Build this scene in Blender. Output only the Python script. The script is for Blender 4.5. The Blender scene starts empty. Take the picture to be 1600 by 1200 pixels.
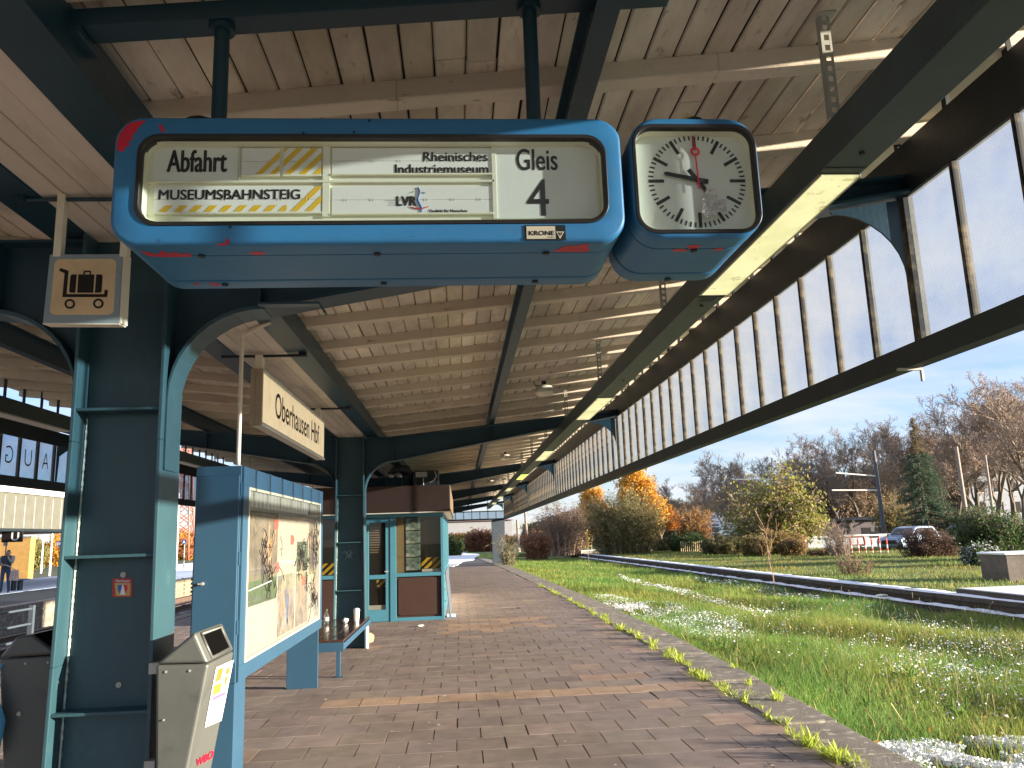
import bpy, bmesh, math, random
import numpy as np
from mathutils import Vector, Matrix
R_ = math.radians
PI = math.pi
sc = bpy.context.scene
C = sc.collection

# ---------------------------------------------------------------- camera
FPX, CX, CY, CAMH = 1240.0, 800.0, 600.0, 1.66
_dY = np.array([-82, 238, FPX]); _dY /= np.linalg.norm(_dY)
_up = np.array([-220, -6536.0, FPX]); _up -= _dY * (_up @ _dY); _up /= np.linalg.norm(_up)
_dX = np.cross(_dY, _up)
if _dX[0] < 0: _dX = -_dX
RC = np.stack([_dX, _dY, _up])                      # world = RC @ camera(x right, y down, z forward)
cam_d = bpy.data.cameras.new('camera'); cam = bpy.data.objects.new('camera', cam_d); C.objects.link(cam)
cam_d.sensor_width = 36; cam_d.lens = FPX / 1600 * 36; cam_d.clip_start = 0.05; cam_d.clip_end = 3000
M = Matrix.Identity(4)
for i in range(3):
    M[i][0] = RC[i, 0]; M[i][1] = -RC[i, 1]; M[i][2] = -RC[i, 2]
M[2][3] = CAMH
cam.matrix_world = M
sc.camera = cam
# measuring helpers: a point of the place from the photo pixel it was measured at and a known plane
CAMP = np.array([0, 0, CAMH])
def ray(u, v): return RC @ np.array([(u - CX) / FPX, (v - CY) / FPX, 1.0])
def gz(u, v, z=0.0):
    d = ray(u, v); return CAMP + d * ((z - CAMH) / d[2])
def gy(u, v, y):
    d = ray(u, v); return CAMP + d * (y / d[1])
def gx(u, v, x):
    d = ray(u, v); return CAMP + d * (x / d[0])

# ---------------------------------------------------------------- world and sun
SUN_EL, SUN_AZ = R_(8.6), R_(-17.0)                 # azimuth from +X towards +Y
sun_vec = Vector((math.cos(SUN_EL) * math.cos(SUN_AZ), math.cos(SUN_EL) * math.sin(SUN_AZ), math.sin(SUN_EL)))
w = bpy.data.worlds.new('World'); sc.world = w; w.use_nodes = True
nt = w.node_tree; nt.nodes.clear()
N = nt.nodes.new; L = nt.links.new
out = N('ShaderNodeOutputWorld'); bg = N('ShaderNodeBackground'); bg.inputs[1].default_value = 0.073
sky = N('ShaderNodeTexSky'); sky.sky_type = 'NISHITA'; sky.sun_disc = False
sky.sun_elevation = SUN_EL; sky.sun_rotation = R_(90) - SUN_AZ
sky.air_density = 1.0; sky.dust_density = 0.1; sky.ozone_density = 4.0
tc = N('ShaderNodeTexCoord'); sep = N('ShaderNodeSeparateXYZ'); L(tc.outputs['Generated'], sep.inputs[0])
zz = N('ShaderNodeMath'); zz.operation = 'ADD'; zz.inputs[1].default_value = 0.16; L(sep.outputs[2], zz.inputs[0])
mx = N('ShaderNodeMath'); mx.operation = 'MAXIMUM'; mx.inputs[1].default_value = 0.05; L(zz.outputs[0], mx.inputs[0])
dv = N('ShaderNodeVectorMath'); dv.operation = 'DIVIDE'
cmb = N('ShaderNodeCombineXYZ')
for i in range(3): L(mx.outputs[0], cmb.inputs[i])
L(tc.outputs['Generated'], dv.inputs[0]); L(cmb.outputs[0], dv.inputs[1])
mp = N('ShaderNodeMapping'); mp.inputs['Scale'].default_value = (0.55, 1.0, 0.0); mp.inputs['Location'].default_value = (3.1, 1.7, 0)
L(dv.outputs[0], mp.inputs[0])
nz = N('ShaderNodeTexNoise'); nz.inputs['Scale'].default_value = 1.5; nz.inputs['Detail'].default_value = 7; nz.inputs['Roughness'].default_value = 0.58
L(mp.outputs[0], nz.inputs['Vector'])
rp = N('ShaderNodeValToRGB'); rp.color_ramp.elements[0].position = 0.30; rp.color_ramp.elements[1].position = 0.66
L(nz.outputs[0], rp.inputs[0])
nz2 = N('ShaderNodeTexNoise'); nz2.inputs['Scale'].default_value = 3.3; nz2.inputs['Detail'].default_value = 4
L(mp.outputs[0], nz2.inputs['Vector'])
cc = N('ShaderNodeMix'); cc.data_type = 'RGBA'; cc.inputs['A'].default_value = (2.75, 2.9, 3.5, 1); cc.inputs['B'].default_value = (3.9, 3.85, 4.2, 1)
L(nz2.outputs[0], cc.inputs['Factor'])
mixc = N('ShaderNodeMix'); mixc.data_type = 'RGBA'
sat = N('ShaderNodeMix'); sat.data_type = 'RGBA'; sat.blend_type = 'MULTIPLY'; sat.inputs['Factor'].default_value = 1.0
sat.inputs['B'].default_value = (1.06, 0.99, 1.10, 1)
L(sky.outputs[0], sat.inputs['A'])
fm = N('ShaderNodeMath'); fm.operation = 'MULTIPLY'; fm.inputs[1].default_value = 0.88; L(rp.outputs[0], fm.inputs[0])
L(fm.outputs[0], mixc.inputs['Factor']); L(sat.outputs['Result'], mixc.inputs['A']); L(cc.outputs['Result'], mixc.inputs['B'])
L(mixc.outputs['Result'], bg.inputs[0]); L(bg.outputs[0], out.inputs[0])

sd = bpy.data.lights.new('sun', 'SUN'); sd.energy = 4.8; sd.angle = R_(0.6); sd.color = (1.0, 0.86, 0.68)
so = bpy.data.objects.new('sun', sd); C.objects.link(so); so.location = sun_vec * 60
so.rotation_euler = sun_vec.to_track_quat('Z', 'Y').to_euler()
sc.view_settings.view_transform = 'Standard'; sc.view_settings.look = 'None'
sc.view_settings.gamma = 1.0; sc.view_settings.use_curve_mapping = False
sc.view_settings.exposure = 2.05
sc.cycles.max_bounces = 10; sc.cycles.transparent_max_bounces = 16; sc.cycles.diffuse_bounces = 5
sc.cycles.use_denoising = True

# ---------------------------------------------------------------- materials
MATS = {}
def new_mat(name):
    m = bpy.data.materials.new(name); m.use_nodes = True
    nt = m.node_tree; nt.nodes.clear()
    o = nt.nodes.new('ShaderNodeOutputMaterial'); MATS[name] = m
    return m, nt, o
def pbr(name, col, rough=0.6, metal=0.0, var=0.12, vscale=3.0, bump=0.0, bscale=80.0, dirt=None, spec=0.5, tint=False, emit=None, stretch=None, coat=0.0):
    m, nt, o = new_mat(name); N = nt.nodes.new; L = nt.links.new
    b = N('ShaderNodeBsdfPrincipled'); L(b.outputs[0], o.inputs[0])
    b.inputs['Roughness'].default_value = rough; b.inputs['Metallic'].default_value = metal
    b.inputs['Specular IOR Level'].default_value = spec
    b.inputs['Coat Weight'].default_value = coat
    tc = N('ShaderNodeTexCoord'); vec = tc.outputs['Object']
    if stretch:
        mp = N('ShaderNodeMapping'); mp.inputs['Scale'].default_value = stretch; L(vec, mp.inputs[0]); vec = mp.outputs[0]
    n = N('ShaderNodeTexNoise'); n.inputs['Scale'].default_value = vscale; n.inputs['Detail'].default_value = 6; n.inputs['Roughness'].default_value = 0.6
    L(vec, n.inputs['Vector'])
    r = N('ShaderNodeMapRange'); r.inputs[1].default_value = 0.3; r.inputs[2].default_value = 0.7
    r.inputs[3].default_value = 1 - var; r.inputs[4].default_value = 1 + var; L(n.outputs[0], r.inputs[0])
    mu = N('ShaderNodeVectorMath'); mu.operation = 'SCALE'; mu.inputs[0].default_value = col; L(r.outputs[0], mu.inputs['Scale'])
    cur = mu.outputs[0]
    if tint:
        a = N('ShaderNodeAttribute'); a.attribute_name = 'tint'
        mm = N('ShaderNodeVectorMath'); mm.operation = 'MULTIPLY'; L(cur, mm.inputs[0]); L(a.outputs['Color'], mm.inputs[1]); cur = mm.outputs[0]
    if dirt:
        for (dcol, dscale, lo, hi, amt) in dirt:
            n2 = N('ShaderNodeTexNoise'); n2.inputs['Scale'].default_value = dscale; n2.inputs['Detail'].default_value = 8; n2.inputs['Roughness'].default_value = 0.68
            L(vec, n2.inputs['Vector'])
            r2 = N('ShaderNodeMapRange'); r2.inputs[1].default_value = lo; r2.inputs[2].default_value = hi; r2.inputs[3].default_value = 0; r2.inputs[4].default_value = amt
            L(n2.outputs[0], r2.inputs[0])
            mi = N('ShaderNodeMix'); mi.data_type = 'RGBA'; mi.inputs['B'].default_value = (*dcol, 1)
            L(r2.outputs[0], mi.inputs['Factor']); L(cur, mi.inputs['A']); cur = mi.outputs['Result']
    L(cur, b.inputs['Base Color'])
    if bump:
        n3 = N('ShaderNodeTexNoise'); n3.inputs['Scale'].default_value = bscale; n3.inputs['Detail'].default_value = 5
        L(vec, n3.inputs['Vector'])
        bp = N('ShaderNodeBump'); bp.inputs['Strength'].default_value = bump; bp.inputs['Distance'].default_value = 0.01
        L(n3.outputs[0], bp.inputs['Height']); L(bp.outputs[0], b.inputs['Normal'])
    if emit:
        em = N('ShaderNodeVectorMath'); em.operation = 'MULTIPLY'; em.inputs[1].default_value = emit[0]; L(cur, em.inputs[0]); L(em.outputs[0], b.inputs['Emission Color']); b.inputs['Emission Strength'].default_value = emit[1]
    return m
def leafmat(name, col, trans=0.4, rough=0.6):
    m, nt, o = new_mat(name); N = nt.nodes.new; L = nt.links.new
    a = N('ShaderNodeAttribute'); a.attribute_name = 'tint'
    mm = N('ShaderNodeVectorMath'); mm.operation = 'MULTIPLY'; mm.inputs[0].default_value = col; L(a.outputs['Color'], mm.inputs[1])
    b = N('ShaderNodeBsdfPrincipled'); b.inputs['Roughness'].default_value = rough; b.inputs['Specular IOR Level'].default_value = 0.25
    t = N('ShaderNodeBsdfTranslucent'); L(mm.outputs[0], b.inputs['Base Color']); L(mm.outputs[0], t.inputs[0])
    mi = N('ShaderNodeMixShader'); mi.inputs[0].default_value = trans; L(b.outputs[0], mi.inputs[1]); L(t.outputs[0], mi.inputs[2]); L(mi.outputs[0], o.inputs[0])
    return m
def glassmat(name, tcol, transp, dcol, rough=0.05, wire=False, trl=0.5, fres=1.45):
    m, nt, o = new_mat(name); N = nt.nodes.new; L = nt.links.new
    t = N('ShaderNodeBsdfTransparent'); t.inputs[0].default_value = (*tcol, 1)
    d = N('ShaderNodeBsdfDiffuse'); tl = N('ShaderNodeBsdfTranslucent'); tl.inputs[0].default_value = (*dcol, 1); d.inputs[0].default_value = (*dcol, 1)
    m1 = N('ShaderNodeMixShader'); m1.inputs[0].default_value = trl; L(d.outputs[0], m1.inputs[1]); L(tl.outputs[0], m1.inputs[2])
    tc = N('ShaderNodeTexCoord')
    m2 = N('ShaderNodeMixShader'); L(t.outputs[0], m2.inputs[1]); L(m1.outputs[0], m2.inputs[2])
    n = N('ShaderNodeTexNoise'); n.inputs['Scale'].default_value = 2.2; n.inputs['Detail'].default_value = 8; n.inputs['Roughness'].default_value = .65; L(tc.outputs['Object'], n.inputs['Vector'])
    r = N('ShaderNodeMapRange'); r.inputs[1].default_value = 0.3; r.inputs[2].default_value = 0.7; r.inputs[3].default_value = (1 - transp) * 0.45; r.inputs[4].default_value = min(1, (1 - transp) * 1.6)
    L(n.outputs[0], r.inputs[0]); fac = r.outputs[0]
    if wire:
        fc = None
        for ax in ('Y', 'Z'):
            wv = N('ShaderNodeTexWave'); wv.wave_type = 'BANDS'; wv.bands_direction = ax; wv.inputs['Scale'].default_value = 24.0
            L(tc.outputs['Object'], wv.inputs['Vector'])
            gt = N('ShaderNodeMath'); gt.operation = 'GREATER_THAN'; gt.inputs[1].default_value = 0.93; L(wv.outputs['Fac'], gt.inputs[0])
            if fc is None: fc = gt.outputs[0]
            else:
                mxx = N('ShaderNodeMath'); mxx.operation = 'MAXIMUM'; L(fc, mxx.inputs[0]); L(gt.outputs[0], mxx.inputs[1]); fc = mxx.outputs[0]
        sc_ = N('ShaderNodeMath'); sc_.operation = 'MULTIPLY_ADD'; sc_.inputs[1].default_value = 0.14; L(fc, sc_.inputs[0]); L(fac, sc_.inputs[2]); sc_.use_clamp = True
        fac = sc_.outputs[0]
    g = N('ShaderNodeBsdfGlossy'); g.inputs['Roughness'].default_value = rough
    ge = N('ShaderNodeNewGeometry'); dt = N('ShaderNodeVectorMath'); dt.operation = 'DOT_PRODUCT'; L(ge.outputs['Normal'], dt.inputs[0]); L(ge.outputs['Incoming'], dt.inputs[1])
    ab = N('ShaderNodeMath'); ab.operation = 'ABSOLUTE'; L(dt.outputs['Value'], ab.inputs[0])
    def mth(op, a, b):
        q = N('ShaderNodeMath'); q.operation = op; q.use_clamp = False
        for k, x in enumerate((a, b)):
            if isinstance(x, (int, float)): q.inputs[k].default_value = x
            else: L(x, q.inputs[k])
        return q.outputs[0]
    # the grime layer hides more when the pane is seen obliquely (longer path through it)
    fac = mth('SUBTRACT', 1.0, mth('POWER', mth('SUBTRACT', 1.0, fac), mth('DIVIDE', 1.0, mth('MAXIMUM', ab.outputs[0], 0.06))))
    L(fac, m2.inputs[0])
    om = N('ShaderNodeMath'); om.operation = 'SUBTRACT'; om.inputs[0].default_value = 1.0; L(ab.outputs[0], om.inputs[1]); om.use_clamp = True
    pw = N('ShaderNodeMath'); pw.operation = 'POWER'; pw.inputs[1].default_value = 5.0; L(om.outputs[0], pw.inputs[0])
    f0 = ((fres - 1) / (fres + 1)) ** 2
    f = N('ShaderNodeMath'); f.operation = 'MULTIPLY_ADD'; f.inputs[1].default_value = 1 - f0; f.inputs[2].default_value = f0; L(pw.outputs[0], f.inputs[0])
    m3 = N('ShaderNodeMixShader'); L(f.outputs[0], m3.inputs[0]); L(m2.outputs[0], m3.inputs[1]); L(g.outputs[0], m3.inputs[2]); L(m3.outputs[0], o.inputs[0])
    return m

RUST = (0.09, 0.035, 0.012)
steel = pbr('steel_paint', (0.010, 0.046, 0.072), 0.42, var=0.15, vscale=2.0, bump=0.12, bscale=35, dirt=[((0.01, 0.02, 0.024), 1.3, 0.5, 0.78, 0.55), ((0.05, 0.09, 0.10), 3.0, 0.56, 0.80, 0.35), (RUST, 11, 0.665, 0.70, 0.85)])
steel_col = pbr('column_paint', (0.026, 0.072, 0.092), 0.40, var=0.14, vscale=2.0, bump=0.15, bscale=30, dirt=[((0.012, 0.035, 0.045), 1.6, 0.50, 0.8, 0.6), ((0.10, 0.17, 0.17), 4.0, 0.56, 0.78, 0.35), (RUST, 14, 0.665, 0.70, 0.9)], stretch=(1, 1, 0.55))
weld = pbr('weld_paint', (0.30, 0.38, 0.36), 0.7, var=0.35, vscale=40, bump=0.6, bscale=120)
dark = pbr('dark_steel', (0.010, 0.017, 0.022), 0.55, var=0.3, bump=0.15, bscale=30, dirt=[((0.05, 0.03, 0.02), 3, 0.58, 0.75, 0.5)])
board = pbr('roof_boards', (0.74, 0.665, 0.56), 0.75, var=0.20, vscale=2.5, bump=0.35, bscale=45, tint=True, stretch=(1, 0.35, 1),
            dirt=[((0.30, 0.235, 0.165), 0.7, 0.46, 0.70, 0.75), ((0.24, 0.185, 0.13), 2.2, 0.48, 0.82, 0.7), ((0.07, 0.045, 0.03), 14, 0.60, 0.72, 0.7)])
raft = pbr('rafter_wood', (0.70, 0.615, 0.51), 0.78, var=0.22, vscale=2.5, bump=0.35, bscale=40, tint=True, stretch=(0.4, 1, 1),
           dirt=[((0.22, 0.165, 0.115), 2.5, 0.46, 0.80, 0.7), ((0.06, 0.04, 0.025), 16, 0.62, 0.72, 0.6)])
soffit_m = pbr('soffit_boards', (0.68, 0.62, 0.55), 0.7, var=0.14, vscale=2.5, bump=0.2, bscale=40, tint=True, stretch=(1, 0.3, 1), dirt=[((0.25, 0.2, 0.15), 3, 0.5, 0.8, 0.6)])
gap_m = pbr('dark_gap', (0.075, 0.055, 0.038), 0.9, var=.5, vscale=9)
wireglass = glassmat('wired_glass', (0.50, 0.62, 0.76), 0.82, (0.25, 0.27, 0.285), 0.15, wire=True, trl=0.62)
rustbar = pbr('glazing_bar_paint', (0.028, 0.022, 0.018), 0.7, var=0.3, dirt=[((0.28, 0.20, 0.10), 7, 0.48, 0.66, 0.8)])
dblue = pbr('display_blue_enamel', (0.028, 0.170, 0.345), 0.46, var=0.12, vscale=1.6, bump=0.10, bscale=25, coat=0.0, dirt=[((0.025, 0.10, 0.19), 2.4, 0.55, 0.8, 0.5), ((0.02, 0.03, 0.04), 26, 0.68, 0.73, 0.7), ((0.10, 0.16, 0.20), 5, 0.56, 0.74, 0.35)], stretch=(0.5, 1, 1.4))
redp = pbr('red_undercoat', (0.55, 0.012, 0.035), 0.45, var=0.1)
cream = pbr('cream_enamel', (0.82, 0.80, 0.62), 0.45, var=0.05, dirt=[((0.5, 0.45, 0.3), 5, 0.6, 0.8, 0.3)])
flap_m = pbr('flap_white', (0.84, 0.83, 0.76), 0.4, var=0.04)
face_m = pbr('dial_white', (0.80, 0.81, 0.72), 0.4, var=0.04)
black = pbr('black_print', (0.008, 0.007, 0.007), 0.5, var=0.02)
rubber = pbr('rubber_gasket', (0.02, 0.015, 0.011), 0.4, var=0.2)
yellow = pbr('yellow_print', (0.80, 0.50, 0.02), 0.5, var=0.05)
red_m = pbr('red_print', (0.62, 0.01, 0.04), 0.4, var=0.03)
blue_p = pbr('blue_print', (0.03, 0.13, 0.42), 0.5, var=0.05)
green_p = pbr('green_print', (0.03, 0.12, 0.05), 0.5, var=0.05)
gold = pbr('gold_plate', (0.75, 0.62, 0.42), 0.35, metal=0.3, var=0.06)
white_p = pbr('white_paint', (0.78, 0.77, 0.73), 0.5, var=0.06)
dirtywhite = pbr('dirty_white_sign', (0.80, 0.74, 0.60), 0.5, var=0.06, dirt=[((0.55, 0.42, 0.25), 3.5, 0.5, 0.8, 0.5)])
galv = pbr('galvanised', (0.42, 0.42, 0.38), 0.5, metal=0.4, var=0.2, dirt=[((0.35, 0.25, 0.12), 9, 0.55, 0.7, 0.5)])
signgrey = pbr('sign_grey_border', (0.30, 0.37, 0.40), 0.5, var=0.06)
signtan = pbr('aged_sign_film', (0.78, 0.57, 0.33), 0.5, var=0.14, vscale=6, dirt=[((0.80, 0.66, 0.44), 24, 0.60, 0.68, 0.85)])
bin_m = pbr('bin_grey_steel', (0.098, 0.105, 0.097), 0.42, metal=0.1, var=0.14, vscale=2.2, bump=0.06, bscale=30, dirt=[((0.045, 0.05, 0.046), 5, 0.56, 0.72, 0.6), ((0.26, 0.16, 0.08), 7, 0.68, 0.78, 0.5)])
void_m = pbr('void_shade_black', (0.004, 0.004, 0.004), 0.9, var=0.0, spec=0.0)
cab_m = pbr('cabinet_blue', (0.024, 0.074, 0.128), 0.42, var=0.07, vscale=2.0, bump=0.05, bscale=40, dirt=[((0.02, 0.05, 0.08), 18, 0.70, 0.75, 0.5)])
teal_m = pbr('kiosk_teal', (0.05, 0.18, 0.25), 0.45, var=0.07, dirt=[((0.03, 0.1, 0.13), 5, 0.6, 0.8, 0.4)])
brown_m = pbr('kiosk_brown', (0.036, 0.0145, 0.009), 0.6, var=0.12, vscale=4, bump=0.1)
wood_seat = pbr('varnished_slat', (0.055, 0.026, 0.02), 0.16, var=0.3, vscale=2, stretch=(8, 0.6, 8))
clear = glassmat('clear_glass', (0.93, 0.95, 0.94), 0.97, (0.5, 0.5, 0.5), 0.01, fres=1.42)
tinted = glassmat('shop_glass', (0.62, 0.62, 0.58), 0.95, (0.12, 0.10, 0.07), 0.015, fres=1.55)
lampon = pbr('lit_diffuser', (0.75, 0.74, 0.52), 0.5, var=0.0, emit=((1.2, 1.15, 0.85), 0.23), dirt=[((0.20, 0.17, 0.08), 9, 0.57, 0.68, 0.85), ((0.45, 0.50, 0.28), 1.2, 0.45, 0.65, 0.7)])
lampgreen = pbr('greenish_diffuser', (0.6, 0.7, 0.15), 0.5, var=0.0, emit=((1.2, 1.4, 1.0), 0.4))
concrete = pbr('concrete', (0.215, 0.188, 0.155), 0.85, var=0.2, vscale=5, bump=0.5, bscale=60, dirt=[((0.10, 0.09, 0.07), 2.6, 0.46, 0.72, 0.8), ((0.46, 0.43, 0.32), 7, 0.55, 0.59, 0.75), ((0.07, 0.08, 0.03), 5, 0.60, 0.68, 0.7)])
darkwall = pbr('weathered_wall', (0.075, 0.062, 0.052), 0.9, var=0.3, vscale=4, bump=0.6, bscale=40, dirt=[((0.18, 0.13, 0.10), 3, 0.55, 0.75, 0.6)])
snow_m = pbr('snow', (0.84, 0.86, 0.90), 0.6, var=0.04, bump=0.3, bscale=30)
paver_m = pbr('paver', (0.225, 0.180, 0.158), 0.72, var=0.20, vscale=5, bump=0.45, bscale=130, tint=True, spec=0.4,
              dirt=[((0.06, 0.045, 0.038), 0.9, 0.50, 0.76, 0.55), ((0.28, 0.23, 0.18), 60, 0.66, 0.72, 0.4)])
joint_m = pbr('joint_sand', (0.10, 0.085, 0.065), 0.95, var=0.3, vscale=3)
asphalt = pbr('asphalt', (0.055, 0.055, 0.058), 0.85, var=0.2, bump=0.4)
soil = pbr('soil', (0.06, 0.065, 0.025), 0.95, var=0.35, vscale=1.5, dirt=[((0.05, 0.09, 0.02), 0.8, 0.4, 0.6, 0.8)])
lawn_m = pbr('lawn', (0.075, 0.125, 0.022), 0.95, var=0.3, vscale=0.6, bump=0.8, bscale=25, dirt=[((0.16, 0.14, 0.05), 0.35, 0.45, 0.7, 0.6)])
gravel = pbr('track_gravel', (0.075, 0.066, 0.06), 0.95, var=0.4, vscale=12, bump=1.0, bscale=30, dirt=[((0.75, 0.77, 0.82), 5, 0.56, 0.62, 0.8)])
grass_m = leafmat('grass_blade', (0.245, 0.335, 0.085), 0.42)
leaf_m = leafmat('leaf', (1, 1, 1), 0.45)
bark = pbr('bark', (0.13, 0.10, 0.075), 0.9, var=0.25, vscale=3)
barklight = pbr('pale_bark', (0.32, 0.25, 0.18), 0.9, var=0.25, vscale=3)
twig_m = pbr('twig', (0.31, 0.235, 0.185), 0.9, var=0.25, vscale=0.6)
skin_m = pbr('skin', (0.5, 0.30, 0.21), 0.6)

# ---------------------------------------------------------------- mesh helpers
ORG = {}                                            # world origin of each thing
class MB:
    def __init__(s): s.v = []; s.f = []; s.t = []; s.m = []; s.st = []
    def add(s, vs, fs, tint=None, mi=0):
        o = len(s.v); s.st.append(o); s.v += [tuple(map(float, p)) for p in vs]; s.f += [[i + o for i in f] for f in fs]
        s.t += [tint if tint else (1, 1, 1)] * len(vs); s.m += [mi] * len(fs); return s
    def box(s, x0, x1, y0, y1, z0, z1, tint=None, mi=0):
        return s.add([(x0, y0, z0), (x1, y0, z0), (x1, y1, z0), (x0, y1, z0), (x0, y0, z1), (x1, y0, z1), (x1, y1, z1), (x0, y1, z1)],
                     [(0, 3, 2, 1), (4, 5, 6, 7), (0, 1, 5, 4), (1, 2, 6, 5), (2, 3, 7, 6), (3, 0, 4, 7)], tint, mi)
    def hexa(s, p, tint=None, mi=0):                # eight corners, bottom four then top four
        return s.add(p, [(0, 3, 2, 1), (4, 5, 6, 7), (0, 1, 5, 4), (1, 2, 6, 5), (2, 3, 7, 6), (3, 0, 4, 7)], tint, mi)
    def prism(s, pts, fn0, fn1, tint=None, mi=0):   # polygon of (a,b) mapped by two functions into two parallel faces
        n = len(pts)
        vs = [fn0(*p) for p in pts] + [fn1(*p) for p in pts]
        fs = [list(range(n))[::-1], list(range(n, 2 * n))] + [(i, (i + 1) % n, n + (i + 1) % n, n + i) for i in range(n)]
        return s.add(vs, fs, tint, mi)
    def flat(s, pts, fn, mi=0, tint=None):
        return s.add([fn(*p) for p in pts], [list(range(len(pts)))], tint, mi)
    def tube(s, pts, r, n=8, cap=True, tint=None, mi=0):
        pts = [Vector(p) for p in pts]; rs = r if isinstance(r, (list, tuple)) else [r] * len(pts)
        vs = []; fs = []; prev = None
        for i, p in enumerate(pts):
            d = (pts[min(i + 1, len(pts) - 1)] - pts[max(i - 1, 0)]).normalized()
            if prev is None:
                a = d.orthogonal().normalized()
            else:
                a = (prev - d * prev.dot(d)).normalized()
            prev = a; b = d.cross(a)
            for k in range(n):
                an = 2 * PI * k / n; vs.append(p + (a * math.cos(an) + b * math.sin(an)) * rs[i])
        for i in range(len(pts) - 1):
            for k in range(n):
                fs.append((i * n + k, i * n + (k + 1) % n, (i + 1) * n + (k + 1) % n, (i + 1) * n + k))
        if cap:
            fs.append(list(range(n))[::-1]); fs.append(list(range((len(pts) - 1) * n, len(pts) * n)))
        return s.add(vs, fs, tint, mi)
    def lathe(s, prof, c, n=24, tint=None, mi=0):   # profile of (r, z) round a vertical axis
        vs = []; fs = []
        for r, z in prof:
            for k in range(n):
                a = 2 * PI * k / n; vs.append((c[0] + r * math.cos(a), c[1] + r * math.sin(a), c[2] + z))
        for i in range(len(prof) - 1):
            for k in range(n): fs.append((i * n + k, i * n + (k + 1) % n, (i + 1) * n + (k + 1) % n, (i + 1) * n + k))
        fs.append(list(range(n))[::-1]); fs.append(list(range((len(prof) - 1) * n, len(prof) * n)))
        return s.add(vs, fs, tint, mi)
    def loft(s, rings, cap=True, tint=None, mi=0):
        n = len(rings[0]); vs = [p for r in rings for p in r]; fs = []
        for i in range(len(rings) - 1):
            for k in range(n): fs.append((i * n + k, i * n + (k + 1) % n, (i + 1) * n + (k + 1) % n, (i + 1) * n + k))
        if cap: fs.append(list(range(n))[::-1]); fs.append(list(range((len(rings) - 1) * n, len(rings) * n)))
        return s.add(vs, fs, tint, mi)
    def pieces(s, name, mats, parent=None, smooth=False, bevel=0):
        seen = {}                                   # one object for each separate piece that was added
        for f, m in zip(s.f, s.m):
            k = next(i for i, a in enumerate(s.st) if i == len(s.st) - 1 or s.st[i + 1] > f[0]); seen.setdefault(k, []).append((f, m))
        obs = []
        for k, fl in sorted(seen.items()):
            a = s.st[k]; b = s.st[k + 1] if k + 1 < len(s.st) else len(s.v); q = MB(); q.v = s.v[a:b]; q.t = s.t[a:b]; q.f = [[i - a for i in f] for f, m in fl]; q.m = [m for f, m in fl]
            obs.append(q.build(name, mats, parent, smooth, bevel))
        return obs
    def build(s, name, mats, parent=None, smooth=False, bevel=0, seg=2, fix=True):
        me = bpy.data.meshes.new(name)
        o0 = Vector(ORG.get(parent.name, (0, 0, 0))) if parent else Vector((0, 0, 0))
        me.from_pydata([Vector(p) - o0 for p in s.v], [], s.f)
        for m in (mats if isinstance(mats, (list, tuple)) else [mats]): me.materials.append(m)
        me.polygons.foreach_set('material_index', s.m)
        if any(t != (1, 1, 1) for t in s.t):
            at = me.color_attributes.new('tint', 'FLOAT_COLOR', 'POINT')
            at.data.foreach_set('color', np.array([(*t, 1) for t in s.t], dtype=np.float32).ravel())
        else:
            at = me.color_attributes.new('tint', 'FLOAT_COLOR', 'POINT'); at.data.foreach_set('color', np.ones(4 * len(me.vertices), dtype=np.float32))
        if fix:
            bm = bmesh.new(); bm.from_mesh(me); bmesh.ops.recalc_face_normals(bm, faces=bm.faces); bm.to_mesh(me); bm.free()
        if smooth: me.polygons.foreach_set('use_smooth', [True] * len(me.polygons))
        me.update()
        ob = bpy.data.objects.new(name, me); C.objects.link(ob)
        if parent:
            ob.parent = parent; ORG[ob.name] = ORG.get(parent.name, (0, 0, 0))
        if bevel:
            b = ob.modifiers.new('bevel', 'BEVEL'); b.width = bevel; b.segments = seg; b.limit_method = 'ANGLE'; b.angle_limit = R_(35)
        if smooth and not bevel:
            pass
        return ob
def np_mesh(name, verts, faces, mats, tint=None, parent=None, smooth=False):
    me = bpy.data.meshes.new(name); verts = np.asarray(verts, dtype=np.float32); faces = np.asarray(faces, dtype=np.int32)
    if parent: verts = verts - np.array(ORG.get(parent.name, (0, 0, 0)), dtype=np.float32)
    k = faces.shape[1]
    me.vertices.add(len(verts)); me.vertices.foreach_set('co', verts.ravel())
    me.loops.add(faces.size); me.loops.foreach_set('vertex_index', faces.ravel())
    me.polygons.add(len(faces)); me.polygons.foreach_set('loop_start', np.arange(0, faces.size, k, dtype=np.int32))
    me.update(calc_edges=True)
    me.materials.append(mats)
    if tint is not None:
        at = me.color_attributes.new('tint', 'FLOAT_COLOR', 'POINT')
        tc = np.ones((len(verts), 4), dtype=np.float32); tc[:, :3] = tint; at.data.foreach_set('color', tc.ravel())
    me.polygons.foreach_set('use_smooth', [bool(smooth)] * len(me.polygons))
    me.validate()
    ob = bpy.data.objects.new(name, me); C.objects.link(ob)
    if parent: ob.parent = parent; ORG[ob.name] = ORG.get(parent.name, (0, 0, 0))
    return ob
def tag(o, label=None, cat=None, group=None, kind=None):
    if label: o['label'] = label
    if cat: o['category'] = cat
    if group: o['group'] = group
    if kind: o['kind'] = kind
    return o
def thing(name, loc, label, cat, group=None):
    o = bpy.data.objects.new(name, None); C.objects.link(o); o.location = loc; o.empty_display_size = 0.2
    ORG[o.name] = tuple(loc); return tag(o, label, cat, group)
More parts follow.
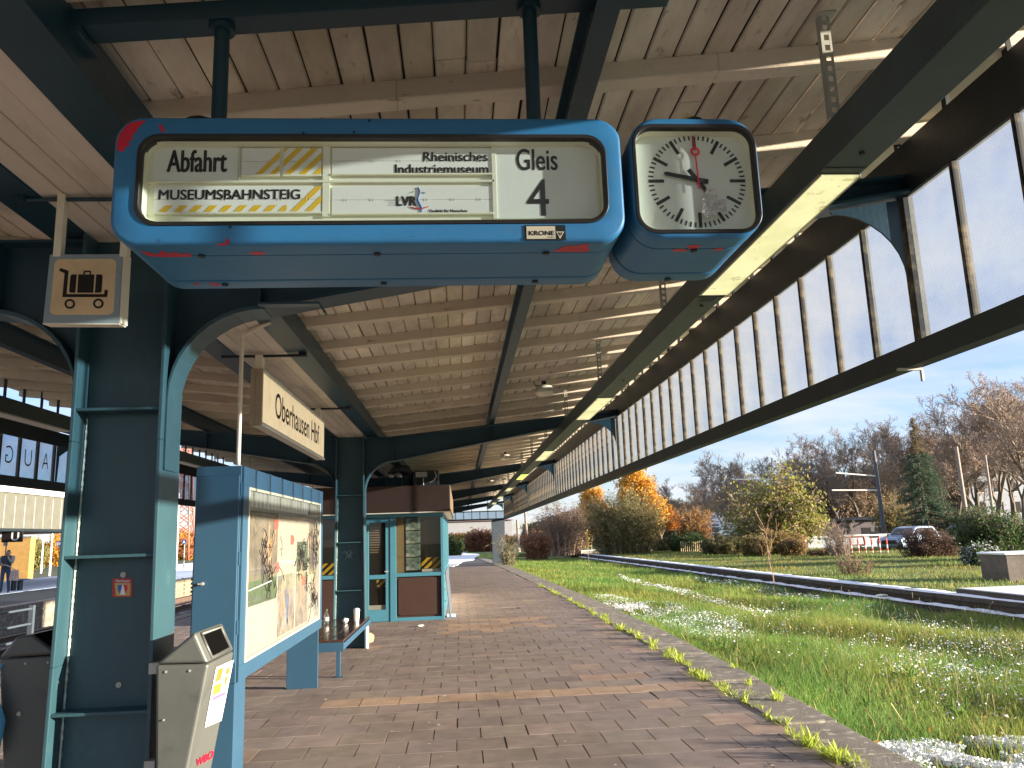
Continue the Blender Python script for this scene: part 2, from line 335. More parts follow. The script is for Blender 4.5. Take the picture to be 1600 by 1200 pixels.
def dup(root, loc, rz=0.0, s=1.0, label=None):
    r = root.copy(); C.objects.link(r); r.location = loc; r.rotation_euler = (0, 0, rz); r.scale = (s, s, s) if not isinstance(s, tuple) else s
    ORG[r.name] = tuple(loc)
    if label: r['label'] = label
    for ch in list(root.children):
        c = ch.copy(); C.objects.link(c); c.parent = r
        for g in list(ch.children):
            d = g.copy(); C.objects.link(d); d.parent = c
    return r
def rrect(x0, x1, z0, z1, r, n=6):
    pts = []
    for cx, cz, a0 in ((x1 - r, z1 - r, 0), (x0 + r, z1 - r, 90), (x0 + r, z0 + r, 180), (x1 - r, z0 + r, 270)):
        for k in range(n + 1):
            a = R_(a0 + 90 * k / n); pts.append((cx + r * math.cos(a), cz + r * math.sin(a)))
    return pts
_fontcache = {}
def glyphs(s, bold=0.0):
    key = (s, bold)
    if key not in _fontcache:
        cu = bpy.data.curves.new('t', 'FONT'); cu.body = s; cu.size = 1.0; cu.offset = bold; cu.resolution_u = 6; cu.fill_mode = 'FRONT'
        ob = bpy.data.objects.new('t', cu); C.objects.link(ob)
        dg = bpy.context.evaluated_depsgraph_get(); me = bpy.data.meshes.new_from_object(ob.evaluated_get(dg))
        v = np.array([tuple(p.co)[:2] for p in me.vertices]); f = [list(p.vertices) for p in me.polygons]
        bpy.data.objects.remove(ob); bpy.data.curves.remove(cu); bpy.data.meshes.remove(me)
        v = v - v.min(0); _fontcache[key] = (v / v.max(0), f)
    return _fontcache[key]
def write(mb, s, a0, a1, b0, b1, fn, bold=0.0, mi=0):  # fit the word into a rectangle of plane coordinates
    v, f = glyphs(s, 0.0 if bold > 0 else bold)        # bold: overprinted copies a hair apart
    d = Vector(fn(1, 0)) - Vector(fn(0, 0)); e = Vector(fn(0, 1)) - Vector(fn(0, 0)); n = d.cross(e).normalized() if d.length and e.length else Vector((0, 0, 0))
    sh = bold * (b1 - b0) if bold > 0 else 0.0
    ofs = [(0, 0)] if sh == 0 else [(-sh, 0), (-sh * .33, 0), (sh * .33, 0), (sh, 0), (0, sh * .5), (0, -sh * .5)]
    vs = []; fs = []
    for k, (da, dbb) in enumerate(ofs):
        o = len(vs); vs += [tuple(Vector(fn(a0 + sh + (a1 - a0 - 2 * sh) * p[0] + da, b0 + (b1 - b0) * p[1] + dbb)) + n * (.00012 * k)) for p in v]; fs += [[i + o for i in q] for q in f]
    mb.add(vs, fs, None, mi)
def clip_poly(p, a0, a1, b0, b1):
    for ax, lim, sg in ((0, a0, 1), (0, a1, -1), (1, b0, 1), (1, b1, -1)):
        q = []
        for i in range(len(p)):
            A = p[i]; B = p[(i + 1) % len(p)]; ia = (A[ax] - lim) * sg >= 0; ib = (B[ax] - lim) * sg >= 0
            if ia: q.append(A)
            if ia != ib:
                t = (lim - A[ax]) / (B[ax] - A[ax]); q.append((A[0] + t * (B[0] - A[0]), A[1] + t * (B[1] - A[1])))
        p = q
        if not p: return []
    return p
def stripes(mb, a0, a1, b0, b1, starts, wd, slope, fn, mi=0):   # diagonal bars, start = a at the bottom edge
    h = b1 - b0
    for s0 in starts:
        p = clip_poly([(s0, b0), (s0 + wd, b0), (s0 + wd + slope * h, b1), (s0 + slope * h, b1)], a0, a1, b0, b1)
        if len(p) > 2: mb.flat(p, fn, mi)

# ---------------------------------------------------------------- ground, platform
S = lambda o: tag(o, kind='structure')
S(MB().box(-900, 900, -300, 1600, -1.6, -1.0).build('ground', soil))
def kw(y): return float(np.interp(y, [0, 6, 9, 15], [.44, .47, .56, .62]))
def kx(y):                                           # platform edge (outside of the kerb)
    ys = [-20, 0, 5.6, 10, 14, 20.6, 30, 43, 55, 75]; xs = [2.9, 3.05, 3.13, 3.30, 3.36, 3.32, 3.08, 2.72, 2.2, 1.2]
    return float(np.interp(y, ys, xs))
PXL = -6.75
rng = random.Random(3)
# pavers
v = []; f = []; t = []
def paver(x0, x1, y0, y1, z, tn):
    o = len(v); g = 0.0022; b = 0.0025
    tx = rng.uniform(-.0008, .0008); ty = rng.uniform(-.0008, .0008)
    for (xx, yy, zz) in ((x0 + g, y0 + g, z - .03), (x1 - g, y0 + g, z - .03), (x1 - g, y1 - g, z - .03), (x0 + g, y1 - g, z - .03),
                         (x0 + g + b, y0 + g + b, z + tx + ty), (x1 - g - b, y0 + g + b, z - tx + ty), (x1 - g - b, y1 - g - b, z - tx - ty), (x0 + g + b, y1 - g - b, z + tx - ty)):
        v.append((xx, yy + 0.012 * xx, zz)); t.append(tn)
    f.extend([[o + 4, o + 5, o + 6, o + 7], [o, o + 1, o + 5, o + 4], [o + 1, o + 2, o + 6, o + 5], [o + 2, o + 3, o + 7, o + 6], [o + 3, o, o + 4, o + 7]])
PW = 0.40; PD = 0.385
j0 = int(round((8.62 - (-7)) / PD)); ybase = 8.62 - j0 * PD
for j in range(0, int(52 / PD)):
    y0 = ybase + j * PD; xr = kx(y0 + .2) - kw(y0)
    off = (j % 2) * 0.5 * PW + rng.uniform(-.01, .01); row = rng.uniform(.94, 1.06)
    x = PXL + 0.3 - off
    while x < xr:
        x1 = min(x + PW, xr)
        if x1 - x > 0.06:
            b = rng.gauss(1, .05) * row; tn = (b, b * rng.uniform(.97, 1.03), b * rng.uniform(.95, 1.05))
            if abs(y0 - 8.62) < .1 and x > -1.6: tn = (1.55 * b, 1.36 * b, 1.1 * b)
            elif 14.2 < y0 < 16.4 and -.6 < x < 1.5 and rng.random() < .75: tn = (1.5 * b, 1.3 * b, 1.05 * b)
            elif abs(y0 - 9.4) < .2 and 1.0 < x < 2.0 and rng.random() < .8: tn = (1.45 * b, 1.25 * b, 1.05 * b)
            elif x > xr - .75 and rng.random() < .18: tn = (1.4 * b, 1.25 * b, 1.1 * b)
            elif rng.random() < .03: tn = (1.3 * b, 1.2 * b, 1.05 * b)
            if not (rng.random() < .002 and y0 > 7):
                paver(max(x, PXL + .3), x1, y0, y0 + PD, rng.uniform(-.0012, .0012), tn)
        x = x1
paving = np_mesh('platform_paving', v, f, paver_m, np.array(t)); S(paving)
S(MB().box(PXL, 2.4, -10, 43.5, -1.1, -0.010).build('platform', joint_m))
# kerb stones
kb = MB(); y = -4.0
while y < 62:
    ln = 0.98
    a0, a1 = kx(y), kx(y + ln); b = rng.gauss(1, .06); dz = rng.uniform(-.006, .008)
    kb.hexa([(a0 - kw(y), y + .006, -1.0), (a0, y + .006, -1.0), (a1, y + ln - .006, -1.0), (a1 - kw(y + 1), y + ln - .006, -1.0),
             (a0 - kw(y), y + .006, .008 + dz), (a0, y + .006, .008 + dz), (a1, y + ln - .006, .008 + dz), (a1 - kw(y + 1), y + ln - .006, .008 + dz)], (b, b, b))
    y += 1.0
S(kb.build('kerb', concrete, bevel=.012))
S(MB().box(PXL, PXL + .3, -10, 62, -1.0, .01).build('kerb', concrete, bevel=.012))
fp = MB(); ys = [43.5, 48, 55, 62, 75, 95]
for a, b in zip(ys, ys[1:]):
    fp.hexa([(PXL, a, -1), (kx(a) - .64, a, -1), (kx(b) - .64, b, -1), (PXL, b, -1), (PXL, a, -.006), (kx(a) - .64, a, -.006), (kx(b) - .64, b, -.006), (PXL, b, -.006)])
S(fp.build('path', asphalt))
# snow on the far platform end
sn = MB(); ring = []
for k in range(40):
    a = 2 * PI * k / 40; rr = 1 + .16 * math.sin(3 * a + 1) + .1 * math.sin(7 * a)
    ring.append((-.4 + 1.75 * math.cos(a) * rr, 68 + 19 * math.sin(a) * rr))
sn.prism(ring, lambda a, b: (a, b, -.004), lambda a, b: (a, b, .012)); tag(sn.build('snow', snow_m), 'thin white snow sheet on the far end of the platform path', 'snow', kind='stuff')
# filled-in track bed with grass
gp = MB(); ys = list(np.arange(-6, 76, 1.0)); G0 = -0.31
def wx(y): return float(np.interp(y, [0, 18, 24, 36, 65, 90], [11.95, 11.39, 11.13, 10.87, 9.94, 9.2]))
def gha(x, y):
    x = np.asarray(x, float); y = np.asarray(y, float); k = np.interp(y, [-20, 0, 5.6, 10, 14, 20.6, 30, 43, 55, 75], [2.9, 3.05, 3.13, 3.30, 3.36, 3.32, 3.08, 2.72, 2.2, 1.2]); w_ = np.interp(y, [0, 18, 24, 36, 65, 90], [11.95, 11.39, 11.13, 10.87, 9.94, 9.2])
    return G0 - .18 * np.clip((x - k) / (w_ - k), 0, 1) + .03 * np.sin(x * 1.3 + y * .7) + .025 * np.sin(y * 1.9 - x) + .05 * np.exp(-((x - k) / .5) ** 2)
def gh(x, y): return float(gha(x, y))
vs = []; fs = []; nx = 26
for y in ys:
    a, b = kx(y) - .05, wx(y) + .1
    for k in range(nx + 1):
        x = a + (b - a) * k / nx; vs.append((x, y, gh(x, y)))
for j in range(len(ys) - 1):
    for k in range(nx): o = j * (nx + 1) + k; fs.append((o, o + 1, o + nx + 2, o + nx + 1))
gp.add(vs, fs); S(gp.build('track_bed', soil, smooth=True))
# lawn behind the old platform wall, and the rising land behind
lw = MB()
def lh(x, y): return -.1 + .06 * math.sin(x * .35 + 1) * math.sin(y * .21) + max(0, (x - 40)) * .008
vs = []; fs = []; xs = np.concatenate([np.linspace(0, 30, 31), np.linspace(34, 160, 22)]); ys = np.concatenate([np.linspace(-10, 70, 41), np.linspace(76, 260, 24)])
for y in ys:
    for x in xs: xx = x + wx(min(y, 88)) + .25; vs.append((xx, y, lh(xx, y)))
for j in range(len(ys) - 1):
    for k in range(len(xs) - 1): o = j * len(xs) + k; fs.append((o, o + 1, o + len(xs) + 1, o + len(xs)))
lw.add(vs, fs); S(lw.build('lawn', lawn_m, smooth=True))
S(MB().box(-6.0, 40, 76, 260, -1, -.12).build('field', lawn_m))
# ---------------------------------------------------------------- the platform canopy
XC = -1.745
FR = [4.30 + 8.82 * k for k in (-1, 0, 1, 2, 3, 4, 5)]
Y0, Y1 = -1.5, FR[-1] + .25
canopy = thing('platform_canopy', (XC, 13.1, 0), 'long butterfly platform roof of pale boards on dark blue steel frames', 'canopy')
def zr(X, s=1): return 3.50 + .10 * (abs(X - XC) - .435)       # rafter underside
# column, with flanges facing left and right; waist slightly tapered
for fy in FR[1:]:
    c = MB(); hw = .145; tf = .02
    def edge(z): return .228 + .030 * max(0, (2.2 - z) / 2.2)
    for sx in (-1, 1):
        for (za, zb) in ((0, 1.1), (1.1, 2.2), (2.2, 3.32)):
            a, b = edge(za), edge(zb)
            c.hexa([(XC + sx * a, fy - hw, za), (XC + sx * (a - tf), fy - hw, za), (XC + sx * (a - tf), fy + hw, za), (XC + sx * a, fy + hw, za),
                    (XC + sx * b, fy - hw, zb), (XC + sx * (b - tf), fy - hw, zb), (XC + sx * (b - tf), fy + hw, zb), (XC + sx * b, fy + hw, zb)])
    c.hexa([(XC - .24, fy - .008, 0), (XC + .24, fy - .008, 0), (XC + .24, fy + .008, 0), (XC - .24, fy + .008, 0),
            (XC - .21, fy - .008, 3.32), (XC + .21, fy - .008, 3.32), (XC + .21, fy + .008, 3.32), (XC - .21, fy + .008, 3.32)])
    col = c.build('column', steel_col, canopy, bevel=.004)
    if fy > 0:
        for z in (.42 + .0, .878, 1.62, 2.365):
            if z < .5: continue
            e = edge(z) - tf - .001
            MB().box(XC - e, XC + e, fy - hw + .012, fy - .009, z - .008, z + .008).build('stiffener', steel_col, col, bevel=.003)
        wl = MB()
        for sx in (-1, 1):
            pts = []
            z = .03
            while z < 2.34:
                pts.append((XC + sx * (edge(z) - tf - .006), fy - .012 - .004, z + 0)); z += .012
            rw = random.Random(int(fy * 10) + sx)
            wl.tube(pts, [rw.uniform(.004, .009) for _ in pts], 5)
        if fy < 20: wl.build('weld_seam', weld, col)
    # roof beams and knees, one each side
    for sx in (1, -1):
        def fx(a): return XC + sx * a
        bm_ = MB(); n = 10
        # web outline: knee arc from the column up to the beam underside
        arc = [(.228 + .48 * (1 - math.cos(R_(90) * k / n)) , 2.43 + .48 * math.sin(R_(90) * k / n)) for k in range(n + 1)]
        tip = 4.445
        low = arc + [(tip, 2.91 + (tip - .708) * .178)]
        up_ = [(tip, 3.29 + (tip - .66) * .098 + 0.0), (.228, 3.285)]
        # web as strips between lower and upper line
        for (a, b) in zip(low, low[1:]):
            za = 3.285 + max(0, a[0] - .66) * .098; zb = 3.285 + max(0, b[0] - .66) * .098
            bm_.hexa([(fx(a[0]), fy - .006, a[1]), (fx(b[0]), fy - .006, b[1]), (fx(b[0]), fy + .006, b[1]), (fx(a[0]), fy + .006, a[1]),
                      (fx(a[0]), fy - .006, za), (fx(b[0]), fy - .006, zb), (fx(b[0]), fy + .006, zb), (fx(a[0]), fy + .006, za)])
        fl = [(.236, 2.05)] + [(x + .006, z - .008) for x, z in low]
        for (a, b) in zip(fl, fl[1:]):
            bm_.hexa([(fx(a[0]), fy - .1, a[1]), (fx(b[0]), fy - .1, b[1]), (fx(b[0]), fy + .1, b[1]), (fx(a[0]), fy + .1, a[1]),
                      (fx(a[0] - .004), fy - .1, a[1] + .016), (fx(b[0] - .004), fy - .1, b[1] + .016), (fx(b[0] - .004), fy + .1, b[1] + .016), (fx(a[0] - .004), fy + .1, a[1] + .016)])
        tp = [(.25, 3.288), (.66, 3.288), (tip, 3.288 + (tip - .66) * .098)]
        for (a, b) in zip(tp, tp[1:]):
            bm_.hexa([(fx(a[0]), fy - .1, a[1]), (fx(b[0]), fy - .1, b[1]), (fx(b[0]), fy + .1, b[1]), (fx(a[0]), fy + .1, a[1]),
                      (fx(a[0]), fy - .1, a[1] + .014), (fx(b[0]), fy - .1, b[1] + .014), (fx(b[0]), fy + .1, b[1] + .014), (fx(a[0]), fy + .1, a[1] + .014)])
        beam = bm_.build('roof_beam', steel, canopy)
        kf_ = MB()
        for (a, b) in zip(fl[:n + 2], fl[1:n + 2]):
            kf_.hexa([(fx(a[0] + .003), fy - .1005, a[1] - .003), (fx(b[0] + .003), fy - .1005, b[1] - .003), (fx(b[0] + .003), fy + .1005, b[1] - .003), (fx(a[0] + .003), fy + .1005, a[1] - .003), (fx(a[0] - .0045), fy - .1005, a[1] + .0165), (fx(b[0] - .0045), fy - .1005, b[1] + .0165), (fx(b[0] - .0045), fy + .1005, b[1] + .0165), (fx(a[0] - .0045), fy + .1005, a[1] + .0165)])
        kf_.build('knee_flange', steel_col, beam)
        if fy > 0:
            for a in (.69, 2.30):
                zl = 2.91 + max(0, a - .708) * .178 + .012; zh = 3.285 + max(0, a - .66) * .098 - .004
                x0_, x1_ = sorted((fx(a - .006), fx(a + .006)))
                MB().box(x0_, x1_, fy - .095, fy - .0065, zl, zh).build('stiffener', steel, beam)
            # curved bracket plate down to the side screen
            br = [(4.40, 3.545), (3.98, 3.475)] + [(3.98 + .42 * math.sin(R_(90) * k / 8), 3.06 + .40 * math.cos(R_(90) * k / 8)) for k in range(9)]
            MB().prism(br, lambda a, b: (fx(a), fy - .007, b), lambda a, b: (fx(a), fy + .007, b)).build('knee_bracket', steel, beam)
            x0_, x1_ = sorted((fx(.70), fx(1.02)))
            if sx == 1 and fy < 5: MB().box(x0_, x1_, fy - .16, fy - .1005, 2.905, 2.918).hexa([(fx(1.02), fy - .16, 2.905), (fx(1.05), fy - .16, 2.85), (fx(1.05), fy - .1005, 2.85), (fx(1.02), fy - .1005, 2.905), (fx(1.02), fy - .16, 2.918), (fx(1.06), fy - .16, 2.86), (fx(1.06), fy - .1005, 2.86), (fx(1.02), fy - .1005, 2.918)]).build('lug_plate', steel_col, beam)
# long beams beside the valley, purlins, edge beams
def long_beam(name, secs, mt=steel):
    for x0, x1, z0, z1 in secs[:0]: pass
    m_ = MB()
    for x0, x1, z0, z1 in secs: m_.box(x0, x1, Y0, Y1, z0, z1)
    return m_.build(name, mt, canopy)
for sx in (1, -1):
    def bx(a, b): return sorted((XC + sx * a, XC + sx * b))
    long_beam('valley_beam', [(*bx(.235, .44), 3.325, 3.337), (*bx(.30, .315), 3.337, 3.50), (*bx(.428, .44), 3.337, 3.499), (*bx(.235, .44), 3.50, 3.512)])
    zp = 3.50 + .10 * (2.27 - .435)
    long_beam('purlin', [(*bx(2.262, 2.352), 3.476, 3.488), (*bx(2.30, 2.314), 3.488, zp - .012), (*bx(2.262, 2.352), zp - .012, zp)])
    long_beam('edge_beam', [(*bx(4.43, 4.47), 3.558 if sx == 1 else 3.245, 3.872 if sx == 1 else 3.45)], dark)
    long_beam('edge_beam', [(*bx(4.405, 4.475), 2.60, 2.685), (*bx(4.40, 4.50), 2.552, 2.60), (*bx(4.475, 4.515), 2.60, 2.63)], dark)
# valley soffit boards
vs_ = MB(); rs = random.Random(8)
for k in range(4):
    x0 = XC - .23 + k * .116; y = Y0
    while y < Y1:
        y2 = min(Y1, y + rs.uniform(2.8, 4.6)); b = rs.gauss(1, .06); dz = rs.uniform(-.004, .004)
        vs_.box(x0 + .003, x0 + .112, y + .003, y2 - .003, 3.335 + dz, 3.36, (b, b * .99, b * .97)); y = y2
vs_.box(XC - .235, XC + .235, Y0, Y1, 3.361, 3.37, (.1, .08, .06))
vs_.build('valley_soffit', soffit_m, canopy)
# boards and rafters of the two wings
rb = random.Random(5)
for sx in (1, -1):
    m_ = MB(); W = .1395; a = .42 - W
    while a < 4.86:
        y = Y0 - rb.uniform(0, 3)
        while y < Y1 + .3:
            y2 = y + rb.choice((3.54, 4.42, 5.3, 4.42)); b = rb.gauss(1, .07); dz = rb.uniform(-.003, .003); e = rb.choice((.002, .004, .006, .008, .011))
            za, zb = 3.595 + .10 * (a - .435) + dz, 3.595 + .10 * (a + W - .435) + dz
            X0, X1 = XC + sx * (a + e * .5), XC + sx * (a + W - e * .5)
            Xi0, Xi1 = XC + sx * (a + .010), XC + sx * (a + W - .010)
            ya, yb = max(y, Y0), min(y2, Y1 + .3)
            t_ = (b, b * rb.uniform(.97, 1.01), b * rb.uniform(.93, 1.02))
            m_.add([(X0, ya, za + .012), (Xi0, ya, za), (Xi1, ya, zb), (X1, ya, zb + .012), (X0, yb - .004, za + .012), (Xi0, yb - .004, za), (Xi1, yb - .004, zb), (X1, yb - .004, zb + .012)],
                   [(0, 1, 5, 4), (1, 2, 6, 5), (2, 3, 7, 6), (0, 3, 2, 1), (4, 5, 6, 7)], t_)
            y = y2
        a += W
    za, zb = 3.612, 3.612 + .10 * 4.5
    rbd = m_.build('roof_boarding', board, canopy, fix=False)
    MB().hexa([(XC + sx * .30, Y0, za), (XC + sx * 4.86, Y0, zb + .06), (XC + sx * 4.86, Y1 + .3, zb + .06), (XC + sx * .30, Y1 + .3, za),
               (XC + sx * .30, Y0, za + .1), (XC + sx * 4.86, Y0, zb + .12), (XC + sx * 4.86, Y1 + .3, zb + .12), (XC + sx * .30, Y1 + .3, za + .1)]).build('roof_deck', gap_m, canopy)
    # rafters
    k = 0
    yy = 6.93 - .1 - .882 * 17
    while yy < Y1:
        if not any(abs(yy + .05 - fy) < .02 for fy in ()) and yy > Y0 and not (sx == -1 and yy > 34):
            b = rb.gauss(1, .05); t_ = (b, b * .99, b * .97); wv = rb.uniform(-.004, .004)
            q = [(.36, 0), (1.5, wv), (3.0, -wv), (4.78, 0)]; r_ = MB()
            for (a, d), (a2, d2) in zip(q, q[1:]):
                z0a, z0b = 3.50 + .10 * (a - .435) + d, 3.50 + .10 * (a2 - .435) + d2
                r_.hexa([(XC + sx * a, yy, z0a), (XC + sx * a2, yy, z0b), (XC + sx * a2, yy + .105, z0b), (XC + sx * a, yy + .105, z0a),
                         (XC + sx * a, yy, z0a + .1), (XC + sx * a2, yy, z0b + .1), (XC + sx * a2, yy + .105, z0b + .1), (XC + sx * a, yy + .105, z0a + .1)], t_)
            r_.build('rafter', raft, canopy, bevel=.006, seg=1)
        yy += .882
# glazed side screens, bay by bay
PANE = 8.82 / 18
def pane_mesh(x, y, z0, z1, parent):
    return MB().add([(x, y, z0), (x, y + PANE - .034, z0), (x, y + PANE - .034, z1), (x, y, z1)], [(0, 1, 2, 3)]).build('pane', wireglass, parent)
rg = random.Random(12)
for bi in range(len(FR) - 1):
    ya = FR[bi]
    for sx in (1, -1):
        if sx == -1 and (bi == 0 or bi > 2): continue
        X = XC + sx * 4.445; z1 = 3.56 if sx == 1 else 3.247
        fr = MB().box(X - .03, X + .03, ya - .035, ya + .035, 2.684, z1)
        scr = fr.build('side_screen', rustbar, canopy)
        if bi == 0: ks = range(9, 18)
        else: ks = range(18)
        p0 = None; b0 = None
        for k in ks:
            y = ya + k * PANE + .017 + (.02 if k == 0 else 0)
            if p0 is None or k == 0: o = pane_mesh(X, y, 2.687, z1 - .002, scr); p0 = o if k else None; yp = y
            else:
                o = p0.copy(); C.objects.link(o); o.location = (p0.location[0] + rg.uniform(-.002, .002), y - yp, 0)
            if k:
                if b0 is None:
                    b0 = MB().box(X - .026, X + .016, ya + k * PANE - .013, ya + k * PANE + .013, 2.686, z1).box(X - .034, X - .026, ya + k * PANE - .005, ya + k * PANE + .005, 2.69, z1 - .005).build('glazing_bar', rustbar, scr); yb0 = k
                else:
                    o = b0.copy(); C.objects.link(o); o.location = (0, (k - yb0) * PANE, 0)
        # small struts of the clerestory gap above
        st = MB()
        for k in ks: st.box(X - .012, X + .012, ya + k * PANE - .02, ya + k * PANE + .02, 3.872 if sx == 1 else 3.45, 4.05 if sx == 1 else 4.0)
        st.pieces('clerestory_strut', dark, scr)
        # letters on the left screen, read from outside
        if sx == -1:
            lt = MB()
            for (s, yc) in ((('A', FR[2] - 1.5 * PANE), ('U', FR[2] - 2.5 * PANE), ('G', FR[2] - 3.5 * PANE), ('E', FR[2] - 4.5 * PANE)) if bi == 1 else (('N', 18.72),)):
                wd = .19
                write(lt, s, -wd / 2, wd / 2, 2.86, 3.10, lambda a, b: (X - .0045, yc - a, b), bold=-.012)
            lt.build('lettering', pbr('plum_letters', (.05, .01, .03), .5) if bi == 1 else MATS['plum_letters'], scr)
            if bi == 1:
                q = [(FR[2] - PANE + .02, 2.69), (FR[2] - PANE + .02, 3.24), (FR[2] - .06, 3.24), (FR[2] - PANE + .09, 3.08), (FR[2] - PANE + .06, 2.69)]
                MB().prism(q, lambda a, b: (X + .02, a, b), lambda a, b: (X + .032, a, b)).build('gusset_plate', steel, scr)
# drain lug under the edge beam beside the first frame
MB().box(2.60, 2.75, 4.42, 4.44, 2.535, 2.549).box(2.74, 2.753, 4.42, 4.44, 2.47, 2.535).build('gutter_hook', galv, canopy)
# glazed screen and post that close the far end
es = MB(); YE = Y1 + .02
es.box(-6.1, 2.7, YE, YE + .06, 2.56, 2.66).box(-6.1, 2.7, YE, YE + .06, 3.06, 3.12)
for k in range(19): es.box(-6.1 + k * .489, -6.06 + k * .489, YE + .002, YE + .05, 2.66, 3.06 if k % 2 else 3.7)
esc = es.build('end_screen', dark, canopy)
MB().add([(-6.1, YE + .02, 2.66), (2.7, YE + .02, 2.66), (2.7, YE + .02, 3.06), (-6.1, YE + .02, 3.06)], [(0, 1, 2, 3)]).build('pane', wireglass, esc)
MB().box(1.95, 2.72, YE - .35, YE + .3, 0, 2.555).build('end_post', pbr('end_post_grey', (.06, .08, .105), .6), canopy, bevel=.01)
# ---------------------------------------------------------------- light trunking
def lamp_spans(): return [(3.25, 5.08), (9.2, 10.95), (15.2, 17.1), (21.1, 23.0), (27.1, 29.0), (33.1, 35.0), (39.1, 41.0)]
for sx in (1, -1):
    xa, xb = (1.653, 1.852) if sx == 1 else (2 * XC - 1.852, 2 * XC - 1.653)
    tr = thing('light_trunking', ((xa + xb) / 2, 13, 3.3), 'long grey-green lighting trunk with pale fluorescent diffusers hanging before the right side screen' if sx == 1 else 'dark lighting trunk hanging along the lettered left side screen', 'light trunk')
    h_ = MB(); js = [-1.5] + [y for a in lamp_spans() for y in (a[0] - .06, a[0], a[1], a[1] + .06)] + [48.0]
    h_.box(xa, xb, -1.5, 48, 3.218, 3.398)
    hs = h_.build('housing', pbr('trunk_paint', (.045, .066, .066), .42, var=.2, bump=.05, dirt=[((.02, .025, .025), 4, .55, .75, .5)]) if sx == 1 else MATS['trunk_paint'], tr, bevel=.004)
    jn = MB()
    for y in js[1:-1]: jn.box(xa + .004, xb - .004, y - .004, y + .004, 3.2155, 3.2178)
    for y in (3.05, 5.35, 8.1, 13.4): jn.tube([(xa + .1, y, 3.219), (xa + .1, y, 3.209)], .012, 10)
    for i in range(5):
        for j in range(3): jn.box(xa + .05 + i * .022, xa + .06 + i * .022, 5.17 + j * .03, 5.185 + j * .03, 3.2158, 3.2176)
    jn.pieces('cover_joint', dark, hs)
    for i, (a, b) in enumerate(lamp_spans()):
        if sx == -1 and i > 2: break
        d = MB().box(xa + .012, xb - .006, a + .01, b - .01, 3.2085, 3.2175).build('diffuser', (lampgreen if i == 3 else lampon) if sx == 1 else MATS['flap_white'], tr, bevel=.002)
        MB().box(xb - .006, xb + .001, a, b, 3.203, 3.2174).box(xa + .003, xa + .012, a, b, 3.207, 3.2174).build('diffuser_frame', galv, d)
    first = None
    for k in range(13):
        y = 3.08 + 2.95 * k; xm = (xa + xb) / 2 - .08
        zt = zr(xm) + .10
        if first is None:
            s_ = MB(); z = 3.398
            s_.box(xm - .022, xm - .012, y - .003, y + .003, 3.398, zt).box(xm + .012, xm + .022, y - .003, y + .003, 3.398, zt)
            while z < zt: s_.box(xm - .0119, xm + .0119, y - .0028, y + .0028, z, z + .022); z += .05
            s_.box(xm - .026, xm - .0221, y - .003, y + .028, 3.398, zt)
            s_.box(xm - .04, xm + .04, y - .04, y + .04, zt - .012, zt)
            first = s_.build('hanger_strap', galv, tr); fy0 = y
        else:
            o = first.copy(); C.objects.link(o); o.location = (0, y - fy0, 0)
# bulkhead lamps under the rafters
bl = thing('bulkhead_lamp', (1.22, 10.85, 3.755), 'small oval bulkhead lamp under the roof boards, the nearest and largest of the row', 'lamp', 'bulkhead lamps under the roof')
MB().box(1.19, 1.25, 10.82, 10.88, 3.69, 3.755).tube([(1.22, 10.85, 3.70), (1.10, 10.85, 3.69), (1.08, 10.85, 3.75)], .008, 6).build('bracket', dark, bl)
MB().lathe([(.05, .12), (.11, .10), (.13, .05), (.135, .02)], (1.22, 10.85, 3.58), 20).build('housing', galv, bl, smooth=True)
MB().lathe([(.13, .02), (.125, -.01), (.09, -.03), (.02, -.04)], (1.22, 10.85, 3.58), 20).build('lens', dirtywhite, bl, smooth=True)
dup(bl, (1.22, 20.4, 3.755), label='small oval bulkhead lamp under the roof beyond the second roof frame')
dup(bl, (1.22, 30.0, 3.755), label='tiny oval bulkhead lamp under the roof, the farthest of the row')

# ---------------------------------------------------------------- flap display board
YD = 2.40
db = thing('departure_board', (-.25, 2.62, 2.58), 'long blue split-flap departure board reading Abfahrt and Gleis 4, hung from two poles', 'departure board')
def drum(x0, x1, z0, z1, r, secs, name, parent, win, mt):
    """blue housing as rounded rings, front face with a window"""
    m_ = MB(); rings = []
    wi = rrect(*win, .068, 8); no = len(wi)
    def ring(y, ins):
        p = rrect(x0 + ins, x1 - ins, z0 + ins, z1 - ins, max(.01, r - ins), 8); return [(a, y, b) for a, b in p]
    rings = [[(a, YD + .03, b) for a, b in wi], [(a, YD, b) for a, b in wi]] + [ring(y, i) for y, i in secs]
    m_.loft(rings, cap=False)
    last = rings[-1]; o = len(m_.v) - len(last); m_.f.append(list(range(o, o + len(last)))); m_.m.append(0)
    return m_.build(name, mt, parent)
SECS = [(YD, .014), (YD + .003, .006), (YD + .010, .001), (YD + .018, 0), (YD + .098, 0), (YD + .0995, .003), (YD + .100, .018), (YD + .1075, .018), (YD + .108, .003), (YD + .109, .001),
        (YD + .352, .001), (YD + .354, .003), (YD + .3545, .018), (YD + .362, .018), (YD + .3625, .003), (YD + .366, 0), (YD + .445, 0), (YD + .458, .008), (YD + .46, .02)]
X0, X1, Z0, Z1 = -1.066, .561, 2.578, 3.012
wa = gy(208, 353, YD); wb = gy(945, 211, YD)
WIN = (wa[0], wb[0], wa[2], wb[2])
house = drum(X0, X1, Z0, Z1, .088, SECS, 'housing', db, WIN, dblue)
house.data.polygons.foreach_set('use_smooth', [False] * len(house.data.polygons))
bv = house.modifiers.new('es', 'EDGE_SPLIT'); bv.split_angle = R_(40); house.data.polygons.foreach_set('use_smooth', [True] * len(house.data.polygons))
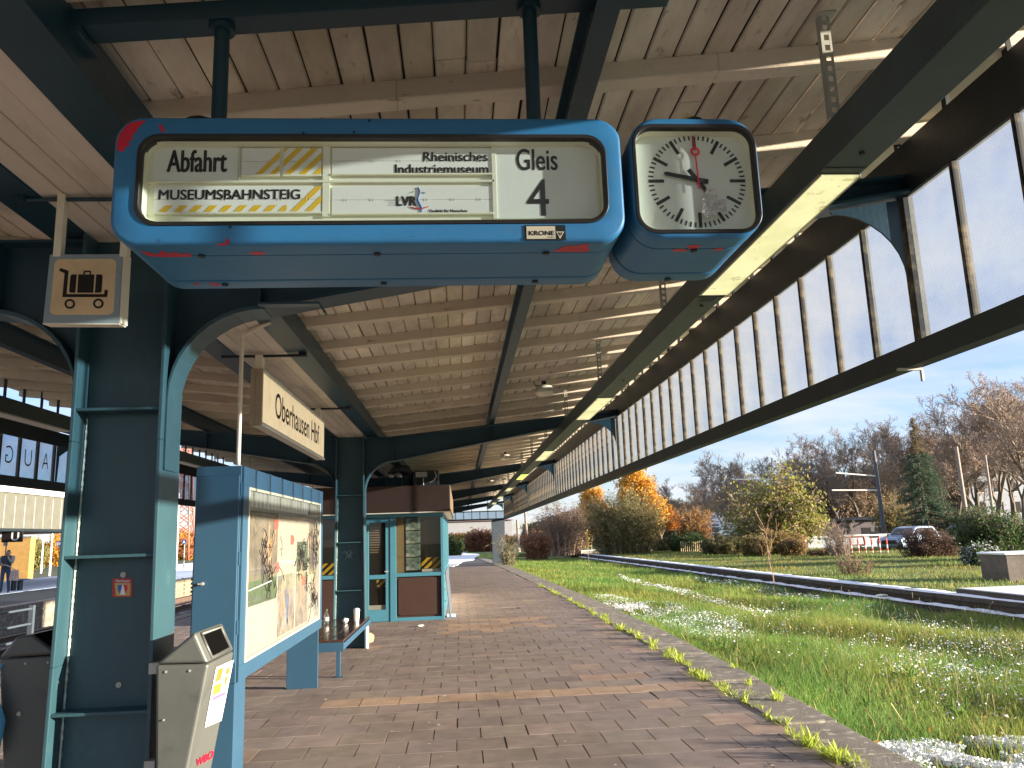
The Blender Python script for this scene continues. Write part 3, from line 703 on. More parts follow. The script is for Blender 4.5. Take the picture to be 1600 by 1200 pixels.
def gasket(win, parent, wdt=.013):
    m_ = MB()
    rr = [(.0, -.004), (.004, -.007), (.007, -.003), (.010, -.006), (wdt, -.002), (wdt, .03)]
    rings = [[(a, YD + dy, b) for a, b in rrect(win[0] + i, win[1] - i, win[2] + i, win[3] - i, .068 - i * .6, 8)] for i, dy in rr]
    m_.loft(rings, cap=False); return m_.build('gasket', rubber, parent, smooth=True)
gasket(WIN, db)
YB = YD + .062
inn = (WIN[0] + .014, WIN[1] - .014, WIN[2] + .014, WIN[3] - .014)
m_ = MB(); rg0 = [(a, YD + .02, b) for a, b in rrect(*inn, .056, 8)]; rg1 = [(a, YB, b) for a, b in rrect(*inn, .056, 8)]
m_.loft([rg0, rg1], cap=False); m_.f.append(list(range(len(m_.v) - len(rg1), len(m_.v)))); m_.m.append(0)
m_.build('case_lining', cream, db)
def DP(u, v, y=YB - .004):
    p = gy(u, v, y); return p[0], p[2]
def DR(u0, v0, u1, v1, y=YB - .004):
    a = DP(u0, v1, y); b = DP(u1, v0, y); return a[0], b[0], a[1], b[1]
def plate(mb, u0, v0, u1, v1, d, mi=0, y=YB):
    x0, x1, z0, z1 = DR(u0, v0, u1, v1, y); mb.box(x0, x1, y - d, y - .0005, z0, z1, None, mi); return x0, x1, z0, z1
fx = MB(); plate(fx, 238, 230, 374, 283, .004); plate(fx, 774, 226, 929, 343, .008); o_ = fx.build('fixed_plate', face_m, db, bevel=.001)
wn = MB(); r = DR(260, 235, 356, 269); write(wn, 'Abfahrt', *r, lambda a, b: (a, YB - .0052, b), bold=.032)
r = DR(807, 234, 870, 267); write(wn, 'Gleis', *r, lambda a, b: (a, YB - .0092, b), bold=.018)
r = DR(824, 281, 856, 338); write(wn, '4', *r, lambda a, b: (a, YB - .0092, b), bold=.004)
wn.build('lettering', black, o_)
# ribs between the flap fields
rbm = MB(); plate(rbm, 232, 283, 772, 288, .012); plate(rbm, 504, 226, 517, 340, .010); plate(rbm, 374.5, 228, 377, 282, .012); plate(rbm, 770.5, 226, 773.5, 343, .012)
rbm.build('divider', cream, db, bevel=.002)
YF = YB - .008
for (u0, v0, u1, v1, words, kind) in ((377.5, 231, 438, 277, None, 'a'), (443, 231, 503, 277, None, 'b'), (240, 290, 503, 336, (('MUSEUMSBAHNSTEIG', 248, 297, 470, 313, .045),), 'c'),
                                    (519, 231, 769.5, 275, (('Rheinisches', 661, 239, 762, 253, .045), ('Industriemuseum', 617, 258, 763, 272.5, .045)), None),
                                    (519, 290, 769.5, 337, (('Qualität für Menschen', 670, 328, 730, 334, .06), ('LVR', 619, 308, 651, 322.5, .08)), 'l')):
    x0, x1, z0, z1 = DR(u0, v0, u1, v1); zm = (z0 + z1) / 2 + .001
    fm_ = MB().box(x0, x1, YF, YB - .001, zm + .0006, z1 - .004).box(x0, x1, YF, YB - .001, z0 + .008, zm - .0006)
    fo = fm_.build('flap', flap_m, db)
    sh = MB().box(x0, x1, YF - .006, YB - .001, z0, z0 + .0055)
    hz = [x0 + (x1 - x0) * (i + .5) / max(2, int((u1 - u0) / 40)) for i in range(max(2, int((u1 - u0) / 40)))]
    for x in hz:
        for d in (-.005, .005): sh.tube([(x + d - .0015, YF - .0005, zm + .005), (x + d + .0005, YF - .002, zm + .002), (x + d + .0005, YF - .002, zm - .002), (x + d - .0015, YF - .0005, zm - .005)], .0007, 4)
    sh.build('flap_stop', cream, fo)
    P_ = lambda a, b: (a, YF - .0012, b)
    if words:
        ww = MB()
        for (s, a, b, c_, d, bo) in words: write(ww, s, *DR(a, b, c_, d), P_, bold=bo)
        ww.build('lettering', black, fo)
    st = MB(); k = (x1 - x0) / (u1 - u0)
    if kind == 'a': stripes(st, x0, x1, z0 + .008, z1 - .004, [x0 + 22 * k, x0 + 44 * k], 11 * k, .95, P_)
    if kind == 'b': stripes(st, x0, x1, z0 + .008, z1 - .004, [x0 - 46 * k, x0 - 23 * k, x0 + 1 * k, x0 + 24 * k, x0 + 46 * k], 11 * k, .95, P_)
    if kind == 'c':
        stripes(st, x0, x0 + 208 * k, z0 + .009, z0 + .009 + 9.5 * k * 1.1, [x0 + (8 + 23.3 * i) * k for i in range(9)], 12 * k, .95, P_)
        stripes(st, x0 + 200 * k, x1, z0 + .009, z1 - .004, [x0 + 214 * k, x0 + 237 * k], 11 * k, .95, P_)
    if kind in ('a', 'b', 'c'): st.build('hazard_stripes', yellow, fo)
    if kind == 'l':
        lb = MB(); pts = [(DP(653 + 2.2 * math.sin(i * .75) + i * .35, 294 + i * 3.2)) for i in range(13)]
        lb.tube([(a, YF - .002, b) for a, b in pts], [.0022 + .0012 * math.sin(PI * i / 12) for i in range(13)], 6); lb.build('blue_wave', blue_p, fo)
        la = MB(); pts = [DP(640 + i * 2.5, 323.5 + 3.6 * math.sin(PI * (i + .5) / 12.5)) for i in range(13)]
        la.tube([(a, YF - .002, b) for a, b in pts], [.0006 + .0018 * math.sin(PI * (i + .5) / 13) for i in range(13)], 6); la.build('red_smile', red_m, fo)
        lg = MB()
        for a, b in (((642, 302), (647, 300.5)), ((660, 301.5), (665, 303))): lg.tube([(*DP(*a)[:1], YF - .002, DP(*a)[1]), (DP(*b)[0], YF - .002, DP(*b)[1])], .0012, 5)
        lg.pieces('green_mark', green_p, fo)
        ls = MB()
        for v_, s in ((314, 'Landschafts'), (317.5, 'Verband'), (321, 'Rheinland')): write(ls, s, *DR(602 if v_ < 315 else 607, v_ - 1.2, 617, v_ + 1.2), P_)
        ls.build('small_lettering', pbr('grey_print', (.35, .35, .32), .6), fo)
MB().add([(WIN[0] + .012, YD + .012, WIN[2] + .012), (WIN[1] - .012, YD + .012, WIN[2] + .012), (WIN[1] - .012, YD + .012, WIN[3] - .012), (WIN[0] + .012, YD + .012, WIN[3] - .012)], [(0, 1, 2, 3)]).build('glass', clear, db)
# maker's plate
kp = gy(820, 376, YD); kq = gy(883, 352, YD)
k0 = MB().box(kp[0], kq[0], YD - .003, YD, kp[2], kq[2]).build('maker_plate', black, db)
ka = gy(823, 374, YD); kc = gy(867, 354, YD)
MB().box(ka[0], kc[0], YD - .0042, YD - .0031, ka[2], kc[2]).build('gold_field', gold, k0)
wm = MB(); a = gy(826, 368.5, YD); b = gy(866, 361.5, YD); write(wm, 'KRONE', a[0], b[0], a[2], b[2], lambda p, q: (p, YD - .0048, q), bold=.06)
a = gy(855, 372.5, YD); b = gy(866, 370.2, YD); write(wm, 'GMBH', a[0], b[0], a[2], b[2], lambda p, q: (p, YD - .0048, q)); wm.build('lettering', black, k0)
tr_ = MB(); F = lambda u, v: (gy(u, v, YD)[0], YD - .0042, gy(u, v, YD)[2])
tr_.flat([(868.5, 362.5), (881.5, 362.5), (875, 374)], F)
tr2 = MB(); tr2.flat([(871, 364), (874.4, 364), (874.4, 370)], lambda u, v: (gy(u, v, YD)[0], YD - .0048, gy(u, v, YD)[2])).flat([(875.6, 364), (879, 364), (875.6, 370)], lambda u, v: (gy(u, v, YD)[0], YD - .0048, gy(u, v, YD)[2]))
tg = tr_.build('triangle_emblem', gold, k0); tr2.build('triangle_bars', black, k0)
# flaked paint showing red undercoat
rd = MB(); FF = lambda u, v: (gy(u, v, YD)[0], YD - .0009, gy(u, v, YD)[2]); BB = lambda u, v, z=Z0: (gz(u, v, z)[0], gz(u, v, z)[1], z - .0009)
rd.flat([(183, 236), (183, 222), (188, 208), (197, 197), (208, 190.5), (228, 188), (222, 195), (215, 201), (213, 206), (206, 213), (208, 217), (201, 222), (203, 227), (196, 230), (194, 236), (190, 238), (186, 235)], FF)
rd.flat([(248, 195), (252, 194), (257, 203), (257, 208), (252, 205), (249, 199)], FF)
rd.flat([(338, 383), (344, 380), (351, 381), (355, 370.5), (357, 376), (360, 374), (357, 382), (348, 384)], FF)
rd.flat([(219, 391), (232, 394), (246, 397), (252, 391), (262, 395), (275, 394), (286, 396), (297, 395), (300, 401), (262, 401.5), (236, 400.5), (226, 397)], BB)
rd.flat([(388, 395), (398, 392.5), (410, 393.5), (418, 395), (411, 397.5), (400, 398.5), (391, 397)], BB)
rd.flat([(862, 393), (872, 389), (882, 384.5), (905, 383), (916, 380), (921, 381.5), (918, 386), (922, 390), (915, 393.5)], BB)
rd.flat([(301, 443), (309, 442), (314, 443.5), (309, 445), (303, 445)], BB); rd.flat([(324, 442), (335, 441.5), (347, 445), (338, 446.5), (330, 444.5)], BB)
rd.pieces('flaked_paint', redp, db)
sw = MB()
for u, v_ in ((315, 399), (590, 396), (853, 394.5), (352, 444), (600, 442), (836, 439)):
    p = gz(u, v_, Z0); sw.tube([(p[0], p[1], Z0 + .002), (p[0], p[1], Z0 - .006)], .012, 6)
for u, v_ in ((577, 189), (474, 208), (553, 207), (360, 355)):
    p = gy(u, v_, YD); sw.tube([(p[0], YD + .001, p[2]), (p[0], YD - .004, p[2])], .004, 6)
sw.pieces('screw', dark, db)
# hanger beam and two poles
hb = MB(); xl, xr = -1.315, XC + 2.298
def hz_(x): return 3.433 + .086 * (x + 1.315)
hb.hexa([(xl, 2.555, hz_(xl)), (xr, 2.555, hz_(xr)), (xr, 2.66, hz_(xr)), (xl, 2.66, hz_(xl)), (xl, 2.555, hz_(xl) + .07), (xr, 2.555, hz_(xr) + .07), (xr, 2.66, hz_(xr) + .07), (xl, 2.66, hz_(xl) + .07)])
x2, x3 = XC + 2.316, .83
hb.hexa([(x2, 2.555, hz_(x2)), (x3, 2.555, hz_(x3)), (x3, 2.66, hz_(x3)), (x2, 2.66, hz_(x2)), (x2, 2.555, hz_(x2) + .07), (x3, 2.555, hz_(x3) + .07), (x3, 2.66, hz_(x3) + .07), (x2, 2.66, hz_(x2) + .07)])
hb.box(xl - .01, xl + .05, 2.53, 2.69, 3.40, 3.432).build('hanger_beam', steel, db, bevel=.004)
for u in (345, 831):
    x = gy(u, 110, 2.608)[0]
    MB().tube([(x, 2.608, Z1 - .002), (x, 2.608, hz_(x) + .003)], .0265, 18).lathe([(.05, 0), (.05, .012)], (x, 2.608, Z1), 16).lathe([(.045, -.02), (.045, .0)], (x, 2.608, hz_(x) - .001), 12).build('hanger_pole', steel, db, smooth=False)

# ---------------------------------------------------------------- station clock
ck = thing('station_clock', (.80, 2.62, 2.59), 'square blue station clock with white dial, black hands and a taped crack', 'clock')
cx0, cx1, cz0, cz1 = .588, 1.022, 2.588, 3.014
ca = gy(996, 365, YD); cb = gy(1177, 195, YD); CW = (ca[0], cb[0], ca[2], cb[2])
hc = drum(cx0, cx1, cz0, cz1, .10, SECS, 'housing', ck, CW, dblue)
bv = hc.modifiers.new('es', 'EDGE_SPLIT'); bv.split_angle = R_(40); hc.data.polygons.foreach_set('use_smooth', [True] * len(hc.data.polygons))
gasket(CW, ck)
inn = (CW[0] + .014, CW[1] - .014, CW[2] + .014, CW[3] - .014)
m_ = MB(); rg0 = [(a, YD + .02, b) for a, b in rrect(*inn, .058, 8)]; rg1 = [(a, YD + .056, b) for a, b in rrect(*inn, .058, 8)]
m_.loft([rg0, rg1], cap=False).build('case_lining', cream, ck)
YC = YD + .055
dl = MB().prism(rrect(*inn, .058, 8), lambda a, b: (a, YC, b), lambda a, b: (a, YC + .004, b)).build('dial', face_m, ck)
cc_ = gy(1089, 283, YC); CXc, CZc = cc_[0], cc_[2]; RR = .1665
tk = MB()
for i in range(60):
    a = 2 * PI * i / 60; big = i % 5 == 0; r0 = RR * (.68 if big else .895); wdt = .0058 if big else .0029
    ux, uz = math.sin(a), math.cos(a); px_, pz = uz, -ux
    tk.flat([(r0, -wdt), (RR, -wdt), (RR, wdt), (r0, wdt)], lambda r_, s: (CXc + ux * r_ + px_ * s, YC - .0012, CZc + uz * r_ + pz * s))
tk.build('minute_marks', black, dl)
def hand(name, ang, r0, r1, w0, w1, y, mt, ring=None, tipped=False):
    a = R_(ang); ux, uz = math.sin(a), math.cos(a); px_, pz = uz, -ux; h_ = MB()
    poly = [(r0, -w0), (r1 - (.008 if tipped else 0), -w1), (r1, 0), (r1 - (.008 if tipped else 0), w1), (r0, w0)] if tipped else [(r0, -w0), (r1, -w1), (r1, w1), (r0, w0)]
    h_.prism(poly, lambda r_, s: (CXc + ux * r_ + px_ * s, y, CZc + uz * r_ + pz * s), lambda r_, s: (CXc + ux * r_ + px_ * s, y - .0015, CZc + uz * r_ + pz * s))
    if ring:
        vs = []; fs = []
        for k in range(24):
            t = 2 * PI * k / 24
            for q in (.0085, .0165): vs.append((CXc + ux * ring + q * math.cos(t), y - .0016, CZc + uz * ring + q * math.sin(t)))
        for k in range(24): n = (k + 1) % 24; fs.append((2 * k, 2 * n, 2 * n + 1, 2 * k + 1))
        h_.add(vs, fs)
    return h_.build(name, mt, ck)
hand('hour_hand', 144, -.048, .10, .0075, .0058, YC - .006, black)
hand('minute_hand', 282, -.036, .118, .0085, .0068, YC - .010, black, tipped=True)
hand('second_hand', 358, -.034, .085, .0027, .0022, YC - .014, red_m, ring=.1)
hand('second_hand', 358, .115, .158, .0018, .0012, YC - .014, red_m)
MB().add([(CW[0] + .012, YD + .012, CW[2] + .012), (CW[1] - .012, YD + .012, CW[2] + .012), (CW[1] - .012, YD + .012, CW[3] - .012), (CW[0] + .012, YD + .012, CW[3] - .012)], [(0, 1, 2, 3)]).build('glass', clear, ck)
tp = MB(); rt = random.Random(2)
tpts = [(1103, 295), (1112, 295.5), (1119, 294), (1119.5, 304), (1119, 314), (1127, 312), (1134, 311.5), (1134, 321), (1135.5, 330), (1127, 330), (1121, 332.5), (1121.5, 337), (1112, 338), (1103, 341.5), (1100, 336), (1095, 330), (1097.5, 322), (1096, 312), (1101, 309)]
cen = (1110, 321)
for i in range(len(tpts)):
    a, b = tpts[i], tpts[(i + 1) % len(tpts)]
    tp.add([(*gy(*p, YD + .010)[[0]], YD + .0105 - rt.uniform(0, .004), gy(*p, YD + .010)[2]) for p in (a, b, cen)], [(0, 1, 2)])
tp.build('tape_patch', pbr('crinkled_tape', (.50, .48, .42), .25, var=.35, vscale=60, bump=.8, bscale=90), ck)
rd = MB(); rd.flat([(1049, 390), (1066, 388), (1075, 391), (1070, 392.5), (1052, 392.5)], lambda u, v: BB(u, v, cz0)).flat([(1072, 384), (1088, 382), (1098, 383), (1086, 388), (1078, 389)], lambda u, v: BB(u, v, cz0)).flat([(1110, 390), (1128, 386.5), (1131, 389), (1120, 391.5)], lambda u, v: BB(u, v, cz0))
rd.pieces('flaked_paint', redp, ck)
sw = MB()
for u, v_ in ((1084, 390.5), (1043, 435.5)):
    p = gz(u, v_, cz0); sw.tube([(p[0], p[1], cz0 + .002), (p[0], p[1], cz0 - .006)], .012, 6)
sw.pieces('screw', dark, ck)
MB().tube([(.50, 2.79, 2.83), (.62, 2.79, 2.83)], .03, 12).build('side_bracket', steel, ck)
# dry leaf litter on the two housings
def debris(x, z, s, label, seed):
    r = random.Random(seed); d = MB()
    n = 10; d.add([(x + s * math.cos(2 * PI * k / n) * r.uniform(.7, 1.1), YD + .04 + .03 * math.sin(2 * PI * k / n), z + .004 + r.uniform(0, .006)) for k in range(n)] + [(x, YD + .04, z + .012)], [(k, (k + 1) % n, n) for k in range(n)])
    o = d.build('dry_leaves', pbr('dry_leaf' + str(seed), (.16, .11, .06), .8, var=.3), None)
    tag(o, label, 'leaf litter')
    e = MB(); c0 = (x - s * .1, YD + .05, z + .022); pts = [(c0[0] + r.gauss(0, .010), c0[1] + r.gauss(0, .008), c0[2] + r.gauss(0, .007)) for _ in range(14)]
    for _ in range(12): e.add(r.sample(pts, 3), [(0, 1, 2)])
    e.build('crumpled_leaf', pbr('gold_leaf' + str(seed), (.50, .36, .14), .4, var=.4, vscale=40), o)
debris(gy(312, 180, YD + .04)[0], Z1, .055, 'flat dry brown leaf lying on top of the long blue departure board', 1)
debris(gy(1083, 182, YD + .04)[0], cz1, .038, 'small crumpled dry leaf lying on top of the blue station clock', 2)

# ---------------------------------------------------------------- luggage trolley sign
ls = thing('luggage_sign', (-1.72, 3.7, 2.68), 'square tan sign with a luggage trolley pictogram, hung on two white straps', 'sign')
def LP(u, v, d=0.0):
    p = gy(u, v, 3.70 - .10 * (v - 397) / 108.0); return (p[0], p[1] - d, p[2])
cs = [(66.5, 504.5), (186, 505), (192.5, 396.5), (77.5, 397.5)]
fr = [LP(*p) for p in cs]; bk = [(p[0], p[1] + .075, p[2] + .006) for p in fr]
MB().add(fr + bk, [(0, 1, 2, 3), (7, 6, 5, 4), (0, 4, 5, 1), (1, 5, 6, 2), (2, 6, 7, 3), (3, 7, 4, 0)]).build('box', signgrey, ls, bevel=.004)
e1 = MB().add([tuple(Vector(p) + Vector((.0005, 0, 0))) for p in (fr[1], bk[1], bk[2], fr[2])] + [tuple(Vector(p) + Vector((.007, 0, 0))) for p in (fr[1], bk[1], bk[2], fr[2])], [(4, 5, 6, 7), (0, 1, 5, 4), (1, 2, 6, 5), (2, 3, 7, 6), (3, 0, 4, 7)])
e1.add([(fr[0][0], fr[0][1], fr[0][2] - .0005), (bk[0][0], bk[0][1], bk[0][2] - .0005), (bk[1][0], bk[1][1], bk[1][2] - .0005), (fr[1][0], fr[1][1], fr[1][2] - .0005)] + [(p[0], p[1], p[2] - .006) for p in (fr[0], bk[0], bk[1], fr[1])], [(7, 6, 5, 4), (0, 4, 5, 1), (1, 5, 6, 2), (3, 2, 6, 7), (0, 3, 7, 4)])
e1.build('edge_trim', dirtywhite, ls)
def bil(s, t):                                       # 0..1 across the tan film
    a, b, c_, d = (77.5, 492), (177.5, 492), (182, 404.5), (86, 405)
    return ((1 - s) * ((1 - t) * a[0] + t * d[0]) + s * ((1 - t) * b[0] + t * c_[0]), (1 - s) * ((1 - t) * a[1] + t * d[1]) + s * ((1 - t) * b[1] + t * c_[1]))
film = MB().flat([bil(a, b) for a, b in rrect(0, 1, 0, 1, .09, 6)], lambda u, v: LP(u, v, .001)).build('film', signtan, ls)
pg = MB(); K = lambda x, y: LP(x / 5.0, 280 + y / 5.0, .002)
pg.flat([(472, 694), (538, 716), (536, 740), (522, 898), (815, 898), (818, 865), (846, 868), (838, 922), (488, 922), (506, 736), (463, 716)], K)
pg.flat([(562, 745), (602, 745), (590, 888), (552, 888), (541, 876), (552, 757)], K).flat([(613, 745), (740, 745), (730, 888), (604, 888)], K).flat([(753, 745), (793, 745), (804, 757), (796, 876), (784, 888), (742, 888)], K)
for q in ([(650, 745), (655, 720), (668, 728), (664, 745)], [(655, 720), (662, 715), (706, 715), (714, 722), (702, 728), (668, 728)], [(702, 728), (714, 722), (712, 745), (700, 745)]): pg.flat(q, K)
for cx_, cy_ in ((547, 975), (770, 972)):
    vs = []; fs = []
    for k in range(24):
        t = 2 * PI * k / 24
        for q in (25, 42): vs.append(K(cx_ + q * math.cos(t), cy_ + q * .93 * math.sin(t)))
    pg.add(vs, [(2 * k, 2 * ((k + 1) % 24), 2 * ((k + 1) % 24) + 1, 2 * k + 1) for k in range(24)])
pg.build('pictogram', black, film)
for u in (84, 188):
    p = LP(u, 398); x = p[0]
    MB().box(x - .002, x + .028, 3.695, 3.70, p[2] - .01, 3.335).box(x + .0281, x + .032, 3.695, 3.735, p[2] - .01, 3.335).build('strap', dirtywhite, ls)
MB().tube([(-2.06, 3.716, 3.315), (-1.40, 3.716, 3.315)], .011, 8).box(-2.08, -2.04, 3.69, 3.74, 3.30, 3.325).build('cross_rod', steel, ls)

# ---------------------------------------------------------------- station name sign
ns = thing('station_name_sign', (-1.75, 8.6, 2.68), 'long cream sign reading Oberhausen Hbf hung under the valley of the roof', 'sign')
MB().box(-1.80, -1.704, 6.99, 10.25, 2.672, 3.165).build('box', dirtywhite, ns, bevel=.006)
MB().box(-1.8035, -1.70, 6.975, 6.989, 2.665, 3.172).box(-1.755, -1.748, 6.968, 6.9745, 2.67, 3.168).build('end_cap', pbr('tan_trim', (.46, .36, .26), .5), ns, bevel=.003)
fo = MB().box(-1.7035, -1.7005, 7.03, 10.21, 2.705, 3.135).build('face', pbr('glowing_cream', (.80, .74, .60), .5, var=.06, dirt=[((.55, .42, .25), 3.5, .5, .8, .5)], emit=((1.2, 1.0, .72), .15)), ns)  # faint warm glow added to the face to brighten it
MB().box(-1.7035, -1.694, 6.99, 10.25, 3.140, 3.168).box(-1.7035, -1.694, 6.99, 10.25, 2.668, 2.70).build('frame', white_p, ns, bevel=.003)
p0 = gx(430, 636, -1.70); p1 = gx(498.5, 682, -1.70); zt_ = gx(434, 614.5, -1.70)[2]; zb_ = gx(434, 654, -1.70)[2]
wr = MB(); write(wr, 'Oberhausen Hbf', p0[1], p1[1], zb_, zt_, lambda a, b: (-1.6992, a, b), bold=.02); wr.build('lettering', pbr('dark_print', (.03, .012, .02), .5), fo)
for y in (7.05, 10.05):
    MB().box(-1.775, -1.715, y - .05, y + .05, 3.166, 3.30).build('strap', dirtywhite, ns)
    MB().tube([(-2.08, y, 3.30), (-1.36, y, 3.30)], .013, 8).box(-1.40, -1.34, y - .03, y + .03, 3.29, 3.324).build('cross_rod', dark, ns)
# ---------------------------------------------------------------- litter bins on the first column
def hit(u, v, A, n):
    d = ray(u, v); A = np.array(A); n = np.array(n); return CAMP + d * ((A - CAMP) @ n / (d @ n))
def make_bin(prof, y0, y1, label, shade_slope):
    # prof: backlow, backtop, ridge(s), fronttop, frontlow as (x, z)
    xs = [p[0] for p in prof]
    b = thing('litter_bin', (sum(xs) / len(xs), (y0 + y1) / 2, prof[0][1]), label, 'bin', 'grey steel bins on the column')
    n = len(prof); it = n - 2
    zt = min(prof[1][1], prof[it][1])
    low = [prof[0], prof[1], prof[it], prof[-1]]; hood = prof[1:it + 1]
    MB().prism(low, lambda a, c: (a, y0, c - .003), lambda a, c: (a, y1, c - .003)).build('body', bin_m, b, bevel=.014, seg=3)
    hd = MB().prism(hood, lambda a, c: (a, y0 - .004, c + .001), lambda a, c: (a, y1 + .004, c + .001)).build('hood', bin_m, b, bevel=.016, seg=3)
    r, f_ = prof[it - 1], prof[it]
    dx, dz = f_[0] - r[0], f_[1] - r[1]; ln = math.hypot(dx, dz); nx, nz = -dz / ln, dx / ln
    if (nx > 0) != (dx > 0): nx, nz = -nx, -nz
    P_ = lambda t, s, off: (r[0] + dx * t + nx * off, y0 + (y1 - y0) * s, r[1] + dz * t + nz * off)
    MB().add([P_(.16, .17, .004), P_(.86, .17, .004), P_(.86, .83, .004), P_(.16, .83, .004)], [(0, 1, 2, 3)]).build('opening', void_m, hd)
    rim = MB(); q = [P_(.13, .14, .003), P_(.89, .14, .003), P_(.89, .86, .003), P_(.13, .86, .003), P_(.13, .14, .003)]; rim.tube(q, .009, 6); rim.build('opening_rim', bin_m, hd, smooth=True)
    sgn = 1 if prof[1][0] < prof[it][0] else -1
    bk = prof[1][0]; c0 = XC + sgn * .245
    bm_ = MB()
    for z in (.62, 1.06): bm_.box(min(bk, c0), max(bk, c0), y0 + .05, y0 + .10, z, z + .05)
    bm_.pieces('bracket', galv, b)
    rv = MB(); cxm = prof[1][0]
    for (x, z) in ((bk + sgn * .05, prof[1][1] - .035), (bk + sgn * .16, prof[1][1] - .035)): rv.tube([(x, y0 + .001, z), (x, y0 - .004, z)], .006, 8)
    rv.tube([(bk + sgn * (.05 if sgn > 0 else .17), y0 + .001, .86), (bk + sgn * (.05 if sgn > 0 else .17), y0 - .008, .86)], .011 if sgn < 0 else .004, 10)
    rv.pieces('rivet', galv, b)
    if shade_slope:
        a, c = prof[1], prof[2]; ex, ez = (c[1] - a[1]), -(c[0] - a[0]); l2 = math.hypot(ex, ez); ex, ez = ex / l2 * .003 * (1 if ex > 0 else -1), abs(ez) / l2 * .003
        MB().add([(a[0] + ex, y0 + .012, a[1] + ez + .004), (a[0] + ex, y1, a[1] + ez + .004), (c[0] + ex, y1, c[1] + ez), (c[0] + ex, y0 + .012, c[1] + ez)], [(0, 1, 2, 3)]).build('hood_shade', void_m, hd)  # black sheet stands for the shade on the column-side hood slope
    return b
RB = [(-1.415, .30), (-1.451, 1.110), (-1.275, 1.252), (-1.205, 1.105), (-1.340, .30)]
binr = make_bin(RB, 4.05, 4.49, 'grey litter bin with white notice and red letters, right of the near column', False)
nA = np.array([1.0, 0, -(1.205 - 1.340) / (1.105 - .30) * -1.0]); nA = np.array([(1.105 - .30), 0, -(-1.205 + 1.340)])
A_ = (-1.205 + .004, 4.05, 1.105)
H = lambda u, v, off=0.0: tuple(hit(u, v, (A_[0] + off, A_[1], A_[2]), nA))
nt_ = MB().flat([(365, 1031), (338, 1043), (320, 1137), (346, 1126)], lambda u, v: H(u, v)).build('notice', white_p, binr)
nd = MB(); q = [((340, 1047), (349, 1042), (345, 1062), (337, 1066))]
nd.flat([(341, 1046), (350, 1042), (345, 1062), (336, 1067)], lambda u, v: H(u, v, .0012)).build('orange_panel', pbr('orange_print', (.72, .16, .03), .5), nt_)
g2 = MB().flat([(354, 1045), (360, 1042), (358, 1052), (352, 1055)], lambda u, v: H(u, v, .0012)).flat([(352, 1058), (357, 1056), (353, 1069), (350, 1070)], lambda u, v: H(u, v, .0012)).build('orange_mark', MATS['orange_print'], nt_)
MB().flat([(335, 1071), (347, 1066), (344, 1081), (332, 1087)], lambda u, v: H(u, v, .0012)).build('green_panel', pbr('lime_print', (.30, .55, .03), .5), nt_)
MB().flat([(333, 1090), (354, 1080), (352, 1085), (332, 1095)], lambda u, v: H(u, v, .0012)).build('violet_band', pbr('violet_print', (.18, .10, .25), .5), nt_)
tl = MB()
for i in range(6):
    v0 = 1100 + i * 5.5; tl.flat([(331 - i * 1.2, v0), (349 - i * 1.2 - (i % 3) * 4, v0 - 8 + (i % 3) * 1.5), (349 - i * 1.2 - (i % 3) * 4, v0 - 6.7 + (i % 3) * 1.5), (331 - i * 1.2, v0 + 1.3)], lambda u, v: H(u, v, .0012))
tl.build('small_print', MATS['grey_print'], nt_)
vg, fg = glyphs('WBO', .03); wb_ = MB()
def wbo(a, b):                                       # a across, b up, on the slanted front
    p0_, p1_, p2_ = np.array((306, 1199)), np.array((333, 1184)), np.array((308, 1186))
    uv = p0_ + (p1_ - p0_) * a + (p2_ - p0_) * b; return H(uv[0], uv[1], .0012)
wb_.add([wbo(*p) for p in vg], fg); wb_.build('lettering', red_m, binr)
yl = 4.37
LBp = [(-2.085, .30), (-2.048, 1.135), (gy(50, 992, yl)[0], gy(50, 992, yl)[2]), (gy(25, 994, yl)[0], gy(25, 994, yl)[2] - .004), (gy(-3, 1036, yl)[0], 1.13), (gy(-3, 1036, yl)[0] + .10, .30)]
make_bin(LBp, yl, yl + .42, 'grey litter bin with shade painted on its hood slope, left of the near column', True)
bg_ = MB(); rbg = random.Random(4); ring = []
bx_ = gy(8, 1120, 4.315); bx_ = (bx_[0] - .02, 0)
rings = []
for z, s in ((1.10, .02), (1.02, .05), (.90, .085), (.78, .07), (.70, .02)):
    rings.append([(bx_[0] - .065 + s * math.cos(2 * PI * k / 12) * rbg.uniform(.8, 1.1), 4.315 + s * .6 * math.sin(2 * PI * k / 12), z - .06) for k in range(12)])
bg_.loft(rings); bg_.tube([(bx_[0] - .065, 4.315, 1.03), (bx_[0] - .045, 4.36, 1.09), (bx_[0] - .03, 4.40, 1.12)], .006, 6); tag(bg_.build('plastic_bag', pbr('blue_plastic', (.10, .38, .62), .25), None, smooth=True), 'light blue plastic bag hanging beside the left-hand litter bin', 'bag')

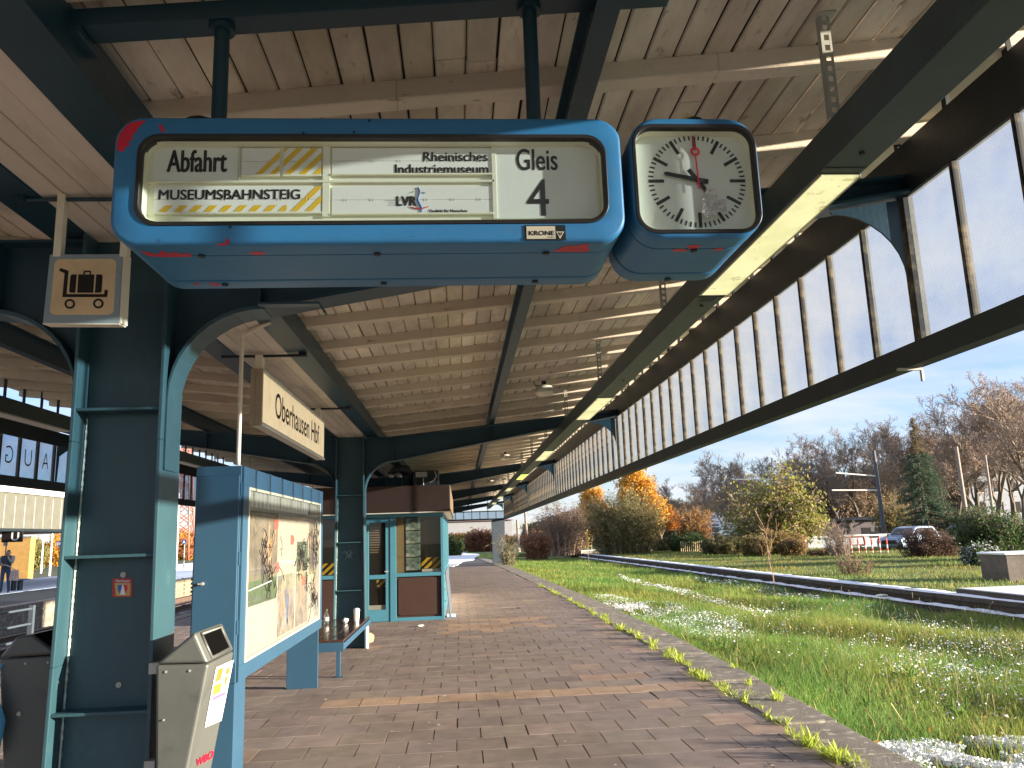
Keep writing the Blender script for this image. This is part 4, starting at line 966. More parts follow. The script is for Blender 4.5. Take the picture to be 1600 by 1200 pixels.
# ---------------------------------------------------------------- stickers on the near column
col1 = [o for o in canopy.children if o.name.split('.')[0] == 'column'][0]
def WP(u, v, d=.012): p = gy(u, v, 4.30 - d); return (p[0], p[1], p[2])
st = MB().flat(rrect(175.5, 207, 903.5, 933, 3, 3), lambda u, v: WP(u, v)).build('sticker', pbr('red_sticker', (.42, .04, .04), .5), col1)
MB().flat([(179, 911), (204, 911), (203, 931), (181, 931)], lambda u, v: WP(u, v, .0128)).build('sticker_crest_field', pbr('ochre_print', (.55, .36, .12), .5), st)
MB().flat([(184, 914), (191, 914), (190.5, 922), (187, 928), (184, 921)], lambda u, v: WP(u, v, .0135)).build('sticker_crest_blue', blue_p, st)
MB().flat([(192.5, 914), (199, 914), (199, 921), (196, 928), (193, 922)], lambda u, v: WP(u, v, .0135)).build('sticker_crest_red', red_m, st)
cw = MB().flat([(191, 914), (193, 914), (196, 929), (187.5, 929)], lambda u, v: WP(u, v, .0142))
write(cw, 'Oberhausen', 180.5, 203, -909.5, -905.5, lambda a, b: WP(a, -b, .0142), bold=.02); cw.build('sticker_lettering', white_p, st)
bo = MB()
for u, v in ((193, 898), (186, 1070)): p = gy(u, v, 4.292); bo.tube([(p[0], 4.294, p[2]), (p[0], 4.286, p[2])], .014, 14).tube([(p[0], 4.288, p[2]), (p[0], 4.282, p[2])], .007, 6)
bo.pieces('bolt', galv, col1)
col2 = [o for o in canopy.children if o.name.split('.')[0] == 'column'][1]
gf = MB(); rr_ = random.Random(9)
for _ in range(5):
    a = gy(rr_.uniform(534, 545), rr_.uniform(860, 874), 13.10)
    gf.tube([(a[0] + i * .03, 13.108, a[2] + rr_.uniform(-.03, .05) * i) for i in range(4)], .004, 4)
gf.build('scribble', pbr('chalk_paint', (.35, .45, .52), .7), col2)

# ---------------------------------------------------------------- display case
cb_ = thing('notice_case', (-1.83, 8.0, 0), 'tall blue steel notice case with glazed poster front on slab legs', 'display case')
yN, yF = 6.241, 9.835
MB().box(-2.0, -1.66, yN, yF, .655, 2.25).build('carcass', cab_m, cb_, bevel=.006)
MB().box(-2.0, -1.664, yN + .002, yN + .30, 0, .654).build('leg', cab_m, cb_, bevel=.004)
MB().box(-2.02, -1.664, yF - .09, yF - .06, 0, .654).build('leg', cab_m, cb_, bevel=.004)
dr = MB().box(-1.990, -1.668, yN - .018, yN - .0005, .80, 2.178).build('end_door', cab_m, cb_, bevel=.006)
hg = MB()
for z in (1.00, 1.50, 2.02): hg.box(-1.667, -1.655, yN - .012, yN + .02, z, z + .10)
hg.pieces('hinge', cab_m, dr)
hp = gy(318, 912, yN); MB().tube([(hp[0], yN - .017, hp[2]), (hp[0], yN - .04, hp[2])], .012, 10).box(hp[0] - .03, hp[0] + .008, yN - .045, yN - .038, hp[2] - .006, hp[2] + .006).build('door_lock', galv, dr)
fr_ = MB(); g0, g1, q0, q1 = 6.40, 9.66, .775, 2.095
for a in ((yN + .01, yF - .01, q1, 2.245), (yN + .01, yF - .01, .66, q0), (yN + .01, g0, q0, q1), (g1, yF - .01, q0, q1)): fr_.box(-1.6595, -1.640, *a)
frame = fr_.build('frame', cab_m, cb_, bevel=.003)
ff = MB()
for a in ((g0, g1, q1 - .022, q1), (g0, g1, q0, q0 + .022), (g0, g0 + .022, q0 + .022, q1 - .022), (g1 - .022, g1, q0 + .022, q1 - .022)): ff.box(-1.6594, -1.634, *a)
ff.build('glazing_trim', pbr('aged_trim', (.50, .46, .34), .45), frame, bevel=.003)
bk_ = MB().box(-1.6593, -1.6585, g0 + .02, g1 - .02, q0 + .02, q1 - .02).build('back_panel', pbr('poster_cream', (.37, .345, .275), .6, var=.05, dirt=[((.36, .32, .23), 1.2, .5, .75, .5)]), cb_)
ph = pbr('photo_brown', (.15, .125, .085), .6, var=.6, vscale=5, dirt=[((.05, .045, .03), 2.5, .5, .62, .7), ((.45, .35, .24), 9, .58, .70, .8)])
ph2 = pbr('photo_green', (.035, .075, .025), .6, var=.6, vscale=6, dirt=[((.012, .02, .012), 3, .5, .62, .6)])
ph3 = pbr('photo_mixed', (.22, .19, .15), .6, var=.6, vscale=6, dirt=[((.55, .33, .22), 4, .60, .66, .7), ((.07, .06, .055), 5, .5, .6, .7), ((.03, .10, .22), 2.4, .60, .65, .9)])
def CP(x4, y4, d): p = gx(290 + x4 / 4.0, 700 + y4 / 4.0, -1.657 + d); return (-1.657 + d, p[1], p[2])
def crect(xa, xb, ya, yb, d):                         # rectangle on the panel from the enlarged photo
    a = CP(xa, (ya), d); b = CP(xb, ya, d); c = CP(xb, yb, d); e = CP(xa, yb, d)
    z1 = min(max(a[2], b[2]), q1 - .03); z0 = max(min(c[2], e[2]), q0 + .03); y0 = max(min(a[1], e[1]), g0 + .03); y1 = min(b[1], g1 - .03)
    return y0, y1, z0, z1
def poster(name, y0, y1, z0, z1, d, mt, par): return MB().box(-1.6584, -1.6584 + d, y0, y1, z0, z1).build(name, mt, par)
p1 = poster('poster', 6.46, 7.50, .80, 2.06, .002, MATS['poster_cream'], bk_)
poster('photograph', 6.46, 7.50, 1.36, 1.92, .0028, ph, p1); poster('photograph', 6.46, 7.50, 1.17, 1.36, .0028, ph2, p1)
p2 = poster('poster', 7.53, 8.36, .80, 2.06, .002, MATS['poster_cream'], bk_); poster('photograph', 7.55, 8.30, .82, 1.36, .0028, ph3, p2)
p3 = poster('poster', 8.40, 9.0, .80, 2.06, .002, MATS['poster_cream'], bk_); poster('photograph', 8.40, 8.98, 1.36, 1.66, .0028, ph2, p3); poster('photograph', 8.36, 8.98, .82, 1.34, .0028, ph3, p3)
p4 = poster('poster', 9.03, 9.62, .80, 2.06, .002, MATS['poster_cream'], bk_); poster('photograph', 9.05, 9.40, 1.30, 1.88, .0028, ph, p4); poster('photograph', 9.42, 9.60, .82, 1.88, .0028, ph3, p4)
pr = random.Random(17)
def blobs(name, y0, y1, z0, z1, n, mt, par, tall=.30, wide=.03):
    m_ = MB()                                       # soft upright shapes printed on a photograph
    for i in range(n):
        cy, cz = pr.uniform(y0 + .06, y1 - .06), pr.uniform(z0 + tall * .4, z1 - tall * .4); h_, w_ = tall * pr.uniform(.3, .5), wide * pr.uniform(.6, 1.5); ln = pr.uniform(-.25, .25)
        pts = [(cy + w_ * math.cos(2 * PI * k / 10) * pr.uniform(.7, 1.2) + ln * h_ * math.sin(2 * PI * k / 10), cz + h_ * math.sin(2 * PI * k / 10) * pr.uniform(.85, 1.1)) for k in range(10)]
        pts = [(min(max(a, y0 + .01), y1 - .01), min(max(b, z0 + .01), z1 - .01)) for a, b in pts]; m_.flat(pts, lambda a, b: (-1.6584 + .003 + i * .00006, a, b))
    m_.build(name, mt, par)
tanp = pbr('print_tan', (.34, .22, .13), .6, var=.4, vscale=9); orp = pbr('print_orange', (.42, .17, .04), .6, var=.4, vscale=9); dkp = pbr('print_dark', (.03, .03, .028), .6, var=.5, vscale=9); blp = pbr('print_blue', (.04, .10, .24), .6, var=.4, vscale=9)
blobs('figure_print', 6.85, 7.45, 1.22, 1.9, 6, tanp, p1, .36, .05); blobs('dark_print', 6.9, 7.3, 1.3, 1.7, 3, dkp, p1, .25, .05); blobs('orange_print_area', 6.95, 7.3, 1.4, 1.75, 3, orp, p1, .22, .05)
blobs('figure_print', 7.6, 8.25, .85, 1.3, 5, tanp, p2, .3, .05); blobs('blue_print_area', 7.9, 8.2, .85, 1.2, 2, blp, p2, .3, .06); blobs('figure_print', 8.42, 8.95, .85, 1.6, 6, tanp, p3, .3, .04); blobs('dark_print', 8.42, 8.95, 1.36, 1.62, 4, dkp, p3, .2, .05)
blobs('figure_print', 9.07, 9.58, .9, 1.85, 7, tanp, p4, .35, .035); blobs('dark_print', 9.07, 9.58, 1.3, 1.85, 6, dkp, p4, .3, .03); blobs('orange_print_area', 9.07, 9.4, 1.35, 1.8, 2, orp, p4, .25, .03)
ra = MB()
for x4, y4 in ((556, 478), (658, 574), (562, 748), (728, 832)):
    c0 = CP(x4, y4, .003); w_, h_ = .17, .046; ra.flat([(c0[1], c0[2] - h_), (c0[1] + w_ * .75, c0[2] - h_), (c0[1] + w_, c0[2]), (c0[1] + w_ * .75, c0[2] + h_), (c0[1], c0[2] + h_)], lambda a, b: (-1.6545, a, b))
ra.build('red_arrow', pbr('coral_print', (.80, .07, .05), .5), bk_)
gl = MB()
for (yy, zz) in ((6.5, 1.03), (6.5, .93), (6.5, .84)):
    gl.flat([(yy, zz - .02), (yy + .85, zz - .02), (yy + .85, zz - .016), (yy, zz - .016)], lambda a, b: (-1.6552, a, b)); write(gl, 'Hinweise' if zz > 1 else ('Service' if zz > .9 else 'Strecken'), yy + .03, yy + .36, zz, zz + .045, lambda a, b: (-1.6552, a, b))
for y0 in (7.83, 8.6, 7.85):
    for i in range(5): gl.flat([(y0 + .1, 1.9 - i * .03 - (y0 % .2)), (y0 + .34, 1.9 - i * .03 - (y0 % .2)), (y0 + .34, 1.905 - i * .03 - (y0 % .2)), (y0 + .1, 1.905 - i * .03 - (y0 % .2))], lambda a, b: (-1.6552, a, b))
gl.build('small_print', MATS['grey_print'], bk_)
gs = MB().add([(-1.637, g0 + .02, q0 + .02), (-1.637, g1 - .02, q0 + .02), (-1.637, g1 - .02, q1 - .02), (-1.637, g0 + .02, q1 - .02)], [(0, 1, 2, 3)]).build('glass', clear, cb_)
sc_m = MB(); rs_ = random.Random(21)
for (yc, zc, n_) in ((7.05, 1.55, 10), (7.1, 1.36, 9), (8.55, 1.52, 12), (8.75, 1.36, 8), (9.3, 1.7, 12), (9.35, 1.5, 10), (9.2, 1.1, 10), (9.25, .98, 8), (7.6, 1.52, 2)):
    for _ in range(n_):
        y = yc + rs_.uniform(-.18, .18); z = zc + rs_.uniform(-.1, .1); pts = []
        for i in range(7): pts.append((-1.6352, y, z)); y += rs_.uniform(-.09, .09); z += rs_.uniform(-.07, .07)
        sc_m.tube(pts, rs_.uniform(.0018, .0042), 4)
sc_m.build('scribble', black, gs)
ww = MB(); ww.tube([(-1.6352, 6.45 + i * .25, 1.30 + .012 * i) for i in range(4)], .004, 4); ww.build('scratch', white_p, gs)
rc = MB(); rr_ = random.Random(3)
for i in range(9): y = rr_.uniform(yN + .2, yF - .1); rc.lathe([(.012, 0), (.012, .006), (.006, .012)], (-1.66 - rr_.uniform(.01, .3) * 0 - .02, y, 2.25), 8)
rc.pieces('roof_bolt', cab_m, cb_)

# conduit from the roof valley down to the case
ce = gz(421, 503, 3.325)
cn = MB(); yt = 6.30; xt = gy(373, 700, yt)[0]
b_ = Vector((ce[0], ce[1], 3.32)); pts = [(xt, yt, 2.26), (xt, yt, 2.35), (xt, yt, gy(372, 525, yt)[2])]
top = Vector(pts[-1]); 
for k in range(1, 8):
    t = k / 7; q = top.lerp(b_, t); q.z = top.z + (b_.z - top.z) * math.sin(t * PI / 2); pts.append(tuple(q))
tag(cn.tube(pts, .0165, 12).build('conduit', dirtywhite, None, smooth=True), 'thin cream conduit pipe rising from the notice case to the roof', 'pipe')

# ---------------------------------------------------------------- bench
be = thing('bench', (-1.75, 11.8, 0), 'dark slatted bench on a blue steel frame behind the notice case', 'bench')
y0, y1, x0, x1 = 10.32, 13.28, -2.13, -1.45
bf = MB(); bf.box(x0, x1, y0, y0 + .03, .315, .425).box(x0, x1, y1 - .03, y1, .315, .425).box(x0, x0 + .03, y0 + .0305, y1 - .0305, .315, .41).box(x1 - .03, x1, y0 + .0305, y1 - .0305, .335, .41)
bf.build('frame', cab_m, be, bevel=.003)
for i in range(4):
    a = x0 + .004 + i * .1695; MB().box(a + .006, a + .160, y0 + .012, y1 - .012, .4255, .452).build('slat', wood_seat, be, bevel=.004)
for x, y in ((-1.53, 10.44), (-1.53, 13.1), (-2.05, 10.44), (-2.05, 13.1)):
    MB().box(x - .024, x + .024, y - .024, y + .024, .004, .315).box(x - .06, x + .06, y - .06, y + .06, 0, .0039).build('leg', cab_m, be, bevel=.003)
p = gy(510, 963, 12.3)
bt = thing('bottle', (p[0], 12.3, .4525), 'small clear bottle with a green label at the end of the bench', 'bottle')
MB().lathe([(.033, 0), (.036, .01), (.036, .12), (.014, .17), (.013, .20)], (p[0], 12.3, .4525), 16).build('body', glassmat('bottle_glass', (.85, .92, .9), .9, (.5, .5, .5), .02), bt, smooth=True)
MB().lathe([(.0365, .05), (.0365, .10)], (p[0], 12.3, .4525), 16).build('label', white_p, bt)
MB().lathe([(.015, .198), (.015, .215)], (p[0], 12.3, .4525), 12).build('cap', green_p, bt)
p = gy(557, 980, 12.45)
cu = thing('paper_cup', (p[0], 12.45, .4525), 'tall white paper cup with lid standing near the bench edge', 'cup')
MB().lathe([(.034, 0), (.046, .165)], (p[0], 12.45, .4525), 20).build('body', white_p, cu, smooth=False)
MB().lathe([(.049, .165), (.049, .178), (.042, .186), (.030, .200)], (p[0], 12.45, .4525), 20).build('lid', white_p, cu)
pm = MB(); write(pm, 'm', -.018, .018, .06, .10, lambda a, b: (p[0] + a, 12.45 - .0425, .4525 + b)); pm.build('cup_mark', yellow, cu)
def crumple(name, loc, s, mt, label, cat, seed, flat_=1.0):
    r = random.Random(seed); bm = bmesh.new(); bmesh.ops.create_icosphere(bm, subdivisions=2, radius=s)
    for v in bm.verts: v.co *= r.uniform(.65, 1.15); v.co.z *= flat_
    zmin = min(v.co.z for v in bm.verts)
    for v in bm.verts: v.co += Vector((loc[0], loc[1], loc[2] - zmin))
    me = bpy.data.meshes.new(name); bm.to_mesh(me); bm.free(); me.materials.append(mt)
    at = me.color_attributes.new('tint', 'FLOAT_COLOR', 'POINT'); at.data.foreach_set('color', np.ones(4 * len(me.vertices), dtype=np.float32))
    o = bpy.data.objects.new(name, me); C.objects.link(o); return tag(o, label, cat)
p = gy(540, 970, 12.3); crumple('paper_tissue', (p[0], 12.3, .452), .045, white_p, 'crumpled white tissue lying on the bench slats beside the cup', 'tissue', 3)
p = gz(573, 1008); crumple('paper_bag', (p[0] + .02, p[1], 0), .10, pbr('kraft_paper', (.50, .30, .13), .7, var=.2), 'crumpled brown paper bag on the ground by the far bench leg', 'bag', 5)
p = gz(657, 979); crumple('paper_scrap', (p[0], p[1], 0), .07, white_p, 'flattened white paper scrap on the paving before the kiosk', 'litter', 7, .3)
p = gz(566, 1000); 
tag(MB().tube([(-1.475, 13.02, 0), (-1.475, 13.02, .33)], .03, 10).build('white_post', dirtywhite, None), 'short cream pipe standing by the foot of the second column', 'pipe')
# small litter specks on the paving
lr = random.Random(31); lt = MB()
for _ in range(170):
    y = 4.5 + 14 * lr.random() ** 1.6; x = lr.uniform(-1.6, 2.4); s = lr.uniform(.004, .013); h0 = lr.uniform(0, 6.28)
    if lr.random() < .1: s *= 2
    lt.add([(x + s * math.cos(h0 + k * 1.7) * lr.uniform(.6, 1.2), y + s * math.sin(h0 + k * 1.7) * lr.uniform(.6, 1.2), .004 + lr.uniform(.002, .006)) for k in range(4)], [(0, 1, 2, 3)])
tag(lt.build('paving_litter', MATS['chalk_paint'] if False else pbr('litter_white', (.6, .56, .48), .8, var=.3)), 'tiny pale crumbs and scraps scattered on the paving', 'crumbs', kind='stuff')
# ---------------------------------------------------------------- kiosk
ko = thing('kiosk', (-1.75, 20.5, 0), 'closed platform kiosk with teal frames, brown panels and a deep brown roof band', 'kiosk')
KF, KB_, KL, KR = 16.9, 24.3, -3.15, -.335
MB().box(KL - .12, KR + .155, KF - .22, KB_ + .2, 2.185, 2.73).build('roof_band', brown_m, ko, bevel=.015)
MB().box(KL - .118, KR + .150, KF - .215, KB_ + .195, 2.165, 2.184).build('roof_soffit', dirtywhite, ko)
MB().box(KR + .1555, KR + .159, KF - .21, KB_ + .19, 2.19, 2.725).build('roof_end_trim', pbr('tan_wood_trim', (.42, .24, .12), .5), ko)
MB().box(KL + .1, KR - .12, KF + .12, KB_ - .1, .02, 2.16).build('interior', pbr('kiosk_interior', (.06, .045, .032), .8, var=.3), ko)
wf = MB(); wf.box(KL, KR, KF, KF + .07, 2.09, 2.164)
for a in ((KL, KL + .08), (-2.12, -1.96), (-1.44, -1.315), (-.395, KR)): wf.box(a[0], a[1], KF, KF + .07, 0, 2.0895)
for a, b in ((KL + .08, -2.12), (-1.315, -.395)):
    wf.box(a, b, KF + .002, KF + .07, .88, .955).box(a, b, KF + .002, KF + .07, 0, .07)
for y in (18.7, 20.6, 22.5, KB_ - .06): wf.box(KR - .07, KR, y, y + .06, 0, 2.164)
wf.box(KR - .07, KR - .002, KF + .071, KB_, 2.09, 2.164).box(KR - .07, KR - .002, KF + .071, KB_, .88, .95).box(KR - .07, KR - .002, KF + .071, KB_, 0, .07)
wf.box(KL, KL + .07, KF + .071, KB_, 0, 2.164)
wall = wf.build('wall_frame', teal_m, ko, bevel=.004)
def kiosk_panel(a, b):
    p = MB().box(a + .0, b - .0, KF + .045, KF + .068, .07, .88).build('panel', brown_m, ko)
    MB().prism(rrect(a + .035, b - .035, .105, .845, .05, 5), lambda x, z: (x, KF + .030, z), lambda x, z: (x, KF + .0445, z)).build('raised_field', brown_m, p, bevel=.006)
kiosk_panel(-1.315, -.395); kiosk_panel(KL + .08, -2.12)
def kglass(a, b, z0, z1): return MB().add([(a, KF + .03, z0), (b, KF + .03, z0), (b, KF + .03, z1), (a, KF + .03, z1)], [(0, 1, 2, 3)]).build('window', tinted, ko)
w1 = kglass(-1.315, -.395, .955, 2.09); w2 = kglass(KL + .08, -2.12, .955, 2.09)
KG = lambda u, v, d=.05: (lambda p: (p[0], KF + d, p[2]))(gy(u, v, KF + d))
dk = pbr('window_dark', (.018, .015, .013), .3)
MB().box(-1.31, -.40, KF + .085, KF + .09, .958, 2.088).build('backing', dk, w1); MB().box(KL + .085, -2.125, KF + .085, KF + .09, .958, 2.088).build('backing', dk, w2)
MB().box(-1.31, -1.16, KF + .06, KF + .0845, .958, 2.08).build('wood_lining', pbr('lining_wood', (.42, .30, .16), .6, var=.2, stretch=(1, 1, 14)), w1)
MB().box(-1.13, -.80, KF + .07, KF + .084, .97, 2.07).build('poster_board', black, w1)
po = None
for i in range(4):
    z = 1.82 - .272 * i
    if po is None:
        po = MB().box(-1.115, -.815, KF + .064, KF + .0695, z, z + .25).build('picture', pbr('cool_photo', (.20, .30, .27), .5, var=.8, vscale=9, dirt=[((.70, .72, .66), 7, .55, .62, .9), ((.28, .14, .09), 5, .62, .68, .8), ((.02, .03, .03), 6, .55, .65, .8)]), w1); pz = z
    else:
        o = po.copy(); C.objects.link(o); o.location = (0, 0, z - pz)
hs_ = MB(); stripes(hs_, -.80, -.40, 1.03, 1.25, [-.92, -.76, -.60, -.44], .085, 1.1, lambda a, b: (a, KF + .06, b)); hs_.build('hazard_stripes', yellow, w1)
MB().box(-.79, -.41, KF + .055, KF + .0595, .965, 1.02).build('ledge_card', white_p, w1)
hs_ = MB(); stripes(hs_, KL + .1, -2.13, .97, 1.20, [-3.2 + .16 * i for i in range(8)], .08, 1.1, lambda a, b: (a, KF + .06, b)); hs_.build('hazard_stripes', yellow, w2)
kd = MB(); dz = KF + .012
for a in ((-1.96, -1.875, .0, 2.08), (-1.535, -1.44, .0, 2.08), (-1.875, -1.535, 1.985, 2.08), (-1.875, -1.535, .845, .935), (-1.875, -1.535, .0, .24)): kd.box(a[0] + .001, a[1] - .001, dz, dz + .05, a[2] + .006, a[3])
door = kd.build('door', teal_m, ko, bevel=.004)
[MB().add([(-1.875, dz + .02, za), (-1.535, dz + .02, za), (-1.535, dz + .02, zb), (-1.875, dz + .02, zb)], [(0, 1, 2, 3)]).build('pane', tinted, door) for za, zb in ((.935, 1.985), (.24, .845))]
MB().box(-1.875, -1.535, dz + .052, dz + .056, .24, 1.985).build('backing', dk, door)
MB().box(-1.872, -1.540, dz + .03, dz + .045, .242, .33).build('draught_card', white_p, door)
gr = MB()
for i in range(11): gr.box(-1.86, -1.70 + .025 * math.sin(i * .3) + .02, dz + .03, dz + .034, 1.38 + i * .05, 1.405 + i * .05)
gr.build('grille', pbr('grille_tan', (.35, .28, .2), .5), door)
hs_ = MB(); stripes(hs_, -1.72, -1.54, .70, .84, [-1.86, -1.72, -1.58], .07, 1.1, lambda a, b: (a, dz + .045, b)); hs_.build('hazard_stripes', yellow, door)
MB().tube([(-1.49, dz - .001, 1.0), (-1.49, dz - .04, 1.0), (-1.55, dz - .045, 1.0)], .010, 8).build('handle', galv, door)
MB().box(KR - .03, KR - .026, KF + .08, KB_ - .1, .955, 2.085).build('side_window', tinted, ko)
MB().box(KR - .05, KR - .04, KF + .08, KB_ - .1, .072, 2.085).build('side_panel', dirtywhite, ko)
# equipment on the kiosk roof
eq = thing('roof_equipment', (-.7, 17.3, 2.73), 'black equipment box with a white plate and cable on the kiosk roof', 'equipment box')
MB().box(-.95, -.42, 17.0, 17.5, 2.73, 3.06).build('box', dark, eq, bevel=.02)
MB().box(-.90, -.66, 16.994, 16.9995, 2.92, 3.03).build('plate', galv, eq)
MB().tube([(-.50, 16.97, 3.04), (-.46, 16.95, 2.93), (-.52, 16.93, 2.84), (-.60, 16.95, 2.80)], .012, 8).tube([(-.74, 16.97, 2.9), (-.74, 16.97, 2.74)], .012, 8).build('cable', galv, eq)
fl = thing('floodlight', (-1.25, 17.2, 2.73), 'dark round-backed twin floodlight on the kiosk roof beside the second column', 'floodlight')
MB().tube([(-1.48, 17.1, 3.0), (-1.30, 17.1, 3.13), (-1.10, 17.15, 3.10), (-1.0, 17.2, 2.98), (-1.0, 17.2, 2.74)], [.05, .09, .10, .07, .05], 12).build('hood', dark, fl, smooth=True)
for x in (-1.42, -1.24): MB().lathe([(.02, .02), (.05, .0), (.055, -.05), (.02, -.06)], (x, 17.0, 2.98), 12).build('lamp', galv, fl, smooth=True)
# rack leaning by the side wall
rk = thing('leaning_rack', (-.25, 18.2, 0), 'pale metal rack of bars leaning against the side wall of the kiosk', 'rack')
m_ = MB()
for y in (17.2, 18.0, 18.8, 19.6): m_.tube([(-.22, y, 0), (-.31, y, .95)], .018, 8)
m_.build('post', MATS['end_post_grey'], rk); m_ = MB()
for z in (.25, .5, .7, .9): m_.tube([(-.22 - .09 * z / .95, 17.2, z), (-.22 - .09 * z / .95, 19.6, z)], .010, 8)
m_.build('rail', MATS['end_post_grey'], rk)
MB().box(-.30, -.12, 17.25, 17.55, .001, .05).build('base_block', pbr('pale_blue', (.35, .45, .6), .6), rk, bevel=.01)

# ---------------------------------------------------------------- left: railing, tracks and the opposite platform
rl = thing('railing', (-5.9, 9.5, 0), 'grey tubular railing with several bars along the left platform edge', 'railing')
m_ = MB(); 
for i, y in enumerate((5.4, 8.6, 11.74)): MB().box(-5.93, -5.87, y - .03, y + .03, 0, .92).build('post', MATS['end_post_grey'], rl)
for z in (.88, .68, .48, .28): m_.box(-5.92, -5.88, 5.431, 11.709, z - .012, z + .012)
m_.build('rail', MATS['end_post_grey'], rl)
S(MB().box(-13.9, PXL - .01, -10, 120, -1.2, -.86).build('track_gravel', gravel))
for i, x in enumerate((-12.6, -11.1, -9.4, -7.9)):
    r = MB().box(x - .035, x + .035, -8, 118, -.70, -.66).box(x - .01, x + .01, -8, 118, -.84, -.70).box(x - .07, x + .07, -8, 118, -.86, -.84)
    tag(r.build('rail', pbr('rail_rust', (.12, .08, .06), .5) if i == 0 else MATS['rail_rust'], None), ['rusty rail nearest the opposite platform edge', 'rusty rail second from the opposite platform edge', 'rusty rail second from our platform edge', 'rusty rail nearest our own platform edge'][i], 'rail', 'running rails between the platforms')
sl = MB()
for i in range(150):
    for a in (-12.95, -9.75): sl.box(a, a + 2.2, -6 + i * .65, -5.76 + i * .65, -.87, -.842)
tag(sl.build('sleepers', pbr('sleeper', (.11, .09, .075), .9, var=.3), None), 'dark sleepers under the rails between the two platforms', 'sleepers', kind='stuff')
S(MB().box(-26, -13.9, 4, 130, -1.1, -.10).build('opposite_platform', MATS['asphalt']))
S(MB().box(-14.35, -13.86, 4, 130, -1.1, .0).build('kerb', concrete, bevel=.02))
S(MB().box(-18.2, -14.36, 4, 130, -.0999, -.006).build('opposite_platform', asphalt))
tag(MB().box(-25.9, -18.3, 4, 130, -.0995, .004).build('snow', snow_m), 'smooth white snow cover on the far half of the opposite platform', 'snow', kind='stuff')
tag(MB().box(-18.2, -14.4, 39, 130, -.0055, .012).build('snow', snow_m), 'white snow strip near the end of the opposite platform', 'snow', kind='stuff')
lf = thing('timber_fence', (-13.8, 40, -.9), 'sunlit timber lattice fence along the side of the opposite platform', 'fence')
m_ = MB(); 
for i in range(14): m_.box(-13.85, -13.78, 34 + i * 1.6, 34.1 + i * 1.6, -.9, -.05)
m_.pieces('post', pbr('fence_wood', (.34, .24, .13), .8, var=.2), lf); m_ = MB()
for z in (-.8, -.6, -.4, -.2): m_.box(-13.82, -13.76, 33.8, 56, z, z + .06)
m_.build('board', MATS['fence_wood'], lf)
oc = thing('opposite_canopy', (-22, 30, 0), 'long platform canopy across the tracks with pale ribbed fascia and white roof edge', 'canopy')
m_ = MB().box(-19.05, -18.98, -10, 52, 2.62, 4.12).build('fascia', pbr('fascia_beige', (.115, .115, .09), .6, var=.1), oc)
rbm = MB()
for i in range(78): rbm.box(-18.9799, -18.93, -10 + i * .8, -9.94 + i * .8, 2.64, 4.0)
rbm.pieces('rib', pbr('rib_paint', (.30, .29, .25), .6), m_)
MB().box(-19.2, -18.86, -10.1, 52.1, 4.121, 4.42).build('roof_edge', white_p, oc)
MB().box(-27, -18.9, -10, 52, 4.421, 4.5).box(-27, -19.051, -10, 52, 2.66, 2.74).build('roof', dark, oc)
MB().box(-19.06, -18.95, -10, 52, 2.50, 2.619).build('lower_edge', dark, oc)
for y in (12, 22, 32, 41, 50): MB().box(-23.2, -22.9, y, y + .3, 0, 2.66).build('post', pbr('post_cream', (.55, .5, .35), .6) if y == 12 else MATS['post_cream'], oc)
p = gy(19, 832, 36); us = thing('hanging_sign', (p[0], 36, p[2]), 'dark square hanging sign with a white U under the opposite canopy', 'sign')
MB().box(p[0] - .42, p[0] + .42, 36, 36.1, 2.05, 2.50).build('panel', black, us); uw = MB(); write(uw, 'U', p[0] - .02, p[0] + .30, 2.12, 2.45, lambda a, b: (a, 35.995, b), bold=.03); uw.build('lettering', white_p, us)
p = gy(25, 868, 60); bk = thing('brick_block', (p[0], 62, 0), 'sunlit yellow brick building with a flat top beyond the opposite platform', 'building')
xL, xR = gy(2, 868, 60)[0], gy(46, 868, 60)[0]
MB().box(xL - 6, xR, 60, 60.7, -.5, gy(25, 841, 60)[2]).build('wall', pbr('yellow_brick', (.40, .235, .07), .8, var=.2, vscale=3), bk)
MB().box(xL - 6.05, xR + .06, 59.95, 60.75, gy(25, 841, 60)[2] + .001, gy(25, 841, 60)[2] + .12).build('coping', concrete, bk)
def small_sign(u0, v0, u1, v1, y, txt, label, ur=None):
    a = gy(u0, v1, y); b = gy(u1, v0, y); s = thing('platform_sign', ((a[0] + b[0]) / 2, y, 0), label, 'sign', 'blue platform signs across the tracks')
    MB().box(a[0], b[0], y, y + .06, a[2], b[2]).build('panel', pbr('sign_blue', (.03, .06, .22), .5) if 'sign_blue' not in MATS else MATS['sign_blue'], s)
    w_ = MB(); dx = (b[0] - a[0]) * .15; dzz = (b[2] - a[2]) * .18; write(w_, txt, a[0] + dx, b[0] - dx, a[2] + dzz, b[2] - dzz, lambda p, q: (p, y - .006, q), bold=.02); w_.build('lettering', white_p, s)
    xm = (a[0] + b[0]) / 2; MB().tube([(xm, y + .12, 0), (xm, y + .12, b[2])], .04, 8).build('post', galv, s)
small_sign(5, 844, 11.5, 852.5, 50, 'B', 'small blue sign with a white B before the yellow brick building')
small_sign(88, 845, 99, 854, 55, '10', 'small blue sign numbered 10 on the opposite platform')
small_sign(110, 845, 118, 854, 55, '9', 'small blue sign numbered 9 beside the near column edge')
small_sign(284, 843, 291, 850.5, 55, 'A', 'small blue sign with a white A in the gap left of the notice case')
